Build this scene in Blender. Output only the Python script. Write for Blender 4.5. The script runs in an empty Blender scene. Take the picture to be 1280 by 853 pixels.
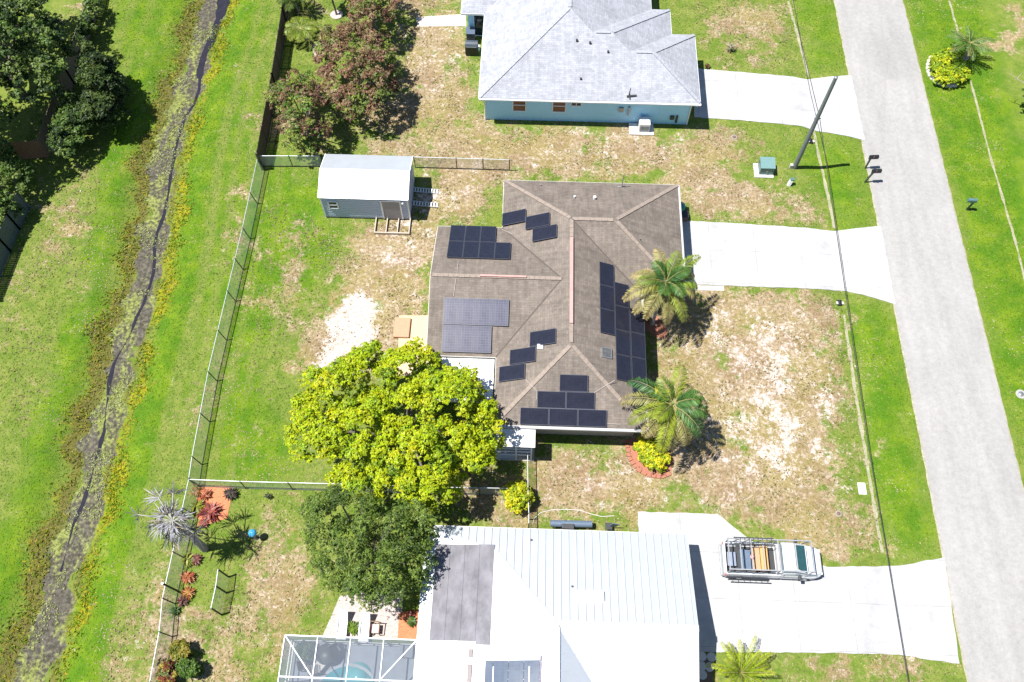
import bpy, bmesh, math, random
import numpy as np
from mathutils import Vector, Matrix

random.seed(7)
RNG = np.random.default_rng(7)
SC = bpy.context.scene
COL = SC.collection
PI = math.pi
rad = math.radians

# ------------------------------------------------------------------ camera
# world axes: +X east towards the road, +Y north along the road
CAM_H = 50.0
PITCH = math.atan(2070 / 1090)          # below the horizon
YAW = rad(2.0)
FPX = 1090.0                            # focal length for a 1280 px wide picture
CW, SW = math.cos(YAW), math.sin(YAW)


def ray(px, py):
    x = (px - 640) / FPX
    y = (426.5 - py) / FPX
    dx, dy, dz = x, y * math.sin(PITCH) + math.cos(PITCH), y * math.cos(PITCH) - math.sin(PITCH)
    return Vector((dx * CW - dy * SW, dx * SW + dy * CW, dz))


def at(px, py, z=0.0):
    """point of the place, at height z, seen at that spot of the photograph"""
    d = ray(px, py)
    t = (z - CAM_H) / d.z
    return Vector((d.x * t, d.y * t, z))


def at2(px, py, z=0.0):
    p = at(px, py, z)
    return (p.x, p.y)


def on_plane(px, py, p0, n):
    d = ray(px, py)
    o = Vector((0, 0, CAM_H))
    t = (Vector(p0) - o).dot(n) / d.dot(n)
    return o + d * t


# ------------------------------------------------------------------ object helpers
ORG = {}


def tag(o, label=None, cat=None, group=None, kind=None):
    if label:
        o['label'] = label
    if cat:
        o['category'] = cat
    if group:
        o['group'] = group
    if kind:
        o['kind'] = kind
    return o


def thing(name, loc, label, cat, group=None):
    o = bpy.data.objects.new(name, None)
    COL.objects.link(o)
    o.empty_display_size = 0.2
    loc = Vector((loc[0], loc[1], loc[2] if len(loc) > 2 else 0.0))
    o.location = loc
    ORG[o.name] = loc.copy()
    return tag(o, label, cat, group)


def copy_tree(o, parent=None):
    c = o.copy()
    COL.objects.link(c)
    if parent is not None:
        c.parent = parent
    for ch in o.children:
        copy_tree(ch, c)
    return c


def link_mesh(name, me, mat, parent=None, org=None):
    o = bpy.data.objects.new(name, me)
    COL.objects.link(o)
    if mat is not None:
        me.materials.append(mat)
    if parent is not None:
        o.parent = parent
        ORG[o.name] = ORG[parent.name]
    else:
        ORG[o.name] = org if org is not None else Vector((0, 0, 0))
        o.location = ORG[o.name]
    return o


class MB:
    """collects shapes in place coordinates; build() links them as one mesh object"""

    def __init__(self):
        self.v = []
        self.f = []
        self.uv = []
        self.smooth = []

    def add(self, vs, fs, uvs=None, smooth=False):
        b = len(self.v)
        self.v += [tuple(p) for p in vs]
        for i, f in enumerate(fs):
            self.f.append([b + k for k in f])
            self.uv.append(uvs[i] if uvs else None)
            self.smooth.append(smooth)
        return self

    def quad(self, *pts):
        return self.add(pts, [list(range(len(pts)))])

    def slope(self, pts):
        """roof face with a UV map running along the eave and up the slope"""
        P = [Vector(p) for p in pts]
        n = Vector((0, 0, 0))
        for i in range(len(P)):
            a, b = P[i], P[(i + 1) % len(P)]
            n += Vector(((a.y - b.y) * (a.z + b.z), (a.z - b.z) * (a.x + b.x), (a.x - b.x) * (a.y + b.y)))
        n.normalize()
        if n.z < 0:
            n = -n
            P.reverse()
        h = Vector((0, 0, 1)).cross(n)
        if h.length < 1e-4:
            h = Vector((1, 0, 0))
        h.normalize()
        up = n.cross(h)
        uvs = [(p.dot(h), p.dot(up)) for p in P]
        return self.add(P, [list(range(len(P)))], [uvs])

    def box(self, x0, x1, y0, y1, z0, z1, M=None, taper=0.0):
        t = taper
        vs = [Vector(p) for p in ((x0, y0, z0), (x1, y0, z0), (x1, y1, z0), (x0, y1, z0),
              (x0 + t, y0 + t, z1), (x1 - t, y0 + t, z1), (x1 - t, y1 - t, z1), (x0 + t, y1 - t, z1))]
        if M is not None:
            vs = [M @ p for p in vs]
        return self.add(vs, [[0, 3, 2, 1], [4, 5, 6, 7], [0, 1, 5, 4], [1, 2, 6, 5], [2, 3, 7, 6], [3, 0, 4, 7]])

    def bar(self, p, q, w, h=None, up=(0, 0, 1)):
        p, q = Vector(p), Vector(q)
        d = (q - p)
        if d.length < 1e-6:
            return self
        d.normalize()
        h = h or w
        s = d.cross(Vector(up))
        if s.length < 1e-4:
            s = Vector((1, 0, 0))
        s.normalize()
        t = s.cross(d)
        s, t = s * w / 2, t * h / 2
        vs = [p - s - t, p + s - t, p + s + t, p - s + t, q - s - t, q + s - t, q + s + t, q - s + t]
        return self.add(vs, [[0, 3, 2, 1], [4, 5, 6, 7], [0, 1, 5, 4], [1, 2, 6, 5], [2, 3, 7, 6], [3, 0, 4, 7]])

    def tube(self, pts, r, n=8, cap=True):
        pts = [Vector(p) for p in pts]
        rs = r if isinstance(r, (list, tuple)) else [r] * len(pts)
        vs, fs = [], []
        for i, p in enumerate(pts):
            d = (pts[min(i + 1, len(pts) - 1)] - pts[max(i - 1, 0)]).normalized()
            s = d.cross(Vector((0, 0, 1)))
            if s.length < 1e-3:
                s = Vector((1, 0, 0))
            s.normalize()
            t = s.cross(d)
            for k in range(n):
                a = 2 * PI * k / n
                vs.append(p + (s * math.cos(a) + t * math.sin(a)) * rs[i])
        for i in range(len(pts) - 1):
            for k in range(n):
                k2 = (k + 1) % n
                fs.append([i * n + k, i * n + k2, (i + 1) * n + k2, (i + 1) * n + k])
        self.add(vs, fs, smooth=True)
        if cap:
            self.add(vs[:n], [list(range(n))])
            self.add(vs[-n:], [list(range(n))[::-1]])
        return self

    def prism(self, poly, z0, z1, top=True, bottom=True):
        n = len(poly)
        ar = sum(poly[i][0] * poly[(i + 1) % n][1] - poly[(i + 1) % n][0] * poly[i][1] for i in range(n))
        if ar < 0:
            poly = list(reversed(poly))
        zf = z1 if callable(z1) else (lambda x, y: z1)
        vs = [(p[0], p[1], z0) for p in poly] + [(p[0], p[1], zf(p[0], p[1])) for p in poly]
        fs = [[i, (i + 1) % n, n + (i + 1) % n, n + i] for i in range(n)]
        if top:
            fs.append(list(range(n, 2 * n)))
        if bottom:
            fs.append(list(range(n))[::-1])
        return self.add(vs, fs)

    def lathe(self, c, prof, n=20):
        vs, fs = [], []
        for r, z in prof:
            for k in range(n):
                a = 2 * PI * k / n
                vs.append((c[0] + r * math.cos(a), c[1] + r * math.sin(a), c[2] + z))
        m = len(prof)
        for i in range(m - 1):
            for k in range(n):
                k2 = (k + 1) % n
                fs.append([i * n + k, i * n + k2, (i + 1) * n + k2, (i + 1) * n + k])
        self.add(vs, fs, smooth=True)
        self.add(vs[:n], [list(range(n))[::-1]])
        self.add(vs[-n:], [list(range(n))])
        return self

    def build(self, name, mat, parent=None, label=None, bevel=0, solid=0):
        org = ORG[parent.name] if parent is not None else Vector(self.v[0])
        if parent is None:
            xs = np.array(self.v)
            org = Vector((float((xs[:, 0].min() + xs[:, 0].max()) / 2), float((xs[:, 1].min() + xs[:, 1].max()) / 2), float(xs[:, 2].min())))
        me = bpy.data.meshes.new(name)
        me.from_pydata([(p[0] - org.x, p[1] - org.y, p[2] - org.z) for p in self.v], [], self.f)
        if any(u is not None for u in self.uv):
            ul = me.uv_layers.new(name='UVMap')
            li = 0
            for fi, f in enumerate(self.f):
                for k in range(len(f)):
                    if self.uv[fi]:
                        ul.data[li].uv = self.uv[fi][k]
                    li += 1
        me.polygons.foreach_set('use_smooth', self.smooth)
        me.update()
        o = link_mesh(name, me, mat, parent, org)
        if bevel:
            m = o.modifiers.new('bevel', 'BEVEL')
            m.width = bevel
            m.segments = 2
            m.limit_method = 'ANGLE'
        if solid:
            m = o.modifiers.new('solid', 'SOLIDIFY')
            m.thickness = solid
            m.offset = -1
        if label:
            o['label'] = label
        return o


# ------------------------------------------------------------------ materials
MATS = {}


def nodes(name):
    m = bpy.data.materials.new(name)
    m.use_nodes = True
    nt = m.node_tree
    b = nt.nodes['Principled BSDF']
    return m, nt, nt.nodes, nt.links, b


def mat(name, col, rough=0.6, metal=0.0, var=0.12, scale=6.0, bump=0.0, bscale=40.0, spec=0.5, streak=None):
    """procedural paint, metal, concrete...: a base colour that varies with two noises"""
    if name in MATS:
        return MATS[name]
    m, nt, N, L, b = nodes(name)
    tc = N.new('ShaderNodeTexCoord')
    n1 = N.new('ShaderNodeTexNoise')
    n1.inputs['Scale'].default_value = scale
    n1.inputs['Detail'].default_value = 6
    n1.inputs['Roughness'].default_value = 0.65
    if streak:
        mp = N.new('ShaderNodeMapping')
        mp.inputs['Scale'].default_value = streak
        L.new(tc.outputs['Object'], mp.inputs['Vector'])
        L.new(mp.outputs['Vector'], n1.inputs['Vector'])
    else:
        L.new(tc.outputs['Object'], n1.inputs['Vector'])
    mr = N.new('ShaderNodeMapRange')
    mr.inputs['From Min'].default_value = 0.25
    mr.inputs['From Max'].default_value = 0.75
    mr.inputs['To Min'].default_value = 1 - var
    mr.inputs['To Max'].default_value = 1 + var
    L.new(n1.outputs['Fac'], mr.inputs['Value'])
    mx = N.new('ShaderNodeMix')
    mx.data_type = 'RGBA'
    mx.blend_type = 'MULTIPLY'
    mx.inputs['Factor'].default_value = 1
    mx.inputs['A'].default_value = (*col, 1)
    L.new(mr.outputs['Result'], mx.inputs['B'])
    L.new(mx.outputs['Result'], b.inputs['Base Color'])
    b.inputs['Roughness'].default_value = rough
    b.inputs['Metallic'].default_value = metal
    b.inputs['Specular IOR Level'].default_value = spec
    if bump:
        n2 = N.new('ShaderNodeTexNoise')
        n2.inputs['Scale'].default_value = bscale
        n2.inputs['Detail'].default_value = 4
        L.new(tc.outputs['Object'], n2.inputs['Vector'])
        bp = N.new('ShaderNodeBump')
        bp.inputs['Strength'].default_value = bump
        bp.inputs['Distance'].default_value = 0.03
        L.new(n2.outputs['Fac'], bp.inputs['Height'])
        L.new(bp.outputs['Normal'], b.inputs['Normal'])
    MATS[name] = m
    return m


def mat_shingle(name, c1, c2, dirt=0.25, rough=0.85):
    m, nt, N, L, b = nodes(name)
    uv = N.new('ShaderNodeUVMap')
    uv.uv_map = 'UVMap'
    br = N.new('ShaderNodeTexBrick')
    br.inputs['Scale'].default_value = 1.0
    br.inputs['Brick Width'].default_value = 0.33
    br.inputs['Row Height'].default_value = 0.15
    br.inputs['Mortar Size'].default_value = 0.011
    br.inputs['Mortar Smooth'].default_value = 0.3
    br.inputs['Bias'].default_value = 0.0
    br.inputs['Color1'].default_value = (*c1, 1)
    br.inputs['Color2'].default_value = (*c2, 1)
    br.inputs['Mortar'].default_value = (*[x * 0.72 for x in c1], 1)
    L.new(uv.outputs['UV'], br.inputs['Vector'])
    n1 = N.new('ShaderNodeTexNoise')
    n1.inputs['Scale'].default_value = 0.7
    n1.inputs['Detail'].default_value = 8
    n1.inputs['Roughness'].default_value = 0.65
    tc = N.new('ShaderNodeTexCoord')
    L.new(tc.outputs['Object'], n1.inputs['Vector'])
    # streaks of weathering that run down the slope
    mp = N.new('ShaderNodeMapping')
    mp.inputs['Scale'].default_value = (2.2, 0.35, 1)
    L.new(uv.outputs['UV'], mp.inputs['Vector'])
    n2 = N.new('ShaderNodeTexNoise')
    n2.inputs['Scale'].default_value = 2.0
    n2.inputs['Detail'].default_value = 5
    L.new(mp.outputs['Vector'], n2.inputs['Vector'])
    n3 = N.new('ShaderNodeTexNoise')
    n3.inputs['Scale'].default_value = 14
    n3.inputs['Detail'].default_value = 3
    L.new(tc.outputs['Object'], n3.inputs['Vector'])
    ad = N.new('ShaderNodeMath')
    ad.operation = 'ADD'
    L.new(n1.outputs['Fac'], ad.inputs[0])
    L.new(n2.outputs['Fac'], ad.inputs[1])
    ad2 = N.new('ShaderNodeMath')
    ad2.operation = 'MULTIPLY_ADD'
    ad2.inputs[1].default_value = 0.6
    L.new(n3.outputs['Fac'], ad2.inputs[0])
    L.new(ad.outputs[0], ad2.inputs[2])
    mr = N.new('ShaderNodeMapRange')
    mr.inputs['From Min'].default_value = 0.9
    mr.inputs['From Max'].default_value = 1.7
    mr.inputs['To Min'].default_value = 1 - dirt
    mr.inputs['To Max'].default_value = 1 + dirt
    L.new(ad2.outputs[0], mr.inputs['Value'])
    mx = N.new('ShaderNodeMix')
    mx.data_type = 'RGBA'
    mx.blend_type = 'MULTIPLY'
    mx.inputs['Factor'].default_value = 1
    L.new(br.outputs['Color'], mx.inputs['A'])
    L.new(mr.outputs['Result'], mx.inputs['B'])
    L.new(mx.outputs['Result'], b.inputs['Base Color'])
    b.inputs['Roughness'].default_value = rough
    bp = N.new('ShaderNodeBump')
    bp.inputs['Strength'].default_value = 0.25
    bp.inputs['Distance'].default_value = 0.01
    L.new(br.outputs['Fac'], bp.inputs['Height'])
    bp.invert = True
    L.new(bp.outputs['Normal'], b.inputs['Normal'])
    MATS[name] = m
    return m


def mat_tint(name, transl=0.25, rough=0.5):
    """leaves and blades: colour from the 'tint' of each leaf"""
    m, nt, N, L, b = nodes(name)
    a = N.new('ShaderNodeAttribute')
    a.attribute_name = 'tint'
    L.new(a.outputs['Color'], b.inputs['Base Color'])
    b.inputs['Roughness'].default_value = rough
    b.inputs['Specular IOR Level'].default_value = 0.3
    if transl:
        t = N.new('ShaderNodeBsdfTranslucent')
        L.new(a.outputs['Color'], t.inputs['Color'])
        ms = N.new('ShaderNodeMixShader')
        ms.inputs['Fac'].default_value = transl
        L.new(b.outputs['BSDF'], ms.inputs[1])
        L.new(t.outputs['BSDF'], ms.inputs[2])
        L.new(ms.outputs['Shader'], N['Material Output'].inputs['Surface'])
    MATS[name] = m
    return m


def mat_net(name, col, alpha, scale=None):
    """woven screen or wire netting too fine to see its threads"""
    m, nt, N, L, b = nodes(name)
    b.inputs['Base Color'].default_value = (*col, 1)
    b.inputs['Roughness'].default_value = 0.6
    tr = N.new('ShaderNodeBsdfTransparent')
    ms = N.new('ShaderNodeMixShader')
    n1 = N.new('ShaderNodeTexNoise')
    n1.inputs['Scale'].default_value = 3.0
    mr = N.new('ShaderNodeMapRange')
    mr.inputs['To Min'].default_value = alpha * 0.8
    mr.inputs['To Max'].default_value = alpha * 1.2
    L.new(n1.outputs['Fac'], mr.inputs['Value'])
    L.new(mr.outputs['Result'], ms.inputs['Fac'])
    L.new(tr.outputs['BSDF'], ms.inputs[1])
    L.new(b.outputs['BSDF'], ms.inputs[2])
    L.new(ms.outputs['Shader'], N['Material Output'].inputs['Surface'])
    MATS[name] = m
    return m


def mat_panel(name, c, line, rough=0.18):
    """solar glass with thin lines between its cells"""
    m, nt, N, L, b = nodes(name)
    tc = N.new('ShaderNodeTexCoord')
    br = N.new('ShaderNodeTexBrick')
    br.offset = 0.0
    br.inputs['Scale'].default_value = 1.0
    br.inputs['Brick Width'].default_value = 0.161
    br.inputs['Row Height'].default_value = 0.161
    br.inputs['Mortar Size'].default_value = 0.004
    br.inputs['Color1'].default_value = (*c, 1)
    br.inputs['Color2'].default_value = (*[x * 1.25 for x in c], 1)
    br.inputs['Mortar'].default_value = (*line, 1)
    L.new(tc.outputs['Object'], br.inputs['Vector'])
    L.new(br.outputs['Color'], b.inputs['Base Color'])
    b.inputs['Roughness'].default_value = rough
    n = N.new('ShaderNodeTexNoise')
    n.inputs['Scale'].default_value = 1.2
    mr = N.new('ShaderNodeMapRange')
    mr.inputs['To Min'].default_value = rough * 0.7
    mr.inputs['To Max'].default_value = rough * 1.5
    L.new(n.outputs['Fac'], mr.inputs['Value'])
    L.new(mr.outputs['Result'], b.inputs['Roughness'])
    MATS[name] = m
    return m


M_BROWN = mat_shingle('brown_shingles', (0.166, 0.138, 0.117), (0.128, 0.106, 0.09), 0.36)
M_GREYSH = mat_shingle('pale_grey_shingles', (0.325, 0.335, 0.375), (0.25, 0.26, 0.295), 0.2)
M_CAP = mat('ridge_cap_shingle', (0.235, 0.19, 0.16), 0.85, var=0.2, scale=5)
M_CAPG = mat('pale_ridge_cap', (0.29, 0.3, 0.34), 0.85, var=0.12, scale=5)
M_WHITEROOF = mat('white_roof_metal', (0.61, 0.64, 0.675), 0.45, metal=0.6, var=0.05, scale=1.5)
M_MEMBRANE = mat('grey_membrane', (0.165, 0.16, 0.18), 0.85, var=0.4, scale=1.6, bump=0.2, bscale=8, streak=(1, 0.6, 1))
M_WHITE = mat('white_paint', (0.75, 0.76, 0.78), 0.45, var=0.06)
M_OFFWHITE = mat('offwhite_stucco', (0.6, 0.58, 0.54), 0.8, var=0.08, bump=0.2)
M_BLUEWALL = mat('blue_stucco', (0.4, 0.72, 0.93), 0.75, var=0.07, bump=0.25, bscale=60)
M_BEIGEWALL = mat('beige_stucco', (0.42, 0.36, 0.3), 0.8, var=0.08, bump=0.2)
M_SHEDWALL = mat('shed_siding', (0.42, 0.49, 0.62), 0.55, var=0.05, streak=(6, 6, 0.3))
M_DARK = mat('dark_metal', (0.035, 0.037, 0.042), 0.45, var=0.2)
M_BLACK = mat('black_plastic', (0.012, 0.013, 0.016), 0.4, var=0.2)
M_GREYMETAL = mat('grey_metal', (0.3, 0.32, 0.34), 0.4, metal=0.6, var=0.12)
M_GALV = mat('galvanised_pipe', (0.55, 0.58, 0.6), 0.4, metal=0.5, var=0.1)
M_WIREPOST = mat('green_coated_post', (0.06, 0.075, 0.06), 0.5, var=0.2)
M_GLASS = mat('window_glass', (0.02, 0.03, 0.04), 0.08, var=0.3)
M_REDGLASS = mat('window_blind_red', (0.16, 0.06, 0.04), 0.2, var=0.3)
M_CARGLASS = mat('car_glass', (0.02, 0.085, 0.12), 0.06, var=0.3)
M_TRUCK = mat('white_car_paint', (0.56, 0.575, 0.59), 0.25, var=0.03)
M_RUBBER = mat('tyre_rubber', (0.02, 0.02, 0.02), 0.85, var=0.2)
M_WOODDK = mat('dark_fence_wood', (0.085, 0.062, 0.05), 0.85, var=0.35, scale=3, streak=(5, 5, 0.5))
M_WOODBR = mat('brown_fence_wood', (0.2, 0.11, 0.07), 0.85, var=0.3, scale=3, streak=(5, 5, 0.5))
M_WOODGREY = mat('weathered_wood', (0.42, 0.36, 0.3), 0.85, var=0.25, streak=(2, 8, 8))
M_SLATEFENCE = mat('slate_fence_boards', (0.07, 0.1, 0.11), 0.7, var=0.25, streak=(5, 5, 0.5))
M_BARK = mat('bark', (0.16, 0.13, 0.11), 0.9, var=0.35, bump=0.6, bscale=18)
M_PALMBARK = mat('palm_bark', (0.33, 0.29, 0.27), 0.9, var=0.25, scale=9, bump=0.5, bscale=14, streak=(1, 1, 6))
M_POLE = mat('pole_wood', (0.13, 0.15, 0.145), 0.85, var=0.25, streak=(6, 6, 0.4))
M_CABLE = mat('cable', (0.03, 0.03, 0.03), 0.6)
M_XFMR = mat('green_cabinet', (0.075, 0.15, 0.15), 0.4, var=0.12)
M_GREENBIN = mat('green_bin_plastic', (0.015, 0.15, 0.12), 0.4)
M_VENTRED = mat('faded_red_vent', (0.42, 0.24, 0.22), 0.7, var=0.15, scale=3)
M_PATIOSLAB = mat('tan_patio', (0.5, 0.38, 0.25), 0.85, var=0.1, scale=4)
M_TANPANEL = mat('tan_wood_panel', (0.42, 0.24, 0.15), 0.8, var=0.12)
M_CONC = mat('concrete', (0.62, 0.61, 0.6), 0.85, var=0.07, scale=0.9, bump=0.15, bscale=30)
M_CONCGREY = mat('aged_concrete', (0.42, 0.4, 0.37), 0.9, var=0.22, scale=2.5, bump=0.3, bscale=20)
M_DECK = mat('pool_deck', (0.26, 0.29, 0.34), 0.8, var=0.08, scale=2)
M_POOL = mat('pool_water', (0.015, 0.27, 0.33), 0.05, var=0.15, scale=1.5, bump=0.2, bscale=5)
M_ORANGE = mat('orange_mulch', (0.5, 0.17, 0.08), 0.9, var=0.35, scale=9, bump=0.8, bscale=25)
M_REDBRICK = mat('brick_edging', (0.31, 0.125, 0.08), 0.85, var=0.25, scale=10)
M_PINKGRAVEL = mat('pale_gravel', (0.4, 0.34, 0.32), 0.9, var=0.4, scale=9, bump=0.6, bscale=30)
M_BROWNMULCH = mat('brown_mulch', (0.15, 0.1, 0.08), 0.9, var=0.35, scale=14, bump=0.8, bscale=25)
M_STONE = mat('stepping_stone', (0.45, 0.44, 0.44), 0.85, var=0.15, scale=9)
M_YELLOWWOOD = mat('yellow_board', (0.5, 0.29, 0.1), 0.7, var=0.1, streak=(1, 8, 8))
M_BLUEBALL = mat('blue_glaze', (0.05, 0.28, 0.5), 0.1, var=0.1)
M_NET = mat_net('chain_link', (0.72, 0.74, 0.7), 0.34)
M_SCREEN = mat_net('insect_screen', (0.1, 0.125, 0.165), 0.48)
M_PANEL = mat_panel('solar_glass', (0.013, 0.014, 0.024), (0.024, 0.025, 0.036))
M_PANELGLARE = mat_panel('glare_solar_glass', (0.042, 0.044, 0.075), (0.15, 0.15, 0.2), 0.32)  # paler glass, with the sky's glare put into its colour
M_HEATER = mat_panel('pool_heater_mat', (0.04, 0.06, 0.1), (0.07, 0.095, 0.14), 0.5)
M_PFRAME = mat('panel_frame', (0.09, 0.095, 0.12), 0.4, metal=0.4)
M_PFRAMEL = mat('panel_frame_pale', (0.3, 0.31, 0.36), 0.4, metal=0.4)
M_LEAF = mat_tint('leaf', 0.28)
M_BLADE = mat_tint('grass_blade', 0.2, 0.6)
M_FROND = mat_tint('palm_frond', 0.2, 0.45)

# ------------------------------------------------------------------ ground cover maps (what grows where)
X0, X1, Y0, Y1, STEP = -44.0, 48.0, -4.0, 78.0, 0.2
gx = np.arange(X0, X1 + 1e-6, STEP)
gy = np.arange(Y0, Y1 + 1e-6, STEP)
GX, GY = np.meshgrid(gx, gy)


def inside(poly, X, Y):
    r = np.zeros(X.shape, bool)
    n = len(poly)
    for i in range(n):
        x1, y1 = poly[i]
        x2, y2 = poly[(i + 1) % n]
        if y1 == y2:
            continue
        c = ((Y >= min(y1, y2)) & (Y < max(y1, y2)))
        xi = x1 + (Y - y1) * (x2 - x1) / (y2 - y1)
        r ^= c & (X < xi)
    return r


def pix(pts, z=0.0):
    return [at2(a, b, z) for a, b in pts]


def blur(a, k):
    if k < 1:
        return a
    w = 2 * k + 1
    for ax in (0, 1):
        p = np.pad(a, [(k + 1, k) if i == ax else (0, 0) for i in range(2)], mode='edge')
        c = np.cumsum(p, axis=ax)
        a = (np.take(c, range(w, c.shape[ax]), axis=ax) - np.take(c, range(0, c.shape[ax] - w), axis=ax)) / w
    return a


def field(patches, soft=4):
    f = np.zeros(GX.shape)
    for amt, pts in patches:
        f = np.maximum(f, amt * inside(pix(pts), GX, GY))
    return blur(blur(f, soft), soft)


def line_dist(pts, X, Y):
    best = np.full(X.shape, 1e9)
    sgn = np.zeros(X.shape)
    for (ax, ay), (bx, by) in zip(pts[:-1], pts[1:]):
        dx, dy = bx - ax, by - ay
        L2 = dx * dx + dy * dy
        t = np.clip(((X - ax) * dx + (Y - ay) * dy) / L2, 0, 1)
        ex, ey = X - (ax + t * dx), Y - (ay + t * dy)
        d = np.hypot(ex, ey)
        s = np.sign(dx * (Y - ay) - dy * (X - ax))
        m = d < best
        best = np.where(m, d, best)
        sgn = np.where(m, s, sgn)
    return best, sgn


DITCH_PX = [(300, -70), (270, 0), (248, 65), (228, 125), (212, 180), (203, 230), (190, 310), (176, 370), (163, 420), (146, 480), (130, 530), (116, 590), (100, 650), (84, 700), (68, 760), (55, 810), (44, 853), (20, 960)]
DITCH = pix(DITCH_PX, -0.45)
DITCH = [(DITCH[0][0], DITCH[0][1] + 40)] + DITCH + [(DITCH[-1][0], DITCH[-1][1] - 30)]
DITCH.reverse()      # runs north: left of it is west (+ sign), right is east
SWALE_W = pix([(985, 0), (1010, 95), (1030, 215), (1052, 375), (1072, 500), (1092, 620), (1106, 700), (1125, 853)])
SWALE_E = pix([(1187, 0), (1215, 95), (1240, 200), (1270, 300), (1300, 420), (1340, 560)])


def height(X, Y):
    d, s = line_dist(DITCH, X, Y)
    t = np.clip((d - 0.95) / 2.3, 0, 1)
    z = -0.5 * (1 - t * t * (3 - 2 * t))
    for sw, dep in ((SWALE_W, 0.16), (SWALE_E, 0.1)):
        d2, _ = line_dist(sw, X, Y)
        t2 = np.clip(d2 / 1.6, 0, 1)
        z = z - dep * (1 - t2 * t2 * (3 - 2 * t2))
    return z


def gz(x, y):
    return float(height(np.array([[x]]), np.array([[y]]))[0, 0])


DRIVE_MID = [(846, 276), (940, 281), (1046, 288), (1101, 283), (1119, 381), (1058, 363), (980, 360), (856, 356)]
DRIVE_TOP = [(868, 86), (940, 92), (1012, 98), (1064, 95), (1081, 176), (1003, 158), (940, 152), (868, 147)]
DRIVE_LOW = [(797, 640), (897, 643), (918, 660), (945, 680), (1034, 709), (1126, 707), (1180, 697), (1199, 830), (1168, 826), (1124, 818), (1000, 816), (860, 815), (800, 700)]

DRY = [
    (0.85, [(440, 190), (470, 140), (500, 40), (505, -20), (578, -20), (600, 150), (870, 158), (945, 168), (925, 215), (1000, 245), (1035, 285), (860, 277), (840, 225), (640, 225), (530, 200)]),
    (0.9, [(515, 205), (640, 215), (632, 230), (560, 290), (548, 290), (535, 430), (480, 470), (420, 480), (380, 470), (400, 420), (425, 380), (425, 300), (460, 270), (515, 280)]),
    (0.55, [(340, 340), (420, 340), (400, 470), (350, 470), (345, 400)]),
    (0.85, [(800, 345), (1040, 360), (1050, 420), (1058, 500), (1062, 560), (1070, 640), (1098, 705), (1035, 707), (945, 680), (900, 640), (800, 640), (790, 665), (540, 660), (540, 600), (660, 560), (800, 545)]),
    (0.72, [(300, 640), (370, 625), (395, 720), (430, 790), (520, 800), (345, 800), (335, 870), (195, 870), (220, 760), (260, 770), (300, 720)]),
    (0.85, [(185, 690), (228, 690), (215, 760), (195, 860), (135, 870), (150, 790)]),
    (0.75, [(1215, 60), (1250, 20), (1300, -10), (1300, 80), (1260, 75)]),
    (0.7, [(880, 815), (1010, 818), (1130, 822), (1210, 832), (1215, 870), (880, 870)]),
    (0.55, [(835, -10), (1000, -10), (1010, 60), (960, 50), (900, 60), (880, 30)]),
    (0.62, [(875, 30), (975, 30), (985, 90), (885, 90)]),
    (0.8, [(80, -10), (112, -10), (88, 50), (70, 45)]),
    (0.34, [(40, 215), (120, 205), (125, 300), (100, 400), (70, 480), (30, 600), (-10, 700), (-10, 380)]),
    (0.34, [(300, 60), (335, 60), (318, 190), (255, 460), (235, 560), (215, 560), (240, 420), (280, 230)]),
    (0.3, [(340, 230), (420, 290), (420, 430), (300, 560), (280, 560), (310, 380)]),
    (0.5, [(70, 210), (130, 200), (115, 290), (60, 330)]),
    (0.5, [(0, 400), (25, 390), (20, 440), (0, 450)]),
    (0.55, [(290, 250), (325, 210), (315, 300), (270, 420), (255, 500), (245, 590), (215, 640), (225, 540), (260, 400)]),
    (0.55, [(335, 280), (380, 280), (375, 320), (330, 310)]),
    (0.5, [(355, 560), (420, 570), (410, 605), (350, 600)]),
    (0.5, [(345, 0), (400, 80), (390, 100), (340, 120), (335, 190), (440, 195), (450, 140), (420, 60), (500, -10), (420, -20)]),
    (0.5, [(1085, 400), (1130, 430), (1150, 480), (1120, 500), (1090, 450)]),
    (0.45, [(1080, 640), (1140, 640), (1160, 690), (1100, 700)]),
]
SAND = [
    (0.99, [(422, 372), (452, 362), (470, 375), (482, 400), (470, 430), (452, 450), (432, 470), (400, 480), (372, 478), (395, 450), (408, 425), (410, 398)]),
    (0.62, [(520, 215), (630, 215), (632, 230), (565, 280), (520, 260), (540, 300), (535, 390), (490, 390), (470, 350), (440, 330), (470, 290)]),
    (0.6, [(905, 480), (1030, 500), (1062, 540), (1050, 600), (960, 640), (880, 610), (860, 570), (900, 530)]),
    (0.55, [(840, 385), (960, 365), (1040, 420), (1050, 520), (900, 480), (830, 430)]),
    (0.62, [(690, 560), (790, 550), (830, 600), (840, 640), (740, 640), (690, 610)]),
    (0.45, [(560, 640), (680, 640), (700, 660), (545, 660)]),
    (0.52, [(610, 155), (800, 160), (930, 180), (880, 200), (760, 215), (640, 200)]),
    (0.5, [(840, 215), (980, 250), (1000, 280), (860, 275)]),
    (0.6, [(180, 720), (215, 725), (200, 800), (190, 860), (150, 860), (160, 790)]),
    (0.5, [(490, 20), (580, 25), (600, 130), (540, 120), (500, 80)]),
    (0.6, [(80, -10), (112, -10), (92, 40), (72, 40)]),
    (0.5, [(320, 630), (360, 640), (360, 690), (330, 660)]),
    (0.7, [(1048, 372), (1062, 372), (1068, 384), (1050, 384)]),
    (0.66, [(500, 255), (540, 270), (535, 300), (470, 320), (460, 290)]),
]
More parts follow.
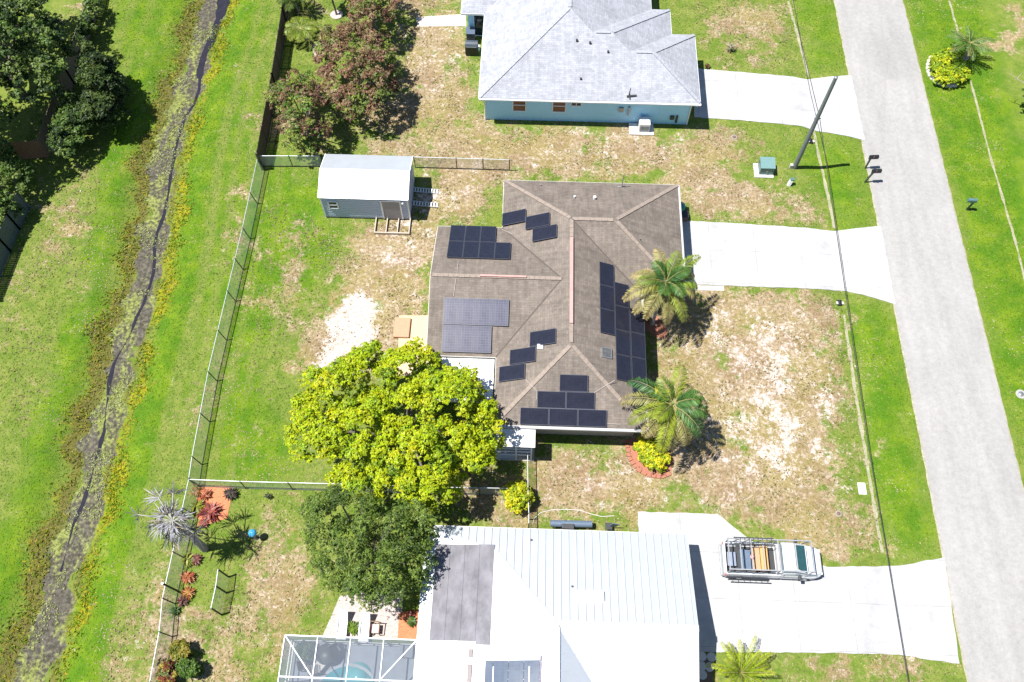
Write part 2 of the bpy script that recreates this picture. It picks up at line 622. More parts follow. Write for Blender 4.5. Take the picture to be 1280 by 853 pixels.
LUSH = [
    (1.0, [(1058, 375), (1118, 382), (1176, 695), (1112, 705), (1085, 560)]),
    (1.0, [(1128, -10), (1200, -10), (1260, 200), (1300, 330), (1300, 620), (1270, 570), (1200, 280)]),
    (0.8, [(1200, -10), (1240, -10), (1300, 200), (1300, 330), (1250, 230)]),
    (0.75, [(940, 190), (1000, 215), (1045, 290), (1100, 282), (1083, 180), (1005, 160), (990, 190)]),
    (0.75, [(990, -10), (1045, -10), (1062, 95), (1010, 98)]),
    (0.9, [(330, 208), (400, 215), (420, 275), (440, 300), (400, 350), (340, 400), (300, 480), (270, 560), (300, 330)]),
    (0.9, [(300, 480), (350, 470), (360, 560), (410, 605), (255, 600), (270, 560)]),
    (0.7, [(130, -10), (245, -10), (200, 160), (170, 230), (130, 200), (150, 60)]),
    (0.6, [(290, -10), (345, -10), (322, 190), (240, 560), (215, 560), (270, 200)]),
    (0.8, [(265, 715), (300, 700), (300, 760), (265, 770)]),
    (0.6, [(690, 625), (730, 622), (735, 645), (690, 648)]),
    (0.5, [(730, 195), (790, 200), (780, 220), (720, 215)]),
]
f_dry = field(DRY, 7)
f_sand = field(SAND[:1], 3)
f_sand = np.maximum(f_sand, field(SAND[1:], 11))
f_lush = field(LUSH, 6)
dd, ds = line_dist(DITCH, GX, GY)
sd = -dd * ds                                   # east of the ditch is positive


def band(s, a, b, w):
    return np.clip((s - a) / w + 0.5, 0, 1) * np.clip((b - s) / w + 0.5, 0, 1)


wob = 0.35 * np.sin(GY * 0.9) + 0.25 * np.sin(GY * 2.3 + 1.0) + 0.2 * np.sin(GY * 0.37 + 2)
wob2 = np.take(wob, np.clip(np.arange(wob.shape[0]) + 9, 0, wob.shape[0] - 1), axis=0)
rag = blur(RNG.random(GX.shape), 2)
rag = (rag - rag.mean()) / rag.std() * 0.16
f_bed = band(sd + rag, -0.95 + 0.55 * wob, 0.9 + 0.5 * wob2, 0.5)
f_weed = np.maximum(0.85 * band(sd, 1.0, 1.9 + wob * 0.9, 0.9), 0.6 * band(sd, -2.2 + wob * 0.9, -1.0, 1.0))
f_brown = np.maximum(band(sd, -2.0 + wob, -0.6, 0.8) * 0.9, band(sd, 0.55, 1.2, 0.4) * 0.65)
f_lush = np.maximum(f_lush, np.maximum(band(sd, 1.6, 3.6, 0.7), 0.85 * band(sd, -4.4 + wob, -2.0, 2.2)))
mow = 0.24 * np.sin(sd * 2 * PI / 1.1) * band(sd, 3.5, 9.5, 1.0) + 0.18 * np.sin(sd * 2 * PI / 1.5) * band(sd, -12, -4, 1)
f_lush = np.clip(f_lush + mow, 0, 1)
f_dry = np.clip(f_dry * (1 - f_bed) * (1 - 0.7 * f_weed), 0, 1)
GZ = height(GX, GY)

# one sheet, finely divided where the photograph looks, out to the horizon
far = np.array([-900, -500, -250, -130, -80, -58])
FX = np.concatenate([far, gx, -far[::-1] + 4])
FY = np.concatenate([np.array([-700, -300, -120, -50, -20]), gy, np.array([95, 130, 200, 350, 700, 1200])])
MX, MY = np.meshgrid(FX, FY)


def spread(a):
    return np.pad(a, [(5, 6), (6, 6)], mode='edge')


def edge0(a):
    return np.pad(a, [(5, 6), (6, 6)], mode='constant', constant_values=0.35)


MZ = height(MX, MY)
nvx, nvy = len(FX), len(FY)
me = bpy.data.meshes.new('ground')
idx = np.arange(nvx * nvy).reshape(nvy, nvx)
quads = np.stack([idx[:-1, :-1], idx[:-1, 1:], idx[1:, 1:], idx[1:, :-1]], -1).reshape(-1, 4)
me.vertices.add(nvx * nvy)
me.vertices.foreach_set('co', np.stack([MX, MY, MZ], -1).astype(np.float32).ravel())
me.loops.add(quads.size)
me.loops.foreach_set('vertex_index', quads.astype(np.int32).ravel())
me.polygons.add(len(quads))
me.polygons.foreach_set('loop_start', np.arange(0, quads.size, 4, dtype=np.int32))
me.polygons.foreach_set('use_smooth', np.ones(len(quads), bool))
me.update(calc_edges=True)
for nm, (r, g, b) in {'cover': (f_dry, f_sand, f_lush), 'wet': (f_weed, f_bed, f_brown)}.items():
    ca = me.color_attributes.new(nm, 'FLOAT_COLOR', 'POINT')
    arr = np.stack([spread(r), spread(g), spread(b), np.ones((nvy, nvx))], -1).astype(np.float32)
    ca.data.foreach_set('color', arr.ravel())


def ground_material():
    m, nt, N, L, b = nodes('ground_cover')
    tc = N.new('ShaderNodeTexCoord')

    def noise(scale, detail=8, rough=0.65, vec=None, dist=0.0):
        n = N.new('ShaderNodeTexNoise')
        n.inputs['Scale'].default_value = scale
        n.inputs['Detail'].default_value = detail
        n.inputs['Roughness'].default_value = rough
        n.inputs['Distortion'].default_value = dist
        L.new(vec or tc.outputs['Object'], n.inputs['Vector'])
        return n.outputs['Fac']

    def math_(op, a, b_=None, c=None):
        n = N.new('ShaderNodeMath')
        n.operation = op
        for i, x in enumerate((a, b_, c)):
            if x is None:
                continue
            if isinstance(x, (int, float)):
                n.inputs[i].default_value = x
            else:
                L.new(x, n.inputs[i])
        return n.outputs[0]

    def rng(v, a, b_, c=0.0, d=1.0, smooth=True):
        n = N.new('ShaderNodeMapRange')
        n.interpolation_type = 'SMOOTHSTEP' if smooth else 'LINEAR'
        n.inputs['From Min'].default_value = a
        n.inputs['From Max'].default_value = b_
        n.inputs['To Min'].default_value = c
        n.inputs['To Max'].default_value = d
        L.new(v, n.inputs['Value'])
        return n.outputs['Result']

    def mix(f, a, b_, mode='MIX'):
        n = N.new('ShaderNodeMix')
        n.data_type = 'RGBA'
        n.blend_type = mode
        for key, x in (('Factor', f), ('A', a), ('B', b_)):
            if isinstance(x, tuple):
                n.inputs[key].default_value = (*x, 1)
            elif isinstance(x, (int, float)):
                n.inputs[key].default_value = x
            else:
                L.new(x, n.inputs[key])
        return n.outputs['Result']

    def attr(nm):
        a = N.new('ShaderNodeAttribute')
        a.attribute_name = nm
        s = N.new('ShaderNodeSeparateColor')
        L.new(a.outputs['Color'], s.inputs['Color'])
        return s.outputs

    cov, wet = attr('cover'), attr('wet')
    big, mid, fine, tiny = noise(0.22, 4), noise(1.1, 8, 0.7), noise(4.5, 6, 0.75), noise(17, 4, 0.7)
    # grass: vivid where it is watered, paler where it is mown short
    short = mix(rng(mid, 0.35, 0.65), (0.1, 0.16, 0.02), (0.18, 0.21, 0.045))
    lush = mix(rng(noise(0.6, 6, 0.6), 0.35, 0.68), (0.06, 0.145, 0.006), (0.135, 0.205, 0.01))
    lf = math_('ADD', cov[2], math_('MULTIPLY', math_('SUBTRACT', noise(0.35, 7, 0.65), 0.5), 1.5))
    lf = math_('ADD', lf, math_('MULTIPLY', math_('SUBTRACT', mid, 0.5), 0.6))
    g = mix(rng(lf, 0.2, 0.85), short, lush)
    # thin, sun-bleached places and darker clumps in the turf
    blot = noise(0.8, 8, 0.72, None, 0.5)
    g = mix(rng(blot, 0.54, 0.72, 0, 0.45), g, (0.24, 0.235, 0.075))
    g = mix(rng(noise(1.7, 7, 0.75), 0.53, 0.68, 0, 0.5), g, (0.065, 0.14, 0.008))
    # straw-coloured dry turf in patches
    straw = mix(rng(fine, 0.35, 0.65), (0.205, 0.15, 0.08), (0.355, 0.275, 0.18))
    straw = mix(rng(noise(0.5, 5, 0.6, None, 0.4), 0.42, 0.6, 0, 0.6), straw, (0.19, 0.125, 0.065))
    straw = mix(rng(big, 0.42, 0.62, 0, 0.55), straw, (0.24, 0.2, 0.06))
    speck = noise(2.6, 8, 0.85, None, 0.4)
    straw = mix(rng(speck, 0.52, 0.63, 0, 0.9), straw, (0.5, 0.42, 0.37))
    straw = mix(rng(noise(3.4, 7, 0.8), 0.55, 0.66, 0, 0.75), straw, (0.12, 0.12, 0.035))
    df = math_('ADD', cov[0], math_('MULTIPLY', math_('SUBTRACT', mid, 0.5), 1.5))
    df = math_('ADD', df, math_('MULTIPLY', math_('SUBTRACT', noise(0.33, 7, 0.62), 0.5), 2.2))
    df = math_('ADD', df, math_('MULTIPLY', math_('SUBTRACT', fine, 0.5), 0.9))
    g = mix(rng(df, 0.38, 0.72), g, straw)
    # bare pale sand showing through
    sandc = mix(rng(fine, 0.3, 0.7), (0.4, 0.32, 0.28), (0.6, 0.53, 0.5))
    sf = math_('ADD', cov[1], math_('MULTIPLY', math_('SUBTRACT', noise(3.2, 8, 0.82, None, 0.3), 0.5), 2.6))
    sf = math_('ADD', sf, math_('MULTIPLY', math_('SUBTRACT', noise(0.6, 7, 0.65), 0.5), 2.0))
    g = mix(rng(sf, 0.44, 0.78), g, sandc)
    # banks of the ditch: yellow weeds, brown reeds
    weed = mix(rng(mid, 0.4, 0.62), (0.12, 0.185, 0.008), (0.24, 0.23, 0.012))
    wf = math_('ADD', wet[0], math_('MULTIPLY', math_('SUBTRACT', mid, 0.5), 1.0))
    g = mix(rng(wf, 0.35, 0.75), g, weed)
    bf = math_('ADD', wet[2], math_('MULTIPLY', math_('SUBTRACT', fine, 0.5), 1.2))
    g = mix(rng(bf, 0.4, 0.8, 0, 0.85), g, mix(fine, (0.07, 0.06, 0.02), (0.16, 0.14, 0.04)))
    # bed: grey mud with mats of pale algae
    mp = N.new('ShaderNodeMapping')
    mp.inputs['Scale'].default_value = (1.0, 0.35, 1.0)
    mp.inputs['Rotation'].default_value = (0, 0, rad(-10))
    L.new(tc.outputs['Object'], mp.inputs['Vector'])
    str_ = noise(0.8, 8, 0.65, mp.outputs['Vector'], 0.8)
    mud = mix(rng(fine, 0.3, 0.7), (0.045, 0.041, 0.03), (0.135, 0.122, 0.1))
    alg = mix(rng(fine, 0.35, 0.65), (0.1, 0.115, 0.03), (0.24, 0.265, 0.08))
    am = math_('ADD', str_, math_('MULTIPLY', math_('SUBTRACT', fine, 0.5), 0.5))
    bed = mix(rng(am, 0.47, 0.62), mud, alg)
    ef = math_('ADD', wet[1], math_('MULTIPLY', math_('SUBTRACT', fine, 0.5), 0.7))
    g = mix(rng(ef, 0.35, 0.62), g, bed)
    # fine brightness of blades and clods
    v = math_('MULTIPLY', rng(fine, 0.25, 0.75, 0.8, 1.17, False), rng(tiny, 0.25, 0.75, 0.72, 1.24, False))
    g = mix(1.0, g, v, 'MULTIPLY')
    L.new(g, b.inputs['Base Color'])
    b.inputs['Roughness'].default_value = 0.95
    b.inputs['Specular IOR Level'].default_value = 0.15
    h = math_('ADD', math_('MULTIPLY', tiny, 0.4), fine)
    bp = N.new('ShaderNodeBump')
    bp.inputs['Strength'].default_value = 0.75
    bp.inputs['Distance'].default_value = 0.09
    L.new(h, bp.inputs['Height'])
    L.new(bp.outputs['Normal'], b.inputs['Normal'])
    return m


tag(link_mesh('ground', me, ground_material()), kind='structure')


# ------------------------------------------------------------------ road, drives, paths, ditch water
def drape(name, poly, dz, mt, step=0.5, thick=0.0):
    """sheet laid over the ground, following its dips"""
    bm = bmesh.new()
    vs = [bm.verts.new((x, y, 0)) for x, y in poly]
    f = bm.faces.new(vs)
    bmesh.ops.triangulate(bm, faces=[f])
    xs = [p[0] for p in poly]
    ys = [p[1] for p in poly]
    for ax, lo, hi in ((0, min(xs), max(xs)), (1, min(ys), max(ys))):
        k = lo + step
        while k < hi:
            co = (k, 0, 0) if ax == 0 else (0, k, 0)
            no = (1, 0, 0) if ax == 0 else (0, 1, 0)
            bmesh.ops.bisect_plane(bm, geom=bm.verts[:] + bm.edges[:] + bm.faces[:], plane_co=co, plane_no=no)
            k += step
    co = np.array([v.co[:] for v in bm.verts])
    hz = height(co[:, 0], co[:, 1])
    for v, z in zip(bm.verts, hz):
        v.co.z = z + dz
    if thick:
        r = bmesh.ops.extrude_face_region(bm, geom=bm.faces[:])
        bm.normal_update()
        for e in r['geom']:
            if isinstance(e, bmesh.types.BMVert):
                e.co.z -= thick
    bmesh.ops.recalc_face_normals(bm, faces=bm.faces[:])
    m = bpy.data.meshes.new(name)
    bm.to_mesh(m)
    bm.free()
    if not thick and len(m.polygons) and m.polygons[0].normal.z < 0:
        m.flip_normals()
    return tag(link_mesh(name, m, mt), kind='structure')


def road_material():
    m, nt, N, L, b = nodes('worn_asphalt')
    tc = N.new('ShaderNodeTexCoord')
    mp = N.new('ShaderNodeMapping')
    mp.inputs['Scale'].default_value = (1.3, 0.16, 1)
    L.new(tc.outputs['Object'], mp.inputs['Vector'])
    n1 = N.new('ShaderNodeTexNoise')
    n1.inputs['Scale'].default_value = 0.9
    n1.inputs['Detail'].default_value = 8
    L.new(mp.outputs['Vector'], n1.inputs['Vector'])
    n2 = N.new('ShaderNodeTexNoise')
    n2.inputs['Scale'].default_value = 0.3
    n2.inputs['Detail'].default_value = 9
    n2.inputs['Roughness'].default_value = 0.7
    L.new(tc.outputs['Object'], n2.inputs['Vector'])
    n3 = N.new('ShaderNodeTexNoise')
    n3.inputs['Scale'].default_value = 9
    n3.inputs['Detail'].default_value = 5
    n3.inputs['Roughness'].default_value = 0.8
    L.new(tc.outputs['Object'], n3.inputs['Vector'])
    ad = N.new('ShaderNodeMath')
    ad.operation = 'ADD'
    L.new(n1.outputs['Fac'], ad.inputs[0])
    L.new(n2.outputs['Fac'], ad.inputs[1])
    ad2 = N.new('ShaderNodeMath')
    ad2.operation = 'MULTIPLY_ADD'
    ad2.inputs[1].default_value = 0.7
    L.new(n3.outputs['Fac'], ad2.inputs[0])
    L.new(ad.outputs[0], ad2.inputs[2])
    cr = N.new('ShaderNodeValToRGB')
    cr.color_ramp.elements[0].position = 0.32
    cr.color_ramp.elements[0].color = (0.228, 0.222, 0.215, 1)
    cr.color_ramp.elements[1].position = 0.62
    cr.color_ramp.elements[1].color = (0.315, 0.307, 0.3, 1)
    mr = N.new('ShaderNodeMapRange')
    mr.inputs['From Max'].default_value = 2.7
    L.new(ad2.outputs[0], mr.inputs['Value'])
    L.new(mr.outputs['Result'], cr.inputs['Fac'])
    # a worn darker area with a ragged edge at the far end of the street
    ge = N.new('ShaderNodeNewGeometry')
    vs_ = N.new('ShaderNodeVectorMath')
    vs_.operation = 'SUBTRACT'
    pc_ = at(1108, 62)
    vs_.inputs[1].default_value = (pc_.x, pc_.y, 0)
    L.new(ge.outputs['Position'], vs_.inputs[0])
    vm = N.new('ShaderNodeVectorMath')
    vm.operation = 'MULTIPLY'
    vm.inputs[1].default_value = (0.42, 0.32, 0)
    L.new(vs_.outputs[0], vm.inputs[0])
    ln = N.new('ShaderNodeVectorMath')
    ln.operation = 'LENGTH'
    L.new(vm.outputs[0], ln.inputs[0])
    ad3 = N.new('ShaderNodeMath')
    ad3.operation = 'MULTIPLY_ADD'
    ad3.inputs[1].default_value = 0.9
    L.new(n2.outputs['Fac'], ad3.inputs[0])
    L.new(ln.outputs['Value'], ad3.inputs[2])
    mr3 = N.new('ShaderNodeMapRange')
    mr3.inputs['From Min'].default_value = 0.9
    mr3.inputs['From Max'].default_value = 1.6
    mr3.inputs['To Min'].default_value = 0.9
    mr3.inputs['To Max'].default_value = 1.0
    L.new(ad3.outputs[0], mr3.inputs['Value'])
    # pale aggregate and dark crumbs
    n4 = N.new('ShaderNodeTexNoise')
    n4.inputs['Scale'].default_value = 3.0
    n4.inputs['Detail'].default_value = 8
    n4.inputs['Roughness'].default_value = 0.85
    L.new(tc.outputs['Object'], n4.inputs['Vector'])
    mr4 = N.new('ShaderNodeMapRange')
    mr4.inputs['From Min'].default_value = 0.3
    mr4.inputs['From Max'].default_value = 0.7
    mr4.inputs['To Min'].default_value = 0.82
    mr4.inputs['To Max'].default_value = 1.16
    L.new(n4.outputs['Fac'], mr4.inputs['Value'])
    mm = N.new('ShaderNodeMath')
    mm.operation = 'MULTIPLY'
    L.new(mr3.outputs['Result'], mm.inputs[0])
    L.new(mr4.outputs['Result'], mm.inputs[1])
    mx = N.new('ShaderNodeMix')
    mx.data_type = 'RGBA'
    mx.blend_type = 'MULTIPLY'
    mx.inputs['Factor'].default_value = 1
    L.new(cr.outputs['Color'], mx.inputs['A'])
    L.new(mm.outputs[0], mx.inputs['B'])
    L.new(mx.outputs['Result'], b.inputs['Base Color'])
    b.inputs['Roughness'].default_value = 0.9
    bp = N.new('ShaderNodeBump')
    bp.inputs['Strength'].default_value = 0.3
    bp.inputs['Distance'].default_value = 0.02
    L.new(n3.outputs['Fac'], bp.inputs['Height'])
    L.new(bp.outputs['Normal'], b.inputs['Normal'])
    return m


def conc_material():
    """pale drive slabs with sawn joints, tyre wear and stains"""
    m, nt, N, L, b = nodes('drive_concrete')
    tc = N.new('ShaderNodeTexCoord')
    br = N.new('ShaderNodeTexBrick')
    br.offset = 0.0
    br.inputs['Scale'].default_value = 1.0
    br.inputs['Brick Width'].default_value = 3.1
    br.inputs['Row Height'].default_value = 2.6
    br.inputs['Mortar Size'].default_value = 0.012
    br.inputs['Color1'].default_value = (0.39, 0.39, 0.395, 1)
    br.inputs['Color2'].default_value = (0.365, 0.365, 0.372, 1)
    br.inputs['Mortar'].default_value = (0.24, 0.235, 0.23, 1)
    L.new(tc.outputs['Object'], br.inputs['Vector'])
    n1 = N.new('ShaderNodeTexNoise')
    n1.inputs['Scale'].default_value = 0.8
    n1.inputs['Detail'].default_value = 9
    n1.inputs['Roughness'].default_value = 0.7
    L.new(tc.outputs['Object'], n1.inputs['Vector'])
    mr = N.new('ShaderNodeMapRange')
    mr.inputs['From Min'].default_value = 0.3
    mr.inputs['From Max'].default_value = 0.7
    mr.inputs['To Min'].default_value = 0.78
    mr.inputs['To Max'].default_value = 1.12
    L.new(n1.outputs['Fac'], mr.inputs['Value'])
    mx = N.new('ShaderNodeMix')
    mx.data_type = 'RGBA'
    mx.blend_type = 'MULTIPLY'
    mx.inputs['Factor'].default_value = 1
    L.new(br.outputs['Color'], mx.inputs['A'])
    L.new(mr.outputs['Result'], mx.inputs['B'])
    L.new(mx.outputs['Result'], b.inputs['Base Color'])
    b.inputs['Roughness'].default_value = 0.85
    return m


M_ROAD = road_material()
M_DRIVE = conc_material()
rl = pix([(1044, 0), (1101, 280), (1152, 560), (1200, 815)])
rr = pix([(1127, 0), (1195, 280), (1267, 560)])
xl = sum(p[0] for p in rl) / len(rl)
xr = sum(p[0] for p in rr) / len(rr)


def ragged(x, y0, y1, amp, step=0.6):
    out, y = [], y0
    while y < y1:
        out.append((x + random.uniform(-amp, amp), y))
        y += step * random.uniform(0.6, 1.4)
    out.append((x, y1))
    return out


def sheet(name, poly, z, mt):
    o = MB().quad(*[(x, y, z) for x, y in poly])
    ob = o.build(name, mt)
    if ob.data.polygons[0].normal.z < 0:
        ob.data.flip_normals()
    return tag(ob, kind='structure')


right = ragged(xr, -60, 160, 0.02, 0.45)
left = ragged(xl, -60, 160, 0.02, 0.45)
mb = MB()
n = min(len(left), len(right))


def lerp_x(line, y):
    for (ax, ay), (bx, by) in zip(line[:-1], line[1:]):
        if ay <= y <= by:
            return ax + (bx - ax) * (y - ay) / (by - ay + 1e-9)
    return line[-1][0]


ys = np.arange(-60, 160.1, 0.5)
# road with a slight crown and a sandy worn verge on each side
verge = MB()
for ya, yb in zip(ys[:-1], ys[1:]):
    la, lb, ra, rb = lerp_x(left, ya), lerp_x(left, yb), lerp_x(right, ya), lerp_x(right, yb)
    c = (xl + xr) / 2
    mb.add([(la, ya, 0.03), (c, ya, 0.07), (c, yb, 0.07), (lb, yb, 0.03)], [[0, 1, 2, 3]])
    mb.add([(c, ya, 0.07), (ra, ya, 0.03), (rb, yb, 0.03), (c, yb, 0.07)], [[0, 1, 2, 3]])
    for s, (pa, pb) in ((-1, (la, lb)), (1, (ra, rb))):
        wa, wb = 0.1 + 0.02 * math.sin(ya * 3.7 + s), 0.1 + 0.02 * math.sin(yb * 3.7 + s)
        verge.add([(pa, ya, 0.026), (pb, yb, 0.026), (pb + s * wb, yb, 0.008), (pa + s * wa, ya, 0.008)], [[0, 1, 2, 3] if s < 0 else [3, 2, 1, 0]])
tag(mb.build('road', M_ROAD), kind='structure')
tag(verge.build('road_verge', mat('verge_grit', (0.29, 0.265, 0.21), 0.95, var=0.35, scale=3, bump=0.4)), kind='structure')
def crumble(poly, amp=0.03, step=0.35):
    out = []
    for i, p in enumerate(poly):
        q = poly[(i + 1) % len(poly)]
        k = max(1, int(math.dist(p, q) / step))
        for j in range(k):
            t = j / k
            a_ = amp if j else 0
            out.append((p[0] + (q[0] - p[0]) * t + random.uniform(-a_, a_), p[1] + (q[1] - p[1]) * t + random.uniform(-a_, a_)))
    return out


for nm, pts in (('driveway', DRIVE_MID), ('driveway', DRIVE_TOP), ('driveway', DRIVE_LOW)):
    drape(nm, crumble(pix(pts)), 0.045, M_DRIVE, 0.6, 0.12)
drape('path', pix([(862, 357), (905, 358), (905, 364), (862, 363)]), 0.03, M_CONCGREY, 0.8, 0.08)
drape('path', pix([(520, 22), (582, 18), (583, 33), (522, 34)]), 0.03, mat('pinkish_concrete', (0.5, 0.43, 0.38), 0.9, var=0.2, scale=3), 0.8, 0.08)


def strip(name, pts, w, dz, mt, jit=0.03):
    P = []
    for (a, b) in zip(pts[:-1], pts[1:]):
        L_ = math.dist(a, b)
        k = max(1, int(L_ / 0.5))
        P += [(a[0] + (b[0] - a[0]) * i / k, a[1] + (b[1] - a[1]) * i / k) for i in range(k)]
    P.append(pts[-1])
    m_ = MB()
    prev = None
    for i, p in enumerate(P):
        q = P[min(i + 1, len(P) - 1)]
        o_ = P[max(i - 1, 0)]
        d = Vector((q[0] - o_[0], q[1] - o_[1]))
        d.normalize()
        ww = (w(i / len(P)) if callable(w) else w) * (1 + random.uniform(-0.25, 0.25))
        a = (p[0] - d.y * ww / 2 + random.uniform(-jit, jit), p[1] + d.x * ww / 2)
        b = (p[0] + d.y * ww / 2 + random.uniform(-jit, jit), p[1] - d.x * ww / 2)
        za, zb = gz(*a) + dz, gz(*b) + dz
        cur = ((a[0], a[1], za), (b[0], b[1], zb))
        if prev:
            m_.add([prev[0], prev[1], cur[1], cur[0]], [[0, 1, 2, 3]])
        prev = cur
    ob = m_.build(name, mt)
    if sum(p.normal.z for p in ob.data.polygons) < 0:
        ob.data.flip_normals()
    return tag(ob, kind='structure')


M_GUTTER = mat('gutter_sand', (0.27, 0.25, 0.17), 0.9, var=0.35, scale=1.2, bump=0.3)
for seg in ([(986, 0), (1000, 50), (1011, 94)], [(1018, 162), (1026, 200), (1037, 250), (1044, 284)], [(1056, 392), (1072, 500), (1092, 620), (1104, 690)]):
    strip('drainage_gutter', pix(seg), 0.2, 0.012, M_GUTTER)
for seg in ([(1187, 0), (1200, 45)], [(1214, 100), (1240, 200), (1270, 300), (1290, 380)]):
    strip('drainage_gutter', pix(seg), 0.15, 0.012, M_GUTTER)
M_WATER = mat('ditch_water', (0.022, 0.02, 0.028), 0.06, var=0.3, scale=2, bump=0.15, bscale=6)
WATER_PX = [(284, -20), (278, 10), (272, 30), (265, 50), (255, 68), (250, 88), (249, 112), (243, 130), (232, 145), (225, 165), (219, 190), (214, 215), (211, 240), (205, 270), (197, 290), (193, 310), (192, 340), (187, 358), (180, 378), (170, 398), (163, 418), (155, 432), (143, 455), (136, 480), (133, 510), (130, 540), (120, 575), (112, 605), (103, 632), (92, 655), (84, 685), (76, 715)]
strip('ditch_water', pix(WATER_PX, -0.5), lambda t: 0.95 if t < 0.08 else (0.55 if t < 0.22 else (0.2 if t < 0.66 else 0.13 + 0.1 * math.sin(t * 70))), 0.02, M_WATER, 0.04)

# ------------------------------------------------------------------ house with the brown hipped roof
EV = 2.6
RZ = 4.4
H2 = thing('brown_roof_house', (2.7, 28.5, 0), 'single-storey house with brown shingle hip roof carrying many dark solar panels', 'house')
NW, NE, SEg, G = (-1.85, 37.3, EV), (9.95, 37.3, EV), (9.95, 28.6, EV), (7.17, 28.6, EV)
SE_, SW_, WSi, WS = (7.17, 19.4, EV), (-1.75, 19.4, EV), (-1.8, 23.8, EV), (-6.05, 23.8, EV)
WN, WNi = (-6.05, 33.35, EV), (-1.8, 33.35, EV)
RN, RA, RS = (2.66, 32.95, RZ), (5.45, 32.95, RZ), (2.66, 23.9, RZ)
RM, RW = (2.11, 28.57, 4.18), (-6.05, 28.57, 4.18)
roof = MB()
PL = {'N': [NW, NE, RA, RN], 'GE': [NE, SEg, RA], 'GS': [RA, SEg, G, RN], 'E': [RN, G, SE_, RS], 'S': [SE_, SW_, RS],
      'W': [RS, SW_, WSi, RM, WNi, NW, RN], 'WN': [WNi, RM, RW, WN], 'WS': [WSi, WS, RW, RM]}
for k in PL.values():
    roof.slope(k)
r2 = roof.build('roof', M_BROWN, H2)
NRM = {}
for k, p in PL.items():
    a, b, c = Vector(p[0]), Vector(p[1]), Vector(p[2])
    nn = (b - a).cross(c - a).normalized()
    NRM[k] = -nn if nn.z < 0 else nn


def cap_line(p, q, w=0.3, lift=0.012, h=0.03):
    m_ = MB()
    p, q = Vector(p), Vector(q)
    L_ = (q - p).length
    k = max(1, int(L_ / 0.33))
    for i in range(k):
        a = p.lerp(q, i / k) + Vector((0, 0, lift + 0.008 * (i % 2)))
        b = p.lerp(q, (i + 0.97) / k) + Vector((0, 0, lift + 0.008 * (i % 2)))
        m_.bar(a, b, w * random.uniform(0.94, 1.06), h)
    return m_


for p, q in ((NW, RN), (NE, RA), (SEg, RA), (SE_, RS), (SW_, RS), (RN, RA), (RN, RS), (RM, RW)):
    d = (Vector(q) - Vector(p)).normalized()
    cap_line(Vector(p) + d * 0.05, Vector(q) - d * 0.12, 0.24).build('ridge_cap', M_CAP, r2)
for p, q in ((RN, G), (RM, WNi), (RM, WSi)):
    MB().bar(Vector(p) + Vector((0, 0, 0.004)), Vector(q) + Vector((0, 0, 0.004)), 0.13, 0.016).build('valley_flashing', mat('valley_dirt', (0.085, 0.07, 0.06), 0.9, var=0.2), r2)
# reddish ridge vents
for a, b in (((713.5, 298), (715, 405)), ((600, 347.2), (658, 348.5))):
    z = 4.4 if a[0] > 700 else 4.18
    pa, pb = at(*a, z), at(*b, z)
    if a[0] > 700:
        pa.x = pb.x = 2.66
    else:
        pa.y = pb.y = 28.57
    MB().bar(pa + Vector((0, 0, 0.085)), pb + Vector((0, 0, 0.085)), 0.2 if a[0] > 700 else 0.12, 0.09).build('ridge_vent', M_VENTRED, r2, 'faded red ridge vent')
# fascia, soffit, gutters round the eaves
outline = [NW, NE, SEg, G, SE_, SW_, WSi, WS]
fas = MB()
for p, q in ((NW, NE), (NE, SEg), (SEg, G), (G, SE_), (SW_, WSi), (WSi, WS), (WN, WNi), (WNi, NW)):
    fas.bar(Vector(p) + Vector((0, 0, -0.085)), Vector(q) + Vector((0, 0, -0.085)), 0.05, 0.15)
fas.bar(Vector(WS) + Vector((0, 0, -0.07)), Vector(RW) + Vector((0, 0, -0.07)), 0.05, 0.12)
fas.bar(Vector(WN) + Vector((0, 0, -0.07)), Vector(RW) + Vector((0, 0, -0.07)), 0.05, 0.12)
fas.build('fascia', M_OFFWHITE, H2)
gut = MB()
gut.bar((-1.75, 19.32, 2.5), (7.17, 19.32, 2.5), 0.17, 0.13)
gut.bar((7.25, 19.4, 2.5), (7.25, 28.5, 2.5), 0.14, 0.12)
gut.bar((10.02, 28.6, 2.5), (10.02, 37.3, 2.5), 0.12, 0.12)
gut.build('gutter', mat('grey_gutter', (0.4, 0.4, 0.41), 0.5, var=0.08), H2)
wall = MB()
wp = [(-1.4, 36.85), (9.45, 36.85), (9.45, 29.1), (6.7, 29.1), (6.7, 19.95), (-1.3, 19.95), (-1.3, 24.3), (-5.6, 24.3), (-5.6, 32.85), (-1.4, 32.85)]
wall.prism(wp, 0, 2.5)
wall.add([(-5.6, 24.3, 2.5), (-5.6, 32.85, 2.5), (-5.6, 28.57, 4.05)], [[0, 1, 2]])
wall.build('wall', M_BEIGEWALL, H2)
gd = MB()
for i in range(4):
    gd.box(9.452, 9.49, 30.6, 35.6, 0.1 + i * 0.53, 0.1 + i * 0.53 + 0.51)
gd.build('garage_door', M_WHITE, H2)


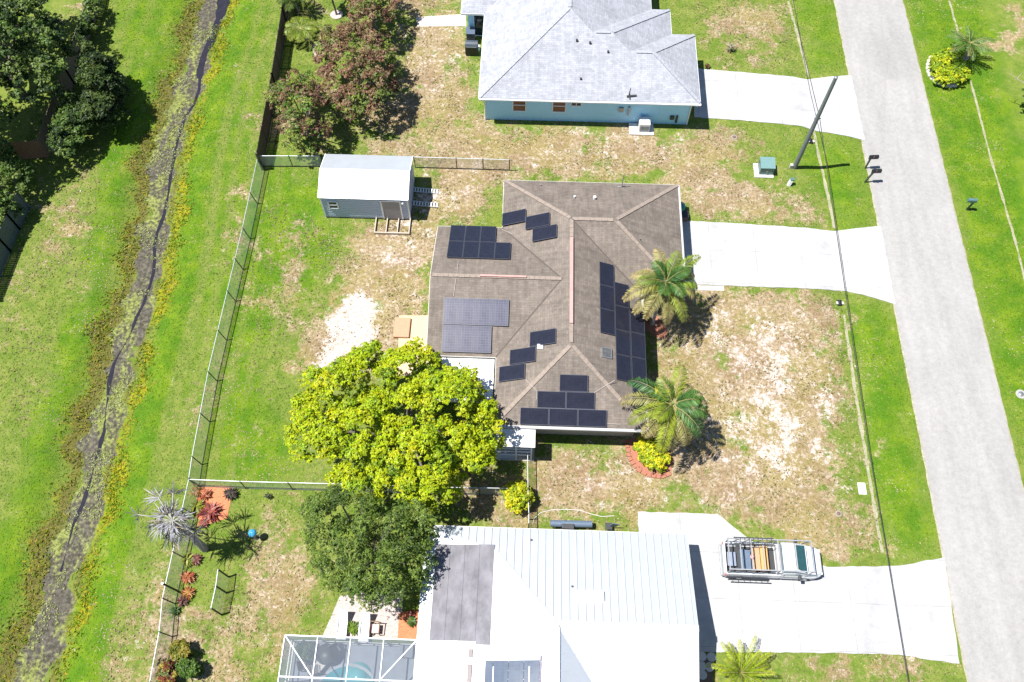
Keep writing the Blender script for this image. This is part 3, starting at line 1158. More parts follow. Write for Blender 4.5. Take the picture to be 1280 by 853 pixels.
def window(parent, c, w, h, nx, ny, frame, glass, t=0.06, bars=(1, 2)):
    """framed window on a wall whose outward normal is (nx, ny)"""
    c = Vector(c)
    nrm = Vector((nx, ny, 0)).normalized()
    sd_ = Vector((-nrm.y, nrm.x, 0))
    f = MB()
    up = Vector((0, 0, 1))
    for s in (-1, 1):
        f.bar(c + sd_ * s * w / 2 - up * h / 2 + nrm * t / 2, c + sd_ * s * w / 2 + up * h / 2 + nrm * t / 2, 0.07, 0.06, nrm)
    for k in range(bars[1] + 1):
        z = -h / 2 + h * k / bars[1]
        f.bar(c - sd_ * w / 2 + up * z + nrm * t / 2, c + sd_ * w / 2 + up * z + nrm * t / 2, 0.06, 0.06)
    for k in range(1, bars[0]):
        x = -w / 2 + w * k / bars[0]
        f.bar(c + sd_ * x - up * h / 2 + nrm * t / 2, c + sd_ * x + up * h / 2 + nrm * t / 2, 0.05, 0.05, nrm)
    fo = f.build('window', frame, parent)
    g = MB()
    a, b = c - sd_ * w / 2 + nrm * 0.012, c + sd_ * w / 2 + nrm * 0.012
    g.quad(a - up * h / 2, b - up * h / 2, b + up * h / 2, a + up * h / 2)
    g.build('pane', glass, fo)
    return fo


for x in (1.2, 4.6):
    window(H2, (x, 19.948, 1.45), 1.4, 1.1, 0, -1, M_WHITE, M_GLASS)
for y in (21.5, 26.0):
    window(H2, (6.702, y, 1.45), 1.4, 1.1, 1, 0, M_WHITE, M_GLASS)
# skylight, vents and pipes on the slopes
p = on_plane(758, 442, RN, NRM['E'])
Mx = Matrix.Translation(p) @ Matrix.Rotation(math.atan2(1.8, 4.5), 4, 'Y')
f = MB()
for s in (-1, 1):
    f.box(-0.33, 0.33, s * 0.31 - 0.025, s * 0.31 + 0.025, 0.0, 0.1, Mx)
    f.box(s * 0.31 - 0.025, s * 0.31 + 0.025, -0.285, 0.285, 0.0, 0.1, Mx)
sk = f.build('skylight', M_GREYMETAL, r2)
MB().box(-0.28, 0.28, -0.28, 0.28, 0.02, 0.07, Mx).build('skylight_pane', mat('dusty_glass', (0.1, 0.1, 0.1), 0.15, var=0.4, scale=6), H2)
for px, py, rr_, hh, mt in ((718, 247.5, 0.06, 0.2, M_WHITE), (743, 249, 0.1, 0.25, M_WHITE), (676, 232, 0.05, 0.12, M_GREYMETAL), (800, 300, 0.04, 0.15, M_GREYMETAL)):
    k = 'N' if py < 270 else 'GE'
    p = on_plane(px, py, PL[k][0], NRM[k])
    MB().tube([p - Vector((0, 0, 0.05)), p + Vector((0, 0, hh))], rr_, 10).build('vent_pipe', mt, r2)
p = on_plane(777, 234, PL['N'][0], NRM['N'])
MB().tube([p, p + Vector((0.02, 0.02, 1.3))], 0.03, 8).tube([p + Vector((-0.25, 0, 0.02)), p + Vector((0.35, 0.02, 0.1))], 0.03, 6).build('mast', M_GREYMETAL, r2)
p = on_plane(675, 434.5, PL['W'][0], NRM['W'])
MB().box(p.x - 0.17, p.x + 0.17, p.y - 0.15, p.y + 0.15, p.z - 0.05, p.z + 0.14).build('junction_box', M_WHITE, r2)


def conduit(pts, key, r=0.018):
    MB().tube([on_plane(a, b, PL[key][0], NRM[key]) + Vector((0, 0, 0.04)) for a, b in pts], r, 6).build('conduit', mat('conduit_grey', (0.38, 0.33, 0.31), 0.6), r2)


conduit([(573, 327), (571, 346)], 'WN')
conduit([(570, 349), (567, 371)], 'WS')
conduit([(657, 475), (671, 489), (671, 500)], 'S')
conduit([(742, 492), (768, 476)], 'S')
conduit([(759, 530), (776, 531)], 'S')
conduit([(627, 287), (655, 300)], 'WN')

# solar panels: parts bolted to the roof, each with its glass
PWL, PWS = 1.66, 0.99
f = MB()
for s in (-1, 1):
    f.box(-PWL / 2, PWL / 2, s * (PWS / 2 - 0.012) - 0.012, s * (PWS / 2 - 0.012) + 0.012, 0, 0.045)
    f.box(s * (PWL / 2 - 0.012) - 0.012, s * (PWL / 2 - 0.012) + 0.012, -PWS / 2 + 0.024, PWS / 2 - 0.024, 0, 0.045)
pp = f.build('solar_panel', M_PFRAME)
pp.location = (0, 0, 0)
ORG[pp.name] = Vector((0, 0, 0))
MB().box(-PWL / 2 + 0.022, PWL / 2 - 0.022, -PWS / 2 + 0.022, PWS / 2 - 0.022, 0.01, 0.04).build('panel_glass', M_PANEL, pp)
pp.parent = H2
ORD = ['first', 'second', 'third', 'fourth']
PANELS = []


def put_panel(o, p, key, longdir):
    n_ = NRM[key]
    l = Vector(longdir)
    l = (l - n_ * l.dot(n_)).normalized()
    s = n_.cross(l)
    M_ = Matrix((l, s, n_)).transposed().to_4x4()
    M_.translation = p + n_ * 0.09
    o.matrix_basis = Matrix.Translation(-ORG[H2.name]) @ M_


def row(key, p0, n_, step, longdir, labels):
    for i in range(n_):
        PANELS.append((key, p0 + step * i, longdir, labels[i]))


def slope_dir(key):
    n_ = NRM[key]
    d = Vector((0, 0, -1))
    return (d - n_ * d.dot(n_)).normalized()


# west slope, three and three
for (px, py), lab in zip(((643.3, 273.0), (672.7, 277.5), (681.5, 292.6)),
                         ('tilted dark panel nearest the outer west eave, north of the valley', 'dark panel in the middle of the three stepped above the north-west valley', 'lowest in the photo of the three stepped panels above the north-west valley')):
    PANELS.append(('W', on_plane(px, py, PL['W'][0], NRM['W']), (1, 0, 0), lab))
for (px, py), lab in zip(((679.3, 423.2), (654.2, 445.7), (640.8, 467.0)),
                         ('uppermost of the three stepped panels, beside the white junction box', 'middle panel of the three stepped ones above the white patio roof', 'lowest of the three stepped panels, at the west eave by the patio roof')):
    PANELS.append(('W', on_plane(px, py, PL['W'][0], NRM['W']), (1, 0, 0), lab))
# west wing, north slope 3 + 4, south slope 4 + 3
dn = slope_dir('WN')
c = on_plane(572.0, 293.5, PL['WN'][0], NRM['WN'])
row('WN', c, 3, Vector((1.005, 0, 0)), dn, [ORD[i] + ' from the west in the shorter row by the north eave of the west wing' for i in range(3)])
row('WN', Vector(c) - dn * 1.7 - Vector((0.0, 0, 0)), 4, Vector((1.005, 0, 0)), dn, [ORD[i] + ' from the west in the long row north of the red wing vent' for i in range(4)])
ds_ = slope_dir('WS')
c = on_plane(564.5, 389.5, PL['WS'][0], NRM['WS'])
row('WS', c, 4, Vector((1.005, 0, 0)), ds_, [ORD[i] + ' from the west in the upper row of pale sheen panels south of the wing ridge' for i in range(4)])
row('WS', c + ds_ * 1.7, 3, Vector((1.005, 0, 0)), ds_, [ORD[i] + ' from the west in the lower pale sheen row above the white patio roof' for i in range(3)])
# south hip 1 + 2 + 3
ds_ = slope_dir('S')
c = on_plane(704, 521.8, PL['S'][0], NRM['S'])
st = Vector((1.69, 0, 0))
row('S', c - st, 3, st, (1, 0, 0), [w + ' panel of the bottom row of three along the south gutter' for w in ('west end', 'middle', 'east end')])
row('S', on_plane(689.3, 500, PL['S'][0], NRM['S']), 2, st, (1, 0, 0), [w + ' panel of the pair in the middle row of the south hip' for w in ('west', 'east')])
row('S', on_plane(717, 479.3, PL['S'][0], NRM['S']), 1, st, (1, 0, 0), ['single panel at the top of the stepped south hip group'])
# east slope, three columns running along the street
st = Vector((0, -1.69, 0))
for (px, py), k, nm in (((757.3, 344.5), 3, 'innermost column beside the long red ridge vent'), ((776, 370), 4, 'middle column of the street-facing slope'), ((795.5, 403), 4, 'outer column along the street-facing eave by the palms')):
    c = on_plane(px, py, PL['E'][0], NRM['E'])
    row('E', c, k, st, (0, 1, 0), [ORD[i] + ' from the north in the ' + nm for i in range(k)])
GLARE = pp.children[0].data.copy()
GLARE.materials[0] = M_PANELGLARE
for i, (key, p, ld, lab) in enumerate(PANELS):
    o = pp if i == 0 else copy_tree(pp, H2)
    put_panel(o, p, key, ld)
    if key == 'WS':                    # southern wing rows: sky glare put into the glass colour, cells visible
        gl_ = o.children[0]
        gl_.data = GLARE
        o['label'] = 'solar panel with visible cell grid, pale blue-grey from sky glare'

# flat white patio roof in the south-west corner and the small porch
m_ = MB()
x = -5.85
while x < -1.95:
    m_.box(x, min(x + 0.285, -1.9), 20.9, 23.72, 2.36, 2.46)
    x += 0.3
m_.box(-5.85, -1.9, 20.9, 23.72, 2.33, 2.36)
pr = m_.build('patio_roof', M_WHITE, H2, 'flat white aluminium patio roof')
for x in (-5.75, -3.9, -2.0):
    MB().bar((x, 21.0, 0), (x, 21.0, 2.33), 0.1).build('post', M_WHITE, pr)
MB().bar((-5.85, 20.95, 2.26), (-1.9, 20.95, 2.26), 0.1, 0.13).build('beam', M_WHITE, pr)

a, b, c_, d_ = at(612, 533, 2.45), at(669.5, 532, 2.45), at(668, 560, 2.4), at(612, 558.5, 2.4)
px0, px1, py0, py1 = a.x, b.x, (c_.y + d_.y) / 2, 19.2
pc = MB().box(px0, px1, py0, py1, 2.38, 2.47).build('porch', mat('porch_roof', (0.62, 0.61, 0.6), 0.6, var=0.12, scale=2), H2, 'small porch with flat white roof')
for x, y in ((px0 + 0.1, py0 + 0.12), (px1 - 0.2, py0 + 0.12), (px1 - 1.1, py0 + 0.12), (px1 - 0.2, py1 - 0.2)):
    MB().bar((x, y, 0), (x, y, 2.38), 0.09).build('post', M_WHITE, pc)
fr = MB()
for z in (0.95, 1.45, 1.9, 2.3):
    fr.bar((px0 + 0.1, py0 + 0.1, z), (px1 - 0.2, py0 + 0.1, z), 0.07, 0.07)
fr.build('rail', M_WHITE, pc)
kn = MB()
kn.box(px0 + 0.1, px1 - 1.15, py0 + 0.14, py0 + 0.2, 0, 0.95)
kn.build('knee_wall', M_SHEDWALL, pc)
MB().quad((px0 + 0.1, py0 + 0.16, 0.95), (px1 - 0.2, py0 + 0.16, 0.95), (px1 - 0.2, py0 + 0.16, 2.38), (px0 + 0.1, py0 + 0.16, 2.38)).build('screen', M_SCREEN, pc)
MB().box(px0, px1, py0 + 0.05, py1, 0.01, 0.06).build('floor', M_CONCGREY, pc)

# patio slab by the west wing, with the lid lying on it
tag(drape('patio', pix([(499, 395), (536, 395), (536, 470), (497, 470)]), 0.05, M_PATIOSLAB, 1.0, 0.08), kind='structure')
a, b = at(494, 397, 0.2), at(511, 422, 0.2)
lid = MB().box(a.x, b.x, b.y, a.y, 0.06, 0.24)
tag(lid.build('wooden_pallet', M_TANPANEL, bevel=0.02), 'tan square wooden board lying on the patio beside the sand patch', 'wooden board')

# bins beside the garage
p = at(848.5, 264, 0.5)
bn = thing('wheeled_bin', (p.x, p.y, 0), 'green wheeled bin standing against the garage side of the brown roof house', 'bin')
MB().lathe((p.x, p.y, 0.05), [(0.24, 0), (0.33, 0.95), (0.36, 1.0)], 16).build('bin_body', M_GREENBIN, bn)
MB().lathe((p.x, p.y, 1.05), [(0.38, 0), (0.36, 0.06), (0.2, 0.11), (0.02, 0.12)], 16).build('lid', mat('lid_teal', (0.03, 0.25, 0.2), 0.35), bn)
for s in (-1, 1):
    MB().tube([(p.x - 0.2, p.y + s * 0.22 - 0.03, 0.12), (p.x - 0.2, p.y + s * 0.22 + 0.03, 0.12)], 0.12, 10).build('wheel', M_RUBBER, bn)
p = at(855, 271, 0.2)
bk = thing('storage_crate', (p.x, p.y, 0), 'small dark brown crate on the ground beside the green bin', 'crate')
MB().box(p.x - 0.2, p.x + 0.22, p.y - 0.3, p.y + 0.25, 0.02, 0.5).build('crate_body', M_BROWNMULCH, bk, bevel=0.02)
MB().box(p.x - 0.23, p.x + 0.25, p.y - 0.33, p.y + 0.28, 0.5, 0.56).build('lid', M_DARK, bk)

# ------------------------------------------------------------------ blue house to the north
H1 = thing('blue_house', (4, 50, 0), 'light blue stucco house with pale grey shingle hip roof at the top of the photo', 'house')
PT = 0.42
EB = 2.7


def hip(x0, x1, y0, y1, ez, mb_):
    w, d = x1 - x0, y1 - y0
    if w <= d:
        k = w / 2
        A, B = (x0 + k, y0 + k, ez + k * PT), (x0 + k, y1 - k, ez + k * PT)
        mb_.slope([(x0, y0, ez), (x1, y0, ez), A])
        mb_.slope([(x1, y0, ez), (x1, y1, ez), B, A])
        mb_.slope([(x1, y1, ez), (x0, y1, ez), B])
        mb_.slope([(x0, y1, ez), (x0, y0, ez), A, B])
    else:
        k = d / 2
        A, B = (x0 + k, y0 + k, ez + k * PT), (x1 - k, y0 + k, ez + k * PT)
        mb_.slope([(x0, y0, ez), (x1, y0, ez), B, A])
        mb_.slope([(x1, y0, ez), (x1, y1, ez), B])
        mb_.slope([(x1, y1, ez), (x0, y1, ez), A, B])
        mb_.slope([(x0, y1, ez), (x0, y0, ez), A])
    return A, B


rf = MB()
A1, B1 = hip(-3.95, 8.8, 44.55, 68, EB, rf)
A2, B2 = hip(-2.0, 10.22, 44.562, 54.0, EB - 0.006, rf)
A3, B3 = hip(-1.0, 11.95, 44.574, 51.4, EB - 0.012, rf)
A4, B4 = hip(-5.75, 3.0, 53.1, 62, EB - 0.02, rf)
ro = rf.build('roof', M_GREYSH, H1)
for p, q in (((-3.95, 44.55, EB), A1), (A1, B1), ((10.22, 54, EB), B2), ((11.95, 51.4, EB), B3), ((11.95, 44.57, EB), B3), (Vector(B3) - Vector((1.3, 0, 0)), B3), (Vector(B2) - Vector((1.2, 0, 0)), B2)):
    d = (Vector(q) - Vector(p)).normalized()
    cap_line(Vector(p) + d * 0.06, Vector(q) - d * 0.1, 0.24).build('ridge_cap', M_CAPG, ro)
for px, py, h in ((721, 52, 0.3), (737.5, 55, 0.3), (760, 66, 0.25), (726, 99.5, 0.2)):
    p = on_plane(px, py, (0, 44.55, EB), Vector((0, -PT, 1)).normalized())
    MB().tube([p - Vector((0, 0, 0.04)), p + Vector((0, 0, h * 0.7))], 0.07, 8).build('vent_pipe', M_DARK, ro)
p = on_plane(786, 120, (0, 44.55, EB), Vector((0, -PT, 1)).normalized())
MB().tube([p, p + Vector((0.05, 0, 0.75))], 0.03, 6).bar(p + Vector((-0.15, -0.1, 0.05)), p + Vector((0.55, 0.0, 0.05)), 0.12, 0.08).bar(p + Vector((0.05, -0.3, 0.02)), p + Vector((0.05, 0.3, 0.1)), 0.07, 0.05).build('antenna_mount', M_DARK, ro)
fas = MB()
for p, q in (((-3.95, 44.55), (11.95, 44.55)), ((11.95, 44.55), (11.95, 51.4)), ((10.22, 51.4), (10.22, 54)), ((-3.95, 44.55), (-3.95, 53.1)), ((-5.75, 53.1), (-3.95, 53.1)), ((-5.75, 53.1), (-5.75, 62)), ((8.8, 54), (8.8, 68)), ((10.22, 51.4), (11.95, 51.4)), ((8.8, 54), (10.22, 54))):
    fas.bar((p[0], p[1], EB - 0.12), (q[0], q[1], EB - 0.12), 0.07, 0.16)
fas.bar((-3.9, 44.49, EB - 0.1), (12.0, 44.49, EB - 0.1), 0.1, 0.1)
fas.build('gutter', M_WHITE, H1)
MB().prism([(-3.5, 45.0), (11.5, 45.0), (11.5, 50.95), (9.8, 50.95), (9.8, 53.5), (8.35, 53.5), (8.35, 67), (-5.3, 67), (-5.3, 53.6), (-3.5, 53.6)], 0, 2.56).build('wall', M_BLUEWALL, H1)
MB().tube([(-3.75, 44.5, 2.5), (-3.56, 44.95, 2.2), (-3.56, 44.95, 0.05)], 0.05, 6).build('downspout', M_WHITE, H1)
MB().tube([(11.75, 44.5, 2.5), (11.44, 44.95, 2.2), (11.44, 44.95, 0.05)], 0.05, 6).build('downspout', M_WHITE, H1)
for px, py, w, h, gl, brs in ((649.2, 131, 0.95, 1.25, M_REDGLASS, (1, 2)), (699, 132.2, 0.95, 1.25, M_REDGLASS, (1, 2)), (720.5, 128.6, 0.75, 0.42, M_GLASS, (2, 1))):
    z = 1.45 if h > 1 else 1.75
    d = ray(px, py)
    t = 45.0 / d.y
    p = d * t
    window(H1, (p.x, 44.998, min(max(CAM_H + p.z, 1.25), 1.9)), w, h, 0, -1, M_WHITE, gl, bars=brs)
w_ = window(H1, (-4.4, 53.598, 1.1), 0.9, 2.05, 0, -1, M_WHITE, M_GLASS, bars=(1, 1))
for px, z, w, h in ((775, 1.45, 0.35, 0.42), (785, 1.3, 0.12, 0.9), (840, 0.75, 0.3, 0.35), (846, 0.6, 0.14, 0.7)):
    p = at(px, 143, 0.8)
    MB().box(p.x - w / 2, p.x + w / 2, 44.88, 44.997, z - h / 2, z + h / 2).build('meter_box', M_GREYMETAL if px < 800 else M_DARK, H1)
MB().box(11.502, 11.53, 45.4, 50.4, 0.1, 2.2).build('garage_door', M_WHITE, H1)
# AC unit
p = at(802.5, 163, 0.1)
MBp = MB().box(p.x - 0.95, p.x + 0.85, p.y - 0.42, p.y + 0.65, 0.0, 0.12)
tag(MBp.build('concrete_pad', M_CONC), 'white concrete pad under the cooling unit by the blue house', 'pad')
ac = thing('ac_unit', (p.x + 0.1, p.y + 0.25, 0.12), 'white square air conditioning unit with round fan top by the blue wall', 'air conditioner')
x, y = p.x + 0.12, p.y + 0.2
MB().box(x - 0.4, x + 0.4, y - 0.4, y + 0.4, 0.12, 0.92).build('casing', mat('ac_casing', (0.62, 0.62, 0.6), 0.5), ac, bevel=0.04)
MB().lathe((x, y, 0.92), [(0.34, 0), (0.34, 0.03), (0.27, 0.035), (0.25, 0.01), (0.02, 0.01)], 20).build('fan_guard', M_WHITE, ac)
lv = MB()
for i in range(6):
    lv.bar((x - 0.33, y - 0.41, 0.24 + i * 0.1), (x + 0.33, y - 0.41, 0.24 + i * 0.1), 0.03, 0.03)
lv.build('louvre', M_GREYMETAL, ac)
# grill and bins in the north-west recess
p = at(590, 57, 0.5)
gr = thing('barbecue_grill', (p.x, p.y - 0.2, 0), 'black covered barbecue grill standing beside the west wall of the blue house', 'grill')
x, y = p.x, p.y - 0.3
MB().box(x - 0.5, x + 0.5, y - 0.35, y + 0.35, 0.1, 0.85).build('cabinet', M_BLACK, gr, bevel=0.03)
MB().tube([(x - 0.48, y, 0.85), (x + 0.48, y, 0.85)], 0.34, 12).build('hood', mat('slate_hood', (0.06, 0.075, 0.1), 0.4), gr)
MB().bar((x - 0.4, y - 0.37, 0.95), (x + 0.4, y - 0.37, 0.95), 0.04).build('handle', M_GREYMETAL, gr)
x, y = at(588.5, 45, 0.5).x, at(588.5, 45, 0.5).y
bn = thing('wheeled_bin', (x, y, 0), 'dark slate wheeled bin behind the grill at the blue house recess', 'bin')
MB().box(x - 0.33, x + 0.33, y - 0.36, y + 0.36, 0.05, 1.0).build('bin_body', mat('bin_slate', (0.05, 0.07, 0.1), 0.4), bn, bevel=0.04)
MB().box(x - 0.36, x + 0.36, y - 0.4, y + 0.38, 1.0, 1.07).build('lid', mat('lid_slate', (0.09, 0.12, 0.17), 0.35), bn, bevel=0.02)
MB().tube([(x - 0.3, y + 0.4, 0.95), (x + 0.3, y + 0.4, 0.95)], 0.03, 6).build('handle', M_BLACK, bn)
x, y = at(589, 37, 0.3).x, at(589, 37, 0.3).y
hr = thing('hose_reel', (x, y, 0), 'pale teal coiled hose against the blue house recess', 'hose')
m_ = MB()
for k in range(4):
    pts = [(x + (0.42 - 0.05 * k) * math.cos(t), y + (0.42 - 0.05 * k) * math.sin(t), 0.05 + 0.04 * k) for t in np.linspace(0, 2 * PI, 20)]
    m_.tube(pts, 0.035, 6)
m_.build('hose_coil', mat('teal_hose', (0.25, 0.55, 0.5), 0.5), hr)
x, y = at(597, 60, 0.2).x, at(597, 60, 0.2).y
pw = thing('plant_pot', (x, y, 0), 'small potted plant with pale rim between the grill and the blue wall', 'potted plant')
MB().lathe((x, y, 0), [(0.16, 0), (0.22, 0.35), (0.2, 0.35), (0.18, 0.3)], 12).build('pot', M_OFFWHITE, pw)

# ------------------------------------------------------------------ white metal roof house to the south
H3 = thing('white_roof_house', (2, 8, 0), 'house with bright white standing seam metal roof and grey flat section', 'house')
EW = 2.7
NWe, NEe = (-4.72, 13.25, EW), (9.15, 13.25, EW)
R1, J = (9.15, 8.0, 4.2), (2.04, 8.0, 4.2)
K = (-1.33, 11.93, 3.077)
P_ = (-4.85, 13.02, 2.766)
rw = MB()
rw.quad(NEe, NWe, P_, K, J, R1)                          # north slope
low = [K, P_, (-5.2, 11.0, 2.735), (-5.15, 0.0, 2.74), (-1.33, 0.0, 3.077)]
rw.quad(*low)
rw.quad(K, (-1.33, 0.0, 3.077), (2.04, 0.0, 4.2), J)     # west slope
VV = (5.72, 2.75, 2.7)
rw.quad(J, (2.04, 0.0, 4.2), (5.72, 0.0, 2.7), VV)
rw.quad(J, VV, (9.15, 2.75, 2.7), R1)
for pl in rw.f:
    pass
ro3 = rw.build('roof', M_WHITEROOF, H3)
bm = bmesh.new()
bm.from_mesh(ro3.data)
bmesh.ops.remove_doubles(bm, verts=bm.verts, dist=0.001)
bmesh.ops.recalc_face_normals(bm, faces=bm.faces)
if sum(f_.normal.z for f_ in bm.faces) < 0:
    bmesh.ops.reverse_faces(bm, faces=bm.faces)
bm.to_mesh(ro3.data)
bm.free()
seam, seamS, seamW, seamE = MB(), MB(), MB(), MB()


def zN(y):
    return EW + (13.25 - y) * 1.5 / 5.25


x = -4.5
while x < 9.1:
    if x < -1.33:
        ytop = 13.05 - (x + 4.85) * 0.31
    elif x < 2.04:
        ytop = 11.93 - (x + 1.33) * (3.93 / 3.37)
    else:
        ytop = 8.06
    seam.bar((x, 13.24, zN(13.24) + 0.025), (x, ytop + 0.04, zN(ytop + 0.04) + 0.025), 0.03, 0.045)
    if x > 2.6:
        yb = 2.8 if x > 5.72 else 8 - (x - 2.04) * (5.25 / 3.68)
        seamS.bar((x, 7.93, zN(8.07) + 0.025), (x, yb + 0.08, 4.2 - (8 - yb - 0.08) * 1.5 / 5.25 + 0.025), 0.03, 0.045)
    x += 0.42
y = 0.3
while y < 11.6:
    xw = -1.33
    xe = 2.0 if y < 8 else 2.04 - (y - 8) * (3.37 / 3.93) - 0.06
    if xe > xw + 0.1:
        seamW.bar((xw + 0.05, y, 3.077 + 0.05 * 0.333 + 0.02), (xe, y, 4.2 - (2.04 - xe) * 0.3333 + 0.02), 0.025, 0.035)
    if y < 7.6:
        xv = 2.04 + (8 - y) * (3.68 / 5.25) if y > 2.75 else 5.7
        seamE.bar((2.1, y, 4.2 - 0.06 * 0.4076 + 0.025), (xv - 0.05, y, 4.2 - (xv - 0.05 - 2.04) * 0.4076 + 0.025), 0.03, 0.05)
    y += 0.42
bm = bmesh.new()
bm.from_mesh(ro3.data)
for s_ in (seam, seamS, seamW, seamE):
    vv = [bm.verts.new(Vector(p) - ORG[H3.name]) for p in s_.v]
    for f_ in s_.f:
        bm.faces.new([vv[k] for k in f_])
bm.to_mesh(ro3.data)
bm.free()
m_ = MB()
m_.bar((2.1, 8.0, 4.235), (9.17, 8.0, 4.235), 0.32, 0.04)
m_.bar((2.04, 7.9, 4.235), (2.04, 0, 4.235), 0.25, 0.04)
m_.build('ridge_cap', mat('pale_blue_cap', (0.5, 0.54, 0.6), 0.4, metal=0.3, var=0.05), ro3)
MB().bar(Vector(K) + Vector((0, 0, 0.02)), Vector(J) + Vector((0, 0, 0.02)), 0.14, 0.05).build('hip_flashing', mat('hip_grey', (0.38, 0.41, 0.46), 0.5, var=0.05), ro3)
MB().bar(Vector(J) + Vector((0, 0, 0.02)), Vector(VV) + Vector((0, 0, 0.02)), 0.12, 0.03).build('valley_flashing', MATS['hip_grey'], ro3)


def zL(x):
    return 3.077 + (x + 1.33) * (3.077 - 2.735) / 3.87


mem = MB()
xs_ = [-4.55, -3.75, -2.95, -2.15, -1.36]
for a, b in zip(xs_[:-1], xs_[1:]):
    mem.box(a, b - 0.012, 7.17 if b < -1.5 else 7.0, 12.0, 0, 0.001)
mv = []
for (vx, vy, vz) in mem.v:
    vy2 = vy
    if vy > 11.9:
        vy2 = 12.2
    mv.append((vx, vy2, zL(vx) + (0.034 if vz > 0 else 0.006)))
mem.v = mv
mem.build('flat_membrane', M_MEMBRANE, ro3, 'grey weathered flat roof membrane')
p = on_plane(738, 746, NEe, Vector((0, 1.5, 5.25)).normalized())
Mx = Matrix.Translation(p) @ Matrix.Rotation(-math.atan2(1.5, 5.25), 4, 'X')
MB().box(-0.72, 0.72, -0.28, 0.28, 0, 0.16, Mx, 0.03).build('skylight', mat('skylight_white', (0.8, 0.8, 0.8), 0.2, var=0.03), ro3)
for px, py in ((664, 675.5), (715, 733.5)):
    p = on_plane(px, py, NEe, Vector((0, 1.5, 5.25)).normalized())
    MB().tube([p, p + Vector((0, 0, 0.12))], 0.05, 8).build('vent_pipe', M_DARK, ro3)
fas = MB()
for p, q in ((NWe, NEe), ((9.15, 2.75, 2.7), (5.72, 2.75, 2.7)), (P_, NWe), (P_, (-5.2, 11, 2.735)), ((-5.2, 11, 2.735), (-5.15, 0, 2.74))):
    fas.bar(Vector(p) - Vector((0, 0, 0.1)), Vector(q) - Vector((0, 0, 0.1)), 0.05, 0.16)
for p, q in ((NEe, R1), (R1, (9.15, 2.75, 2.7))):
    fas.bar(Vector(p) - Vector((0, 0, 0.1)), Vector(q) - Vector((0, 0, 0.1)), 0.05, 0.14)
fas.build('fascia', M_WHITE, H3)
wl = MB()
wl.prism([(-4.5, 12.75), (8.75, 12.75), (8.75, 3.2), (5.3, 3.2), (5.3, 0), (-4.5, 0)], 0, 2.6)
wl.add([(8.75, 12.75, 2.6), (8.75, 3.2, 2.6), (8.75, 8.0, 4.02)], [[0, 1, 2]])
wl.build('wall', M_OFFWHITE, H3)
MB().box(8.752, 8.79, 5.0, 10.2, 0.1, 2.3).build('garage_door', M_WHITE, H3)
# small brown vents
nW = Vector((-1, 0, 3)).normalized()
for (px, py, w, h) in ((588, 816.5, 0.2, 0.42), (586.5, 841.5, 0.22, 0.86)):
    p = at(px, py, 3.1)
    p.z = max(zL(p.x), 3.077 + (p.x + 1.33) / 3 if p.x > -1.33 else 0)
    MB().box(p.x - w / 2, p.x + w / 2, p.y - h / 2, p.y + h / 2, p.z, p.z + 0.1).build('roof_vent', mat('brown_vent', (0.23, 0.19, 0.19), 0.6), ro3)
# pool heater mat on the west slope
a = on_plane(598, 826, J, nW)
b = on_plane(675, 826, J, nW)
t_ = math.atan(1 / 3)
W_ = (b - a).length
Mx = Matrix.Translation(a + nW * 0.03) @ Matrix.Rotation(-t_, 4, 'Y')
m_ = MB()
for i in range(4):
    x0 = W_ * i / 4
    m_.box(x0 + 0.01, x0 + W_ / 4 - 0.01, -2.6, 0, 0.0, 0.03, Mx)
sh = m_.build('solar_heater', M_HEATER, H3, 'blue-grey solar pool heating mat')
for x in (-0.12, W_ + 0.06):
    MB().tube([Mx @ Vector((x, 0.2, 0.06)), Mx @ Vector((x, -2.7, 0.06))], 0.045, 8).build('header_pipe', mat('pipe_mauve', (0.2, 0.18, 0.24), 0.5), sh)
for x in (W_ * 0.26, W_ * 0.84):
    MB().box(x - 0.025, x + 0.025, -2.6, -0.3, 0.031, 0.05, Mx).build('strap', M_WHITE, sh)
# ------------------------------------------------------------------ shed
a, b, c_, d_ = at(398, 248, 2.4), at(513.5, 250, 2.4), at(513.5, 194, 2.4), at(405, 194, 2.4)
sx0, sx1, sy0, sy1 = (a.x + d_.x) / 2, (b.x + c_.x) / 2, (a.y + b.y) / 2, (c_.y + d_.y) / 2
SH = thing('garden_shed', ((sx0 + sx1) / 2, (sy0 + sy1) / 2, 0), 'grey-blue sided garden shed with white metal roof in the back yard', 'shed')
sym, srz = (sy0 + sy1) / 2, 2.4 + 0.34 * (sy1 - sy0) / 2
for nm, y0 in (('roof_panel', sy0), ('roof_panel', sy1)):
    m_ = MB()
    m_.quad((sx0, y0, 2.4), (sx1, y0, 2.4), (sx1, sym, srz), (sx0, sym, srz))
    o = m_.build(nm, M_WHITEROOF, SH, solid=0.05)
    if o.data.polygons[0].normal.z < 0:
        o.data.flip_normals()
MB().bar((sx0, sym, srz + 0.03), (sx1, sym, srz + 0.03), 0.16, 0.03).build('ridge_cap', M_WHITE, SH)
for x in (sx0 + 0.02, sx1 - 0.02):
    MB().bar((x, sy0, 2.37), (x, sym, srz - 0.03), 0.05, 0.1).bar((x, sy1, 2.37), (x, sym, srz - 0.03), 0.05, 0.1).build('rake_trim', M_WHITE, SH)
ux0, ux1, uy0, uy1 = sx0 + 0.12, sx1 - 0.1, sy0 + 0.1, sy1 - 0.1
wl = MB().prism([(ux0, uy0), (ux1, uy0), (ux1, uy1), (ux0, uy1)], 0.12, 2.34)
for x in (ux0, ux1):
    wl.add([(x, uy0, 2.34), (x, uy1, 2.34), (x, sym, srz - 0.1)], [[0, 1, 2]])
wl.build('wall', M_SHEDWALL, SH)
m_ = MB()
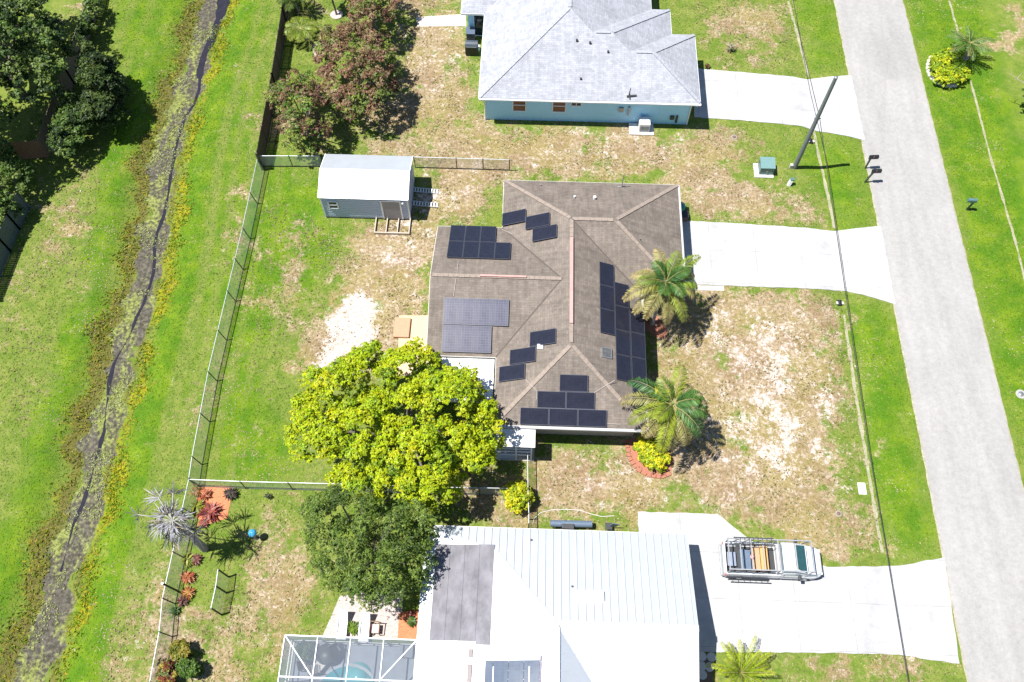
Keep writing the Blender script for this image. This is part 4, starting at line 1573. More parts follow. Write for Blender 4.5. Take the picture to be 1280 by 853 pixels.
for k in range(1, 11):
    m_.box(ux0 - 0.008, ux1 + 0.008, uy0 - 0.012, uy0, 0.12 + k * 0.2, 0.135 + k * 0.2)
m_.build('siding_lap', M_SHEDWALL, SH)
MB().box(ux0 - 0.02, ux1 + 0.02, uy0 - 0.02, uy1 + 0.02, 0.0, 0.12).build('base', M_DARK, SH)
for x in (ux0, ux1):
    MB().box(x - 0.05, x + 0.05, uy0 - 0.03, uy0 + 0.02, 0.12, 2.34).build('corner_trim', M_WHITE, SH)
xa, xb = at(479, 265, 1.0).x, at(501, 265, 1.0).x
MB().box(xa, xb, uy0 - 0.045, uy0 - 0.014, 0.14, 2.1).build('door', mat('shed_door', (0.28, 0.27, 0.28), 0.6), SH)
m_ = MB()
for x in (xa - 0.05, xb + 0.05):
    m_.box(x - 0.05, x + 0.05, uy0 - 0.06, uy0 - 0.014, 0.14, 2.2)
m_.box(xa - 0.1, xb + 0.1, uy0 - 0.062, uy0 - 0.014, 2.1, 2.2)
m_.build('door_frame', M_WHITE, SH)
wx = at(416.5, 258, 1.5).x
window(SH, (wx, uy0 - 0.014, 1.55), 0.62, 0.75, 0, -1, M_WHITE, M_GLASS, bars=(1, 2))
MB().lathe((at(503.5, 254, 2).x, uy0 - 0.1, 1.95), [(0.05, 0), (0.09, 0.06), (0.05, 0.13)], 10).build('lamp', M_WHITE, SH)
MB().box(ux1 + 0.001, ux1 + 0.03, sym - 1.0, sym + 1.0, 0.14, 2.0).build('door', mat('shed_roller', (0.3, 0.37, 0.48), 0.5), SH, 'roller door on the east end')
for (y, nm) in ((238.5, 'white slatted loading ramp, the northern of the pair at the shed east end'), (255.5, 'white slatted loading ramp, the southern of the pair at the shed east end')):
    p = at(517, y, 0.1)
    q = at(548, y + 1.5, 0.1)
    rp = thing('loading_ramp', ((p.x + q.x) / 2, p.y, 0), nm, 'ramp', 'loading ramps by the shed')
    x0, x1 = ux1 + 0.05, q.x
    for s in (-0.17, 0.17):
        MB().bar((x0, p.y + s, 0.22), (x1, p.y + s, 0.06), 0.04, 0.07).build('rail', M_GALV, rp)
    k = int((x1 - x0) / 0.19)
    for i in range(k):
        t = (i + 0.5) / k
        MB().bar((x0 + (x1 - x0) * t, p.y - 0.15, 0.22 - 0.16 * t), (x0 + (x1 - x0) * t, p.y + 0.15, 0.22 - 0.16 * t), 0.08, 0.04).build('slat', M_WHITE, rp)
a, b = at(467.5, 291.5, 0.1), at(514, 273, 0.1)
dk = thing('deck_frame', ((a.x + b.x) / 2, (a.y + b.y) / 2, 0), 'unfinished wooden deck frame lying on the ground before the shed door', 'wooden frame')
for y in (a.y, b.y - 0.05):
    MB().bar((a.x, y, 0.13), (b.x, y, 0.13), 0.08, 0.18).build('long_beam', M_WOODGREY, dk)
for t in (0.0, 0.33, 0.66, 1.0):
    x = a.x + 0.04 + (b.x - a.x - 0.08) * t
    MB().bar((x, a.y + 0.04, 0.125), (x, b.y - 0.09, 0.125), 0.07, 0.17).build('joist', M_WOODGREY, dk)


# ------------------------------------------------------------------ fences
def chain_link(name, tops, base_shift, label, hgt=1.2, spacing=2.6, posts=None, postmat=None, r=0.035, mesh_mat=None):
    """tops: points of the top rail; base_shift(x): foot of the fence relative to its top (a slight lean)"""
    root = thing(name, (tops[0].x, tops[0].y, 0), label, 'fence', 'chain-link fences round the yards')
    pts = [tops[0]]
    for a_, b_ in zip(tops[:-1], tops[1:]):
        L_ = (b_ - a_).length
        k = max(1, round(L_ / spacing))
        for i in range(1, k + 1):
            pts.append(a_.lerp(b_, i / k))
    net = MB()
    for a_, b_ in zip(pts[:-1], pts[1:]):
        fa, fb = a_ + base_shift, b_ + base_shift
        fa.z, fb.z = gz(fa.x, fa.y) + 0.03, gz(fb.x, fb.y) + 0.03
        net.quad(fa, fb, b_, a_)
    net.build('wire_netting', mesh_mat or M_NET, root)
    MB().tube(pts, 0.028, 6).build('top_rail', M_GALV, root)
    btm = [Vector((p.x + base_shift.x, p.y + base_shift.y, gz(p.x + base_shift.x, p.y + base_shift.y) + 0.04)) for p in pts]
    MB().tube(btm, 0.018, 5).build('tension_wire', M_WIREPOST, root)
    for p in pts:
        f_ = p + base_shift
        f_.z = gz(f_.x, f_.y) - 0.02
        MB().tube([f_, p + Vector((0, 0, 0.05))], r, 7).build('post', postmat or M_WIREPOST, root)
    return root


FH = 1.25
tp = [at(*q, FH) for q in ((321.5, 199), (303, 285), (284, 364), (260, 465), (240, 571), (236, 598))]
chain_link('chain_link_fence', tp, Vector((0.22, -0.05, -FH)), 'long chain-link fence along the ditch beside the mown back lawn', FH)
tp = [at(*q, FH) for q in ((236, 599), (228, 635), (216, 690), (203, 748), (199, 790), (187, 853), (180, 890))]
chain_link('chain_link_fence', tp, Vector((0.3, -0.05, -FH)), 'chain-link fence along the ditch passing the silver palm and sandy strip', FH)
tp = [at(*q, FH) for q in ((321.5, 195), (400, 195.2))]
chain_link('chain_link_fence', tp, Vector((0.0, 0.08, -FH)), 'short chain-link fence run between ditch corner and shed', FH, 2.0)
tp = [at(*q, FH) for q in ((517, 196.5), (570, 198), (637, 200))]
chain_link('chain_link_fence', tp, Vector((0.0, 0.08, -FH)), 'chain-link fence run between shed and the brown roof house', FH, 2.4)
tp = [at(*q, FH) for q in ((236.5, 599.5), (300, 602), (420, 605), (540, 609), (657, 611))]
chain_link('chain_link_fence', tp, Vector((0.0, -0.02, -FH)), 'chain-link cross fence running from the ditch under the yellow-green tree', FH, 2.4)
tp = [at(*q, FH) for q in ((659.5, 563), (660, 611), (661, 642), (661, 655))]
chain_link('chain_link_fence', tp, Vector((0.0, 0.0, -FH)), 'chain-link fence run from the small porch to the white roof house', FH, 1.8)
# short free-standing stretch in the south-west yard
ft = [at(*q, 1.4) for q in ((272.5, 712), (269.8, 732.5), (263.7, 760.5))]
fs = thing('fence_panel', (ft[1].x, ft[1].y, 0), 'short free-standing wire fence panel with dark posts on the south-west lawn', 'fence')
bs = Vector((0.22, -0.1, -1.4))
nb = MB()
nb.quad(ft[0] + bs, ft[2] + bs, ft[2], ft[0])
nb.build('wire_netting', M_NET, fs)
MB().tube(ft, 0.03, 6).build('top_rail', M_GALV, fs)
for p in ft:
    MB().tube([p + bs - Vector((0, 0, 0.05)), p], 0.05, 8).build('post', M_BLACK, fs)
p = at(203, 729.5, 1.6)
ps = thing('leaning_post', (p.x, p.y, 0), 'single dark leaning post between the red bromeliads and the ditch fence', 'post')
q = at(228, 742, 0)
MB().tube([q, p], 0.055, 8).build('shaft', M_BLACK, ps)
MB().lathe((p.x, p.y, p.z - 0.02), [(0.05, 0), (0.09, 0.02), (0.06, 0.06)], 8).build('cap', M_GALV, ps)


def board_fence(name, tops, h, mt, label, board=0.15, seed=0, rails=True):
    rr_ = random.Random(seed)
    root = thing(name, (tops[0].x, tops[0].y, 0), label, 'fence', 'wooden board fences')
    m_ = MB()
    for a_, b_ in zip(tops[:-1], tops[1:]):
        a_, b_ = Vector((a_.x, a_.y, 0)), Vector((b_.x, b_.y, 0))
        L_ = (b_ - a_).length
        k = max(1, int(L_ / board))
        d = (b_ - a_) / k
        for i in range(k):
            p = a_ + d * (i + 0.5)
            hh = h + rr_.uniform(-0.03, 0.03)
            m_.bar(p - Vector((0, 0, 0.0)), p + Vector((0, 0, hh)), board * 0.93, 0.025 + rr_.uniform(0, 0.012), d.cross(Vector((0, 0, 1))).normalized())
    m_.build('boards', mt, root)
    for z in (0.4, h - 0.3):
        r_ = MB()
        for a_, b_ in zip(tops[:-1], tops[1:]):
            s = (Vector((b_.x, b_.y, 0)) - Vector((a_.x, a_.y, 0))).normalized().cross(Vector((0, 0, 1))) * 0.06
            r_.bar(Vector((a_.x, a_.y, z)) + s, Vector((b_.x, b_.y, z)) + s, 0.05, 0.09)
        r_.build('rail', mt, root)
    for a_, b_ in zip(tops[:-1], tops[1:]):
        L_ = math.dist((a_.x, a_.y), (b_.x, b_.y))
        k = max(1, round(L_ / 2.4))
        for i in range(k + 1):
            p = a_.lerp(b_, i / k)
            MB().box(p.x - 0.06, p.x + 0.06, p.y - 0.06, p.y + 0.06, 0, h + 0.02).build('post', mt, root)
    return root


board_fence('board_fence', [at(*q, 1.8) for q in ((362, -60), (352, 10), (339, 92), (320, 192))], 1.8, M_WOODDK, 'dark brown board fence beside the reddish trees, running north from the shed lawn', seed=1)
board_fence('board_fence', [at(*q, 1.8) for q in ((124, -70), (108, 0), (79, 83), (46, 175))], 1.8, mat('tan_fence_wood', (0.2, 0.16, 0.12), 0.85, var=0.3, scale=3, streak=(5, 5, 0.5)), 'weathered board fence under the big green trees west of the ditch', seed=2)
board_fence('board_fence', [at(*q, 1.8) for q in ((45, 176), (10, 179), (-40, 182))], 1.8, M_WOODBR, 'reddish brown board fence at the left edge of the photo', seed=3)
board_fence('board_fence', [at(*q, 1.8) for q in ((21, 240), (8, 268), (-4, 296), (-30, 360))], 1.8, M_SLATEFENCE, 'slate grey board fence by the shrubs at the far left', seed=4)


# ------------------------------------------------------------------ foliage helpers
def unit(v):
    return v / (np.linalg.norm(v, axis=1, keepdims=True) + 1e-9)


def leaf_mesh(name, C, Nn, Ln, Wn, colr, mt, parent=None, rng=RNG, axis=None, tip=None):
    """one small rhombic leaf per point"""
    n_ = len(C)
    Nn = unit(Nn)
    if axis is None:
        axis = rng.normal(size=(n_, 3))
    t = unit(axis - (axis * Nn).sum(1, keepdims=True) * Nn)
    b = np.cross(Nn, t)
    Ln, Wn = np.broadcast_to(Ln, (n_,))[:, None], np.broadcast_to(Wn, (n_,))[:, None]
    V = np.stack([C - t * Ln / 2, C + b * Wn / 2 + Nn * Ln * 0.06, C + t * Ln / 2 - Nn * Ln * 0.08, C - b * Wn / 2 + Nn * Ln * 0.06], 1)
    org = np.array(ORG[parent.name]) if parent is not None else np.array([0.0, 0, 0])
    V = (V - org).reshape(-1, 3)
    m_ = bpy.data.meshes.new(name)
    m_.vertices.add(4 * n_)
    m_.vertices.foreach_set('co', V.astype(np.float32).ravel())
    m_.loops.add(4 * n_)
    m_.loops.foreach_set('vertex_index', np.arange(4 * n_, dtype=np.int32))
    m_.polygons.add(n_)
    m_.polygons.foreach_set('loop_start', np.arange(0, 4 * n_, 4, dtype=np.int32))
    m_.update(calc_edges=True)
    ca = m_.color_attributes.new('tint', 'FLOAT_COLOR', 'POINT')
    cc = np.concatenate([np.clip(colr, 0, 1), np.ones((n_, 1))], 1)
    ca.data.foreach_set('color', np.repeat(cc, 4, axis=0).astype(np.float32).ravel())
    return link_mesh(name, m_, mt, parent, Vector((0, 0, 0)) if parent is None else None)


def crown(poly, zlo, zhi, n_cl, per, rad_, leaf, pal, seed, wts=None, gap=0.0, under=0.25, spiky=0.0, wide=0.6, jit=0.08, boughs=0):
    """leaf clumps through a domed volume standing over an outline on the ground plan; returns arrays and clump centres"""
    rg = np.random.default_rng(seed)
    P = np.array(poly)
    lo, hi = P.min(0), P.max(0)
    ed = [(P[i], P[(i + 1) % len(P)]) for i in range(len(P))]

    def edge_d(Q):
        best = np.full(len(Q), 1e9)
        for a_, b_ in ed:
            d = b_ - a_
            t = np.clip(((Q - a_) @ d) / (d @ d), 0, 1)
            best = np.minimum(best, np.linalg.norm(Q - (a_ + t[:, None] * d), axis=1))
        return best
    Q = rg.uniform(lo, hi, size=(n_cl * 12, 2))
    Q = Q[inside([tuple(p) for p in P], Q[:, 0], Q[:, 1])]
    D = edge_d(Q)
    k = D > rad_ * 0.55
    Q, D = Q[k], D[k]
    # keep clumps apart
    keep = []
    md = math.sqrt((hi - lo).prod() / n_cl) * 0.62
    for i in range(len(Q)):
        if all((Q[i] - Q[j]) @ (Q[i] - Q[j]) > md * md for j in keep[-400:]):
            keep.append(i)
        if len(keep) >= n_cl:
            break
    Q, D = Q[keep], D[keep]
    if gap:
        k = rg.random(len(Q)) > gap
        Q, D = Q[k], D[k]
    bump_ = np.zeros(len(Q))
    if boughs:                                  # lobes of foliage with deep gaps between them
        Bq = rg.uniform(lo, hi, size=(boughs * 30, 2))
        Bq = Bq[inside([tuple(p) for p in P], Bq[:, 0], Bq[:, 1])]
        sp_ = math.sqrt((hi - lo).prod() * 0.75 / boughs)
        kb = []
        for i in range(len(Bq)):
            if all((Bq[i] - Bq[j]) @ (Bq[i] - Bq[j]) > (0.72 * sp_) ** 2 for j in kb):
                kb.append(i)
        Bq = Bq[kb]
        dist = np.linalg.norm(Q[:, None, :] - Bq[None], axis=2)
        br_ = sp_ * rg.uniform(0.42, 0.66, len(Bq))
        bh_ = rg.uniform(-0.26, 0.2, len(Bq)) * (zhi - zlo)
        rel = dist / br_[None]
        k_ = rel.argmin(1)
        rm = rel.min(1)
        okb = rm < 1.02
        bump_ = (np.sqrt(np.clip(1 - np.minimum(rm, 1) ** 2, 0, 1)) * br_[k_] * 0.95 + bh_[k_])
        Q, D, bump_ = Q[okb], D[okb], bump_[okb]
    R = max(D.max(), 0.3)
    s = np.clip(D / (R * 0.8), 0, 1)
    Z = zlo + (zhi - zlo) * (0.72 if boughs else 1.0) * np.sqrt(1 - (1 - s) ** 2) + bump_ + rg.normal(0, jit * (zhi - zlo), len(Q))
    CC = np.column_stack([Q, Z])
    nu = int(len(CC) * under)
    if nu:
        lowr = CC[rg.integers(0, len(CC), nu)].copy()
        lowr[:, 2] = zlo + (lowr[:, 2] - zlo) * rg.uniform(0.1, 0.6, nu)
        CC = np.concatenate([CC, lowr])
    m = len(CC)
    pal = np.array(pal)
    cl_r = rad_ * rg.uniform(0.65, 1.25, m)
    cl_c = rg.choice(len(pal), m, p=wts)
    ci = np.repeat(np.arange(m), per)
    nr = max(1, per // 7)                       # leaves sit in rosettes of about seven
    d = unit(rg.normal(size=(m * nr, 3)))
    d[:, 2] = np.abs(d[:, 2]) * 0.9 + 0.1 * d[:, 2]
    rr_ = rg.uniform(0.25, 1.15, m * nr) ** 0.6
    cr = np.repeat(np.arange(m), nr)
    Rp = CC[cr] + d * (rr_ * cl_r[cr])[:, None] * np.array([1.05, 1.05, 0.8])
    ri = np.minimum(np.arange(m * per) % per // 7, nr - 1) + ci * nr
    ld = unit(rg.normal(size=(m * per, 3)) * np.array([1, 1, 0.55]) + d[ri] * 0.5)
    Cp = Rp[ri] + ld * leaf * 0.55
    Nn = d[ri] * 0.6 + rg.normal(0, 0.4, (m * per, 3)) + np.array([0, 0, 0.6])
    ax = ld
    cc = pal[cl_c[ci]]
    alt = rg.random(m * per) < 0.25
    cc = np.where(alt[:, None], pal[rg.choice(len(pal), m * per, p=wts)], cc)
    cc = cc * rg.uniform(0.75, 1.3, (m * nr, 1))[ri] * rg.uniform(0.85, 1.15, (m * per, 1)) * rg.uniform(0.92, 1.08, (m * per, 3))
    Ls = leaf * rg.uniform(0.7, 1.35, m * per)
    return dict(C=Cp, N=Nn, L=Ls, W=Ls * wide, col=cc, ax=ax, cl=CC, rg=rg)


def make_tree(name, label, cat, poly_px, zc, zlo, zhi, n_cl, per, rad_, leaf, pal, seed, trunk_r=0.2, group=None, wts=None, gap=0.0, limbs=7, under=0.25, spiky=0.0, wide=0.6, base=None, jit=0.08, boughs=0):
    poly = pix(poly_px, zc)
    c = crown(poly, zlo, zhi, n_cl, per, rad_, leaf, pal, seed, wts, gap, under, spiky, wide, jit, boughs)
    cx, cy = (np.array(poly).mean(0) if base is None else base)
    root = thing(name, (cx, cy, gz(cx, cy)), label, cat, group)
    z0 = gz(cx, cy)
    rg = random.Random(seed)
    fork = Vector((cx + rg.uniform(-0.2, 0.2), cy + rg.uniform(-0.2, 0.2), z0 + max(0.5, zlo * 0.75)))
    MB().tube([(cx, cy, z0 - 0.1), (cx + 0.03, cy, z0 + 0.3), fork], [trunk_r * 1.35, trunk_r, trunk_r * 0.8], 9).build('trunk', M_BARK, root)
    cl = c['cl']
    for i in range(limbs):
        p = Vector(cl[(i * 7919) % len(cl)])
        mid_ = fork.lerp(p, 0.5) + Vector((0, 0, 0.25))
        MB().tube([fork - Vector((0, 0, 0.1)), mid_, p], [trunk_r * 0.6, trunk_r * 0.35, trunk_r * 0.1], 6).build('limb', M_BARK, root)
    leaf_mesh('crown', c['C'], c['N'], c['L'], c['W'], c['col'], M_LEAF, root, c['rg'], c['ax'])
    return root


# ------------------------------------------------------------------ trees
YG = [(0.37, 0.43, 0.006), (0.3, 0.39, 0.007), (0.21, 0.32, 0.01), (0.42, 0.43, 0.008), (0.11, 0.19, 0.012)]
make_tree('shade_tree', 'big yellow-green shade tree overhanging the patio of the brown roof house', 'tree',
          [(357, 532), (362, 500), (380, 465), (405, 455), (432, 445), (455, 428), (490, 422), (505, 430), (537, 420), (553, 437), (548, 452), (582, 450), (597, 465), (617, 492), (618, 512), (632, 535), (618, 545), (619, 577), (597, 592), (580, 580), (579, 600), (562, 620), (530, 630), (500, 626), (470, 616), (430, 614), (408, 595), (416, 570), (385, 575), (352, 566)],
          4.6, 2.2, 6.3, 420, 220, 0.4, 0.14, YG, 11, 0.28, wts=[0.36, 0.33, 0.17, 0.08, 0.06], gap=0.05, limbs=16, jit=0.06, boughs=38, under=0.12)
OAK = [(0.085, 0.145, 0.022), (0.125, 0.19, 0.03), (0.18, 0.235, 0.045), (0.055, 0.095, 0.018)]
make_tree('oak_tree', 'dark green small-leaved tree leaning over the corner of the white metal roof', 'tree',
          [(372, 650), (382, 615), (410, 600), (445, 612), (480, 625), (520, 622), (545, 645), (546, 690), (538, 722), (515, 738), (500, 755), (470, 768), (440, 758), (425, 738), (400, 728), (388, 700), (374, 680)],
          4.6, 2.2, 5.9, 300, 150, 0.4, 0.13, OAK, 12, 0.22, gap=0.14, limbs=14, wide=0.4, jit=0.08, boughs=26, under=0.12)
MANGO = [(0.23, 0.12, 0.075), (0.17, 0.1, 0.06), (0.13, 0.18, 0.04), (0.19, 0.26, 0.04), (0.3, 0.2, 0.12), (0.11, 0.045, 0.035)]
for px_, lab, sd_, (nc) in (([(392, 62), (402, 40), (425, 32), (452, 33), (482, 40), (495, 62), (497, 92), (488, 118), (468, 136), (445, 141), (424, 130), (408, 108), (394, 86)], 'largest reddish brown tree, between the palm clump and the dry back yard', 31, 120),
                            ([(428, -30), (432, 12), (445, 28), (478, 32), (494, 18), (498, -20), (470, -45)], 'reddish brown tree cut by the top edge of the photo', 32, 60),
                            ([(330, 120), (340, 98), (366, 88), (392, 94), (408, 116), (415, 140), (410, 162), (392, 177), (372, 186), (354, 168), (340, 145)], 'red and green mottled tree growing against the dark board fence', 33, 90)):
    make_tree('mango_tree', lab, 'tree', px_, 3.2, 1.3, 4.3, int(nc * 1.5), 150, 0.4, 0.17, MANGO if sd_ != 33 else MANGO[1:4] + [(0.1, 0.19, 0.03), MANGO[5], MANGO[0]], sd_, 0.15, 'reddish trees behind the board fence', wts=[0.22, 0.16, 0.2, 0.17, 0.17, 0.08], gap=0.08, wide=0.42, limbs=8, jit=0.07, boughs=12, under=0.15)
DARK = [(0.05, 0.1, 0.018), (0.085, 0.15, 0.025), (0.14, 0.2, 0.045), (0.028, 0.055, 0.016)]
make_tree('broadleaf_tree', 'big dark green tree filling the top left corner of the photo', 'tree', [(-70, -40), (20, -50), (56, -14), (76, 22), (78, 55), (70, 85), (44, 106), (10, 114), (-70, 112)], 5.2, 2.2, 7.0, 300, 170, 0.5, 0.18, DARK, 41, 0.3, limbs=9, gap=0.05, boughs=22, jit=0.06, base=at2(30, 120))
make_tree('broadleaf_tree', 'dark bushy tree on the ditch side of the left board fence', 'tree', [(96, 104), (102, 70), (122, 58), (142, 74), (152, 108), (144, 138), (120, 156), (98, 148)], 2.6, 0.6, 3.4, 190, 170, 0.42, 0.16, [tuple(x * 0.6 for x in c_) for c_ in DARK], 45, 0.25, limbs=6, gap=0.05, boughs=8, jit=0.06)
make_tree('broadleaf_tree', 'tall dark tree added at the left edge to cast shade by the reddish brown fence', 'tree', [(-120, 70), (-40, 66), (-14, 92), (-4, 126), (-14, 156), (-40, 168), (-120, 170)], 6.0, 3.0, 8.5, 150, 170, 0.5, 0.18, DARK, 46, 0.25, limbs=7, gap=0.03, boughs=10, jit=0.06)  # added tree, mostly out of view, to shade the ground behind the fence
make_tree('broadleaf_shrub', 'dark green vine-like shrub spilling east of the left board fence', 'shrub', [(76, 130), (86, 112), (104, 128), (116, 150), (108, 178), (86, 196), (66, 190), (64, 160)], 1.6, 0.3, 2.4, 80, 200, 0.42, 0.16, DARK, 42, 0.08, limbs=5, gap=0.1)
make_tree('broadleaf_shrub', 'narrow green shrub by the top of the left board fence', 'shrub', [(106, 10), (118, -10), (128, 5), (122, 40), (108, 62), (98, 50)], 1.2, 0.3, 1.8, 26, 170, 0.35, 0.15, DARK, 43, 0.06, limbs=3)
make_tree('broadleaf_shrub', 'green shrub at the left edge between brown and slate fences', 'shrub', [(-30, 190), (10, 186), (34, 196), (44, 215), (34, 232), (14, 262), (-6, 300), (-40, 300)], 1.8, 0.4, 2.6, 70, 180, 0.42, 0.17, DARK[1:3] + [(0.11, 0.17, 0.03), DARK[0]], 44, 0.08, limbs=5)
YB = [(0.46, 0.47, 0.012), (0.34, 0.4, 0.012), (0.55, 0.5, 0.015), (0.2, 0.28, 0.012)]
make_tree('round_bush', 'round bright yellow bush beside the chain-link fence by the white roof house', 'bush', [(627, 618), (633, 606), (648, 601), (661, 606), (667, 619), (662, 633), (648, 640), (633, 634)], 0.9, 0.2, 1.3, 42, 130, 0.22, 0.13, YB, 51, 0.05, limbs=4)
make_tree('round_bush', 'yellow croton shrub in the brick-edged palm bed', 'bush', [(792, 548), (806, 545), (822, 556), (834, 565), (838, 580), (826, 590), (808, 586), (796, 570)], 0.5, 0.1, 0.9, 48, 110, 0.2, 0.12, YB, 52, 0.03, limbs=4)
make_tree('round_bush', 'yellow shrub tuft tucked behind the southern house palm', 'bush', [(812, 488), (824, 484), (836, 492), (832, 504), (818, 506)], 0.6, 0.1, 0.9, 16, 110, 0.2, 0.12, YB, 53, 0.03, limbs=2)
make_tree('round_bush', 'olive round bush by the ditch fence in the bottom left yard', 'bush', [(212, 812), (219, 802), (232, 801), (240, 810), (238, 822), (224, 827), (214, 822)], 0.7, 0.15, 1.0, 26, 120, 0.2, 0.12, [(0.2, 0.19, 0.02), (0.13, 0.15, 0.02), (0.24, 0.2, 0.03)], 54, 0.04, limbs=3)
make_tree('round_bush', 'dark green round bush at the bottom left beside the olive one', 'bush', [(222, 832), (230, 824), (244, 826), (249, 838), (242, 848), (228, 848)], 0.7, 0.15, 1.0, 26, 120, 0.2, 0.12, [(0.05, 0.1, 0.015), (0.08, 0.15, 0.02)], 55, 0.04, limbs=3)
make_tree('mottled_shrub', 'red and yellow mottled shrub at the foot of the ditch fence, bottom left', 'shrub', [(200, 830), (210, 822), (220, 832), (220, 850), (212, 865), (200, 860)], 0.5, 0.1, 0.9, 22, 90, 0.2, 0.14, [(0.3, 0.26, 0.04), (0.2, 0.06, 0.03), (0.1, 0.14, 0.03), (0.05, 0.05, 0.03)], 56, 0.03, limbs=2)
make_tree('garden_hedge', 'crescent yellow hedge round the small palm across the road', 'hedge', [(1162, 84), (1164, 72), (1174, 64), (1186, 62), (1192, 70), (1186, 80), (1194, 88), (1208, 86), (1213, 93), (1204, 102), (1188, 106), (1172, 101)], 0.7, 0.25, 0.95, 80, 110, 0.24, 0.13, [(0.34, 0.42, 0.012), (0.24, 0.34, 0.012), (0.45, 0.47, 0.015), (0.15, 0.25, 0.012)], 57, 0.04, limbs=4)
st = thing('stone_edging', at(1170, 90), 'curved row of pale stones edging the yellow hedge across the road', 'edging')
for i in range(13):
    t = rad(150 + i * 11)
    p = at(1187 + 27 * math.cos(t), 85 - 23 * math.sin(t), 0)
    MB().lathe((p.x, p.y, 0), [(0.2, 0), (0.22, 0.12), (0.12, 0.2)], 7).build('stone', mat('pale_stone', (0.5, 0.46, 0.4), 0.85, var=0.2), st)


# ------------------------------------------------------------------ palms
def frond_arrays(base, az, el0, length, droop, nl, lw, ll, colA, colB, rg, vee=0.5):
    """curved rachis with leaflets on both sides; colours run from colA at the base to colB at the tip"""
    pts, p, el = [], np.array(base, float), el0
    k = 14
    for i in range(k + 1):
        pts.append(p.copy())
        d = np.array([math.cos(az) * math.cos(el), math.sin(az) * math.cos(el), math.sin(el)])
        p = p + d * length / k
        el -= droop / k * (0.5 + 1.2 * i / k)
    pts = np.array(pts)
    C, N_, A, Ls, W_, K_ = [], [], [], [], [], []
    side = np.array([-math.sin(az), math.cos(az), 0])
    for i in range(nl):
        t = 0.12 + 0.88 * (i + 0.5) / nl
        x = t * k
        j = min(int(x), k - 1)
        q = pts[j] + (pts[j + 1] - pts[j]) * (x - j)
        tg = pts[j + 1] - pts[j]
        tg = tg / np.linalg.norm(tg)
        up = np.cross(tg, side)
        up = up / np.linalg.norm(up)
        if up[2] < 0:
            up = -up
        L_ = ll * (0.55 + 0.9 * math.sin(PI * min(1, t * 0.9 + 0.1))) * rg.uniform(0.85, 1.15)
        for s in (-1, 1):
            a = side * s * rg.uniform(0.75, 0.95) + tg * rg.uniform(0.45, 0.75) - up * vee * rg.uniform(0.3, 1.1)
            a = a / np.linalg.norm(a)
            C.append(q + a * L_ / 2)
            A.append(a)
            N_.append(up + side * s * 0.4 + rg.normal(0, 0.15, 3))
            Ls.append(L_)
            W_.append(lw * rg.uniform(0.8, 1.2))
            f_ = np.clip(t + rg.normal(0, 0.15), 0, 1)
            K_.append((np.array(colA) * (1 - f_) + np.array(colB) * f_) * rg.uniform(0.8, 1.2))
    return pts, np.array(C), np.array(N_), np.array(A), np.array(Ls), np.array(W_), np.array(K_)


def palm(name, label, base, top, fronds, trunk_r=(0.17, 0.11), seed=1, group=None, cat='palm tree', lw=0.045, ll=0.42, nl=46, hub=True):
    rg = np.random.default_rng(seed)
    root = thing(name, (base.x, base.y, gz(base.x, base.y)), label, cat, group)
    if (top - base).length > 0.5:
        b, t = base, top
        pts, rs = [], []
        for i in range(9):
            f_ = i / 8
            q = b.lerp(t, f_)
            q.z = b.z - 0.05 + (t.z - b.z + 0.05) * f_
            bend = math.sin(f_ * PI * 0.5)
            q.x = b.x + (t.x - b.x) * (0.55 * f_ + 0.45 * f_ * f_)
            q.y = b.y + (t.y - b.y) * (0.55 * f_ + 0.45 * f_ * f_)
            pts.append(q)
            rs.append(trunk_r[0] + (trunk_r[1] - trunk_r[0]) * f_ + (0.05 if i == 0 else 0))
        MB().tube(pts, rs, 10).build('trunk', M_PALMBARK, root)
    if hub:
        MB().tube([top - Vector((0, 0, 0.25)), top + Vector((0, 0, 0.35))], [trunk_r[1] * 1.2, 0.05], 8).build('crownshaft', mat('crownshaft_green', (0.12, 0.17, 0.05), 0.6, var=0.2), root)
    for (az, el, ln, dr, cA, cB) in fronds:
        pts, C, N_, A, Ls, W_, K_ = frond_arrays(tuple(top + Vector((0, 0, 0.12))), rad(az), rad(el), ln * (1.12 if name == 'coconut_palm' else 1.0), rad(dr), nl, lw, ll, cA, cB, rg)
        rc = MB().tube([Vector(p) for p in pts[::2]], [0.03 - 0.0035 * i for i in range(len(pts[::2]))], 5)
        fo = rc.build('frond', mat('frond_rib', (0.25, 0.24, 0.07), 0.6, var=0.2), root)
        leaf_mesh('leaflets', C, N_, Ls, W_, K_, M_FROND, fo, rg, A)
    return root


GR, YL, BR, OL = (0.075, 0.16, 0.025), (0.24, 0.29, 0.025), (0.35, 0.28, 0.13), (0.19, 0.23, 0.045)
DG = (0.04, 0.11, 0.035)
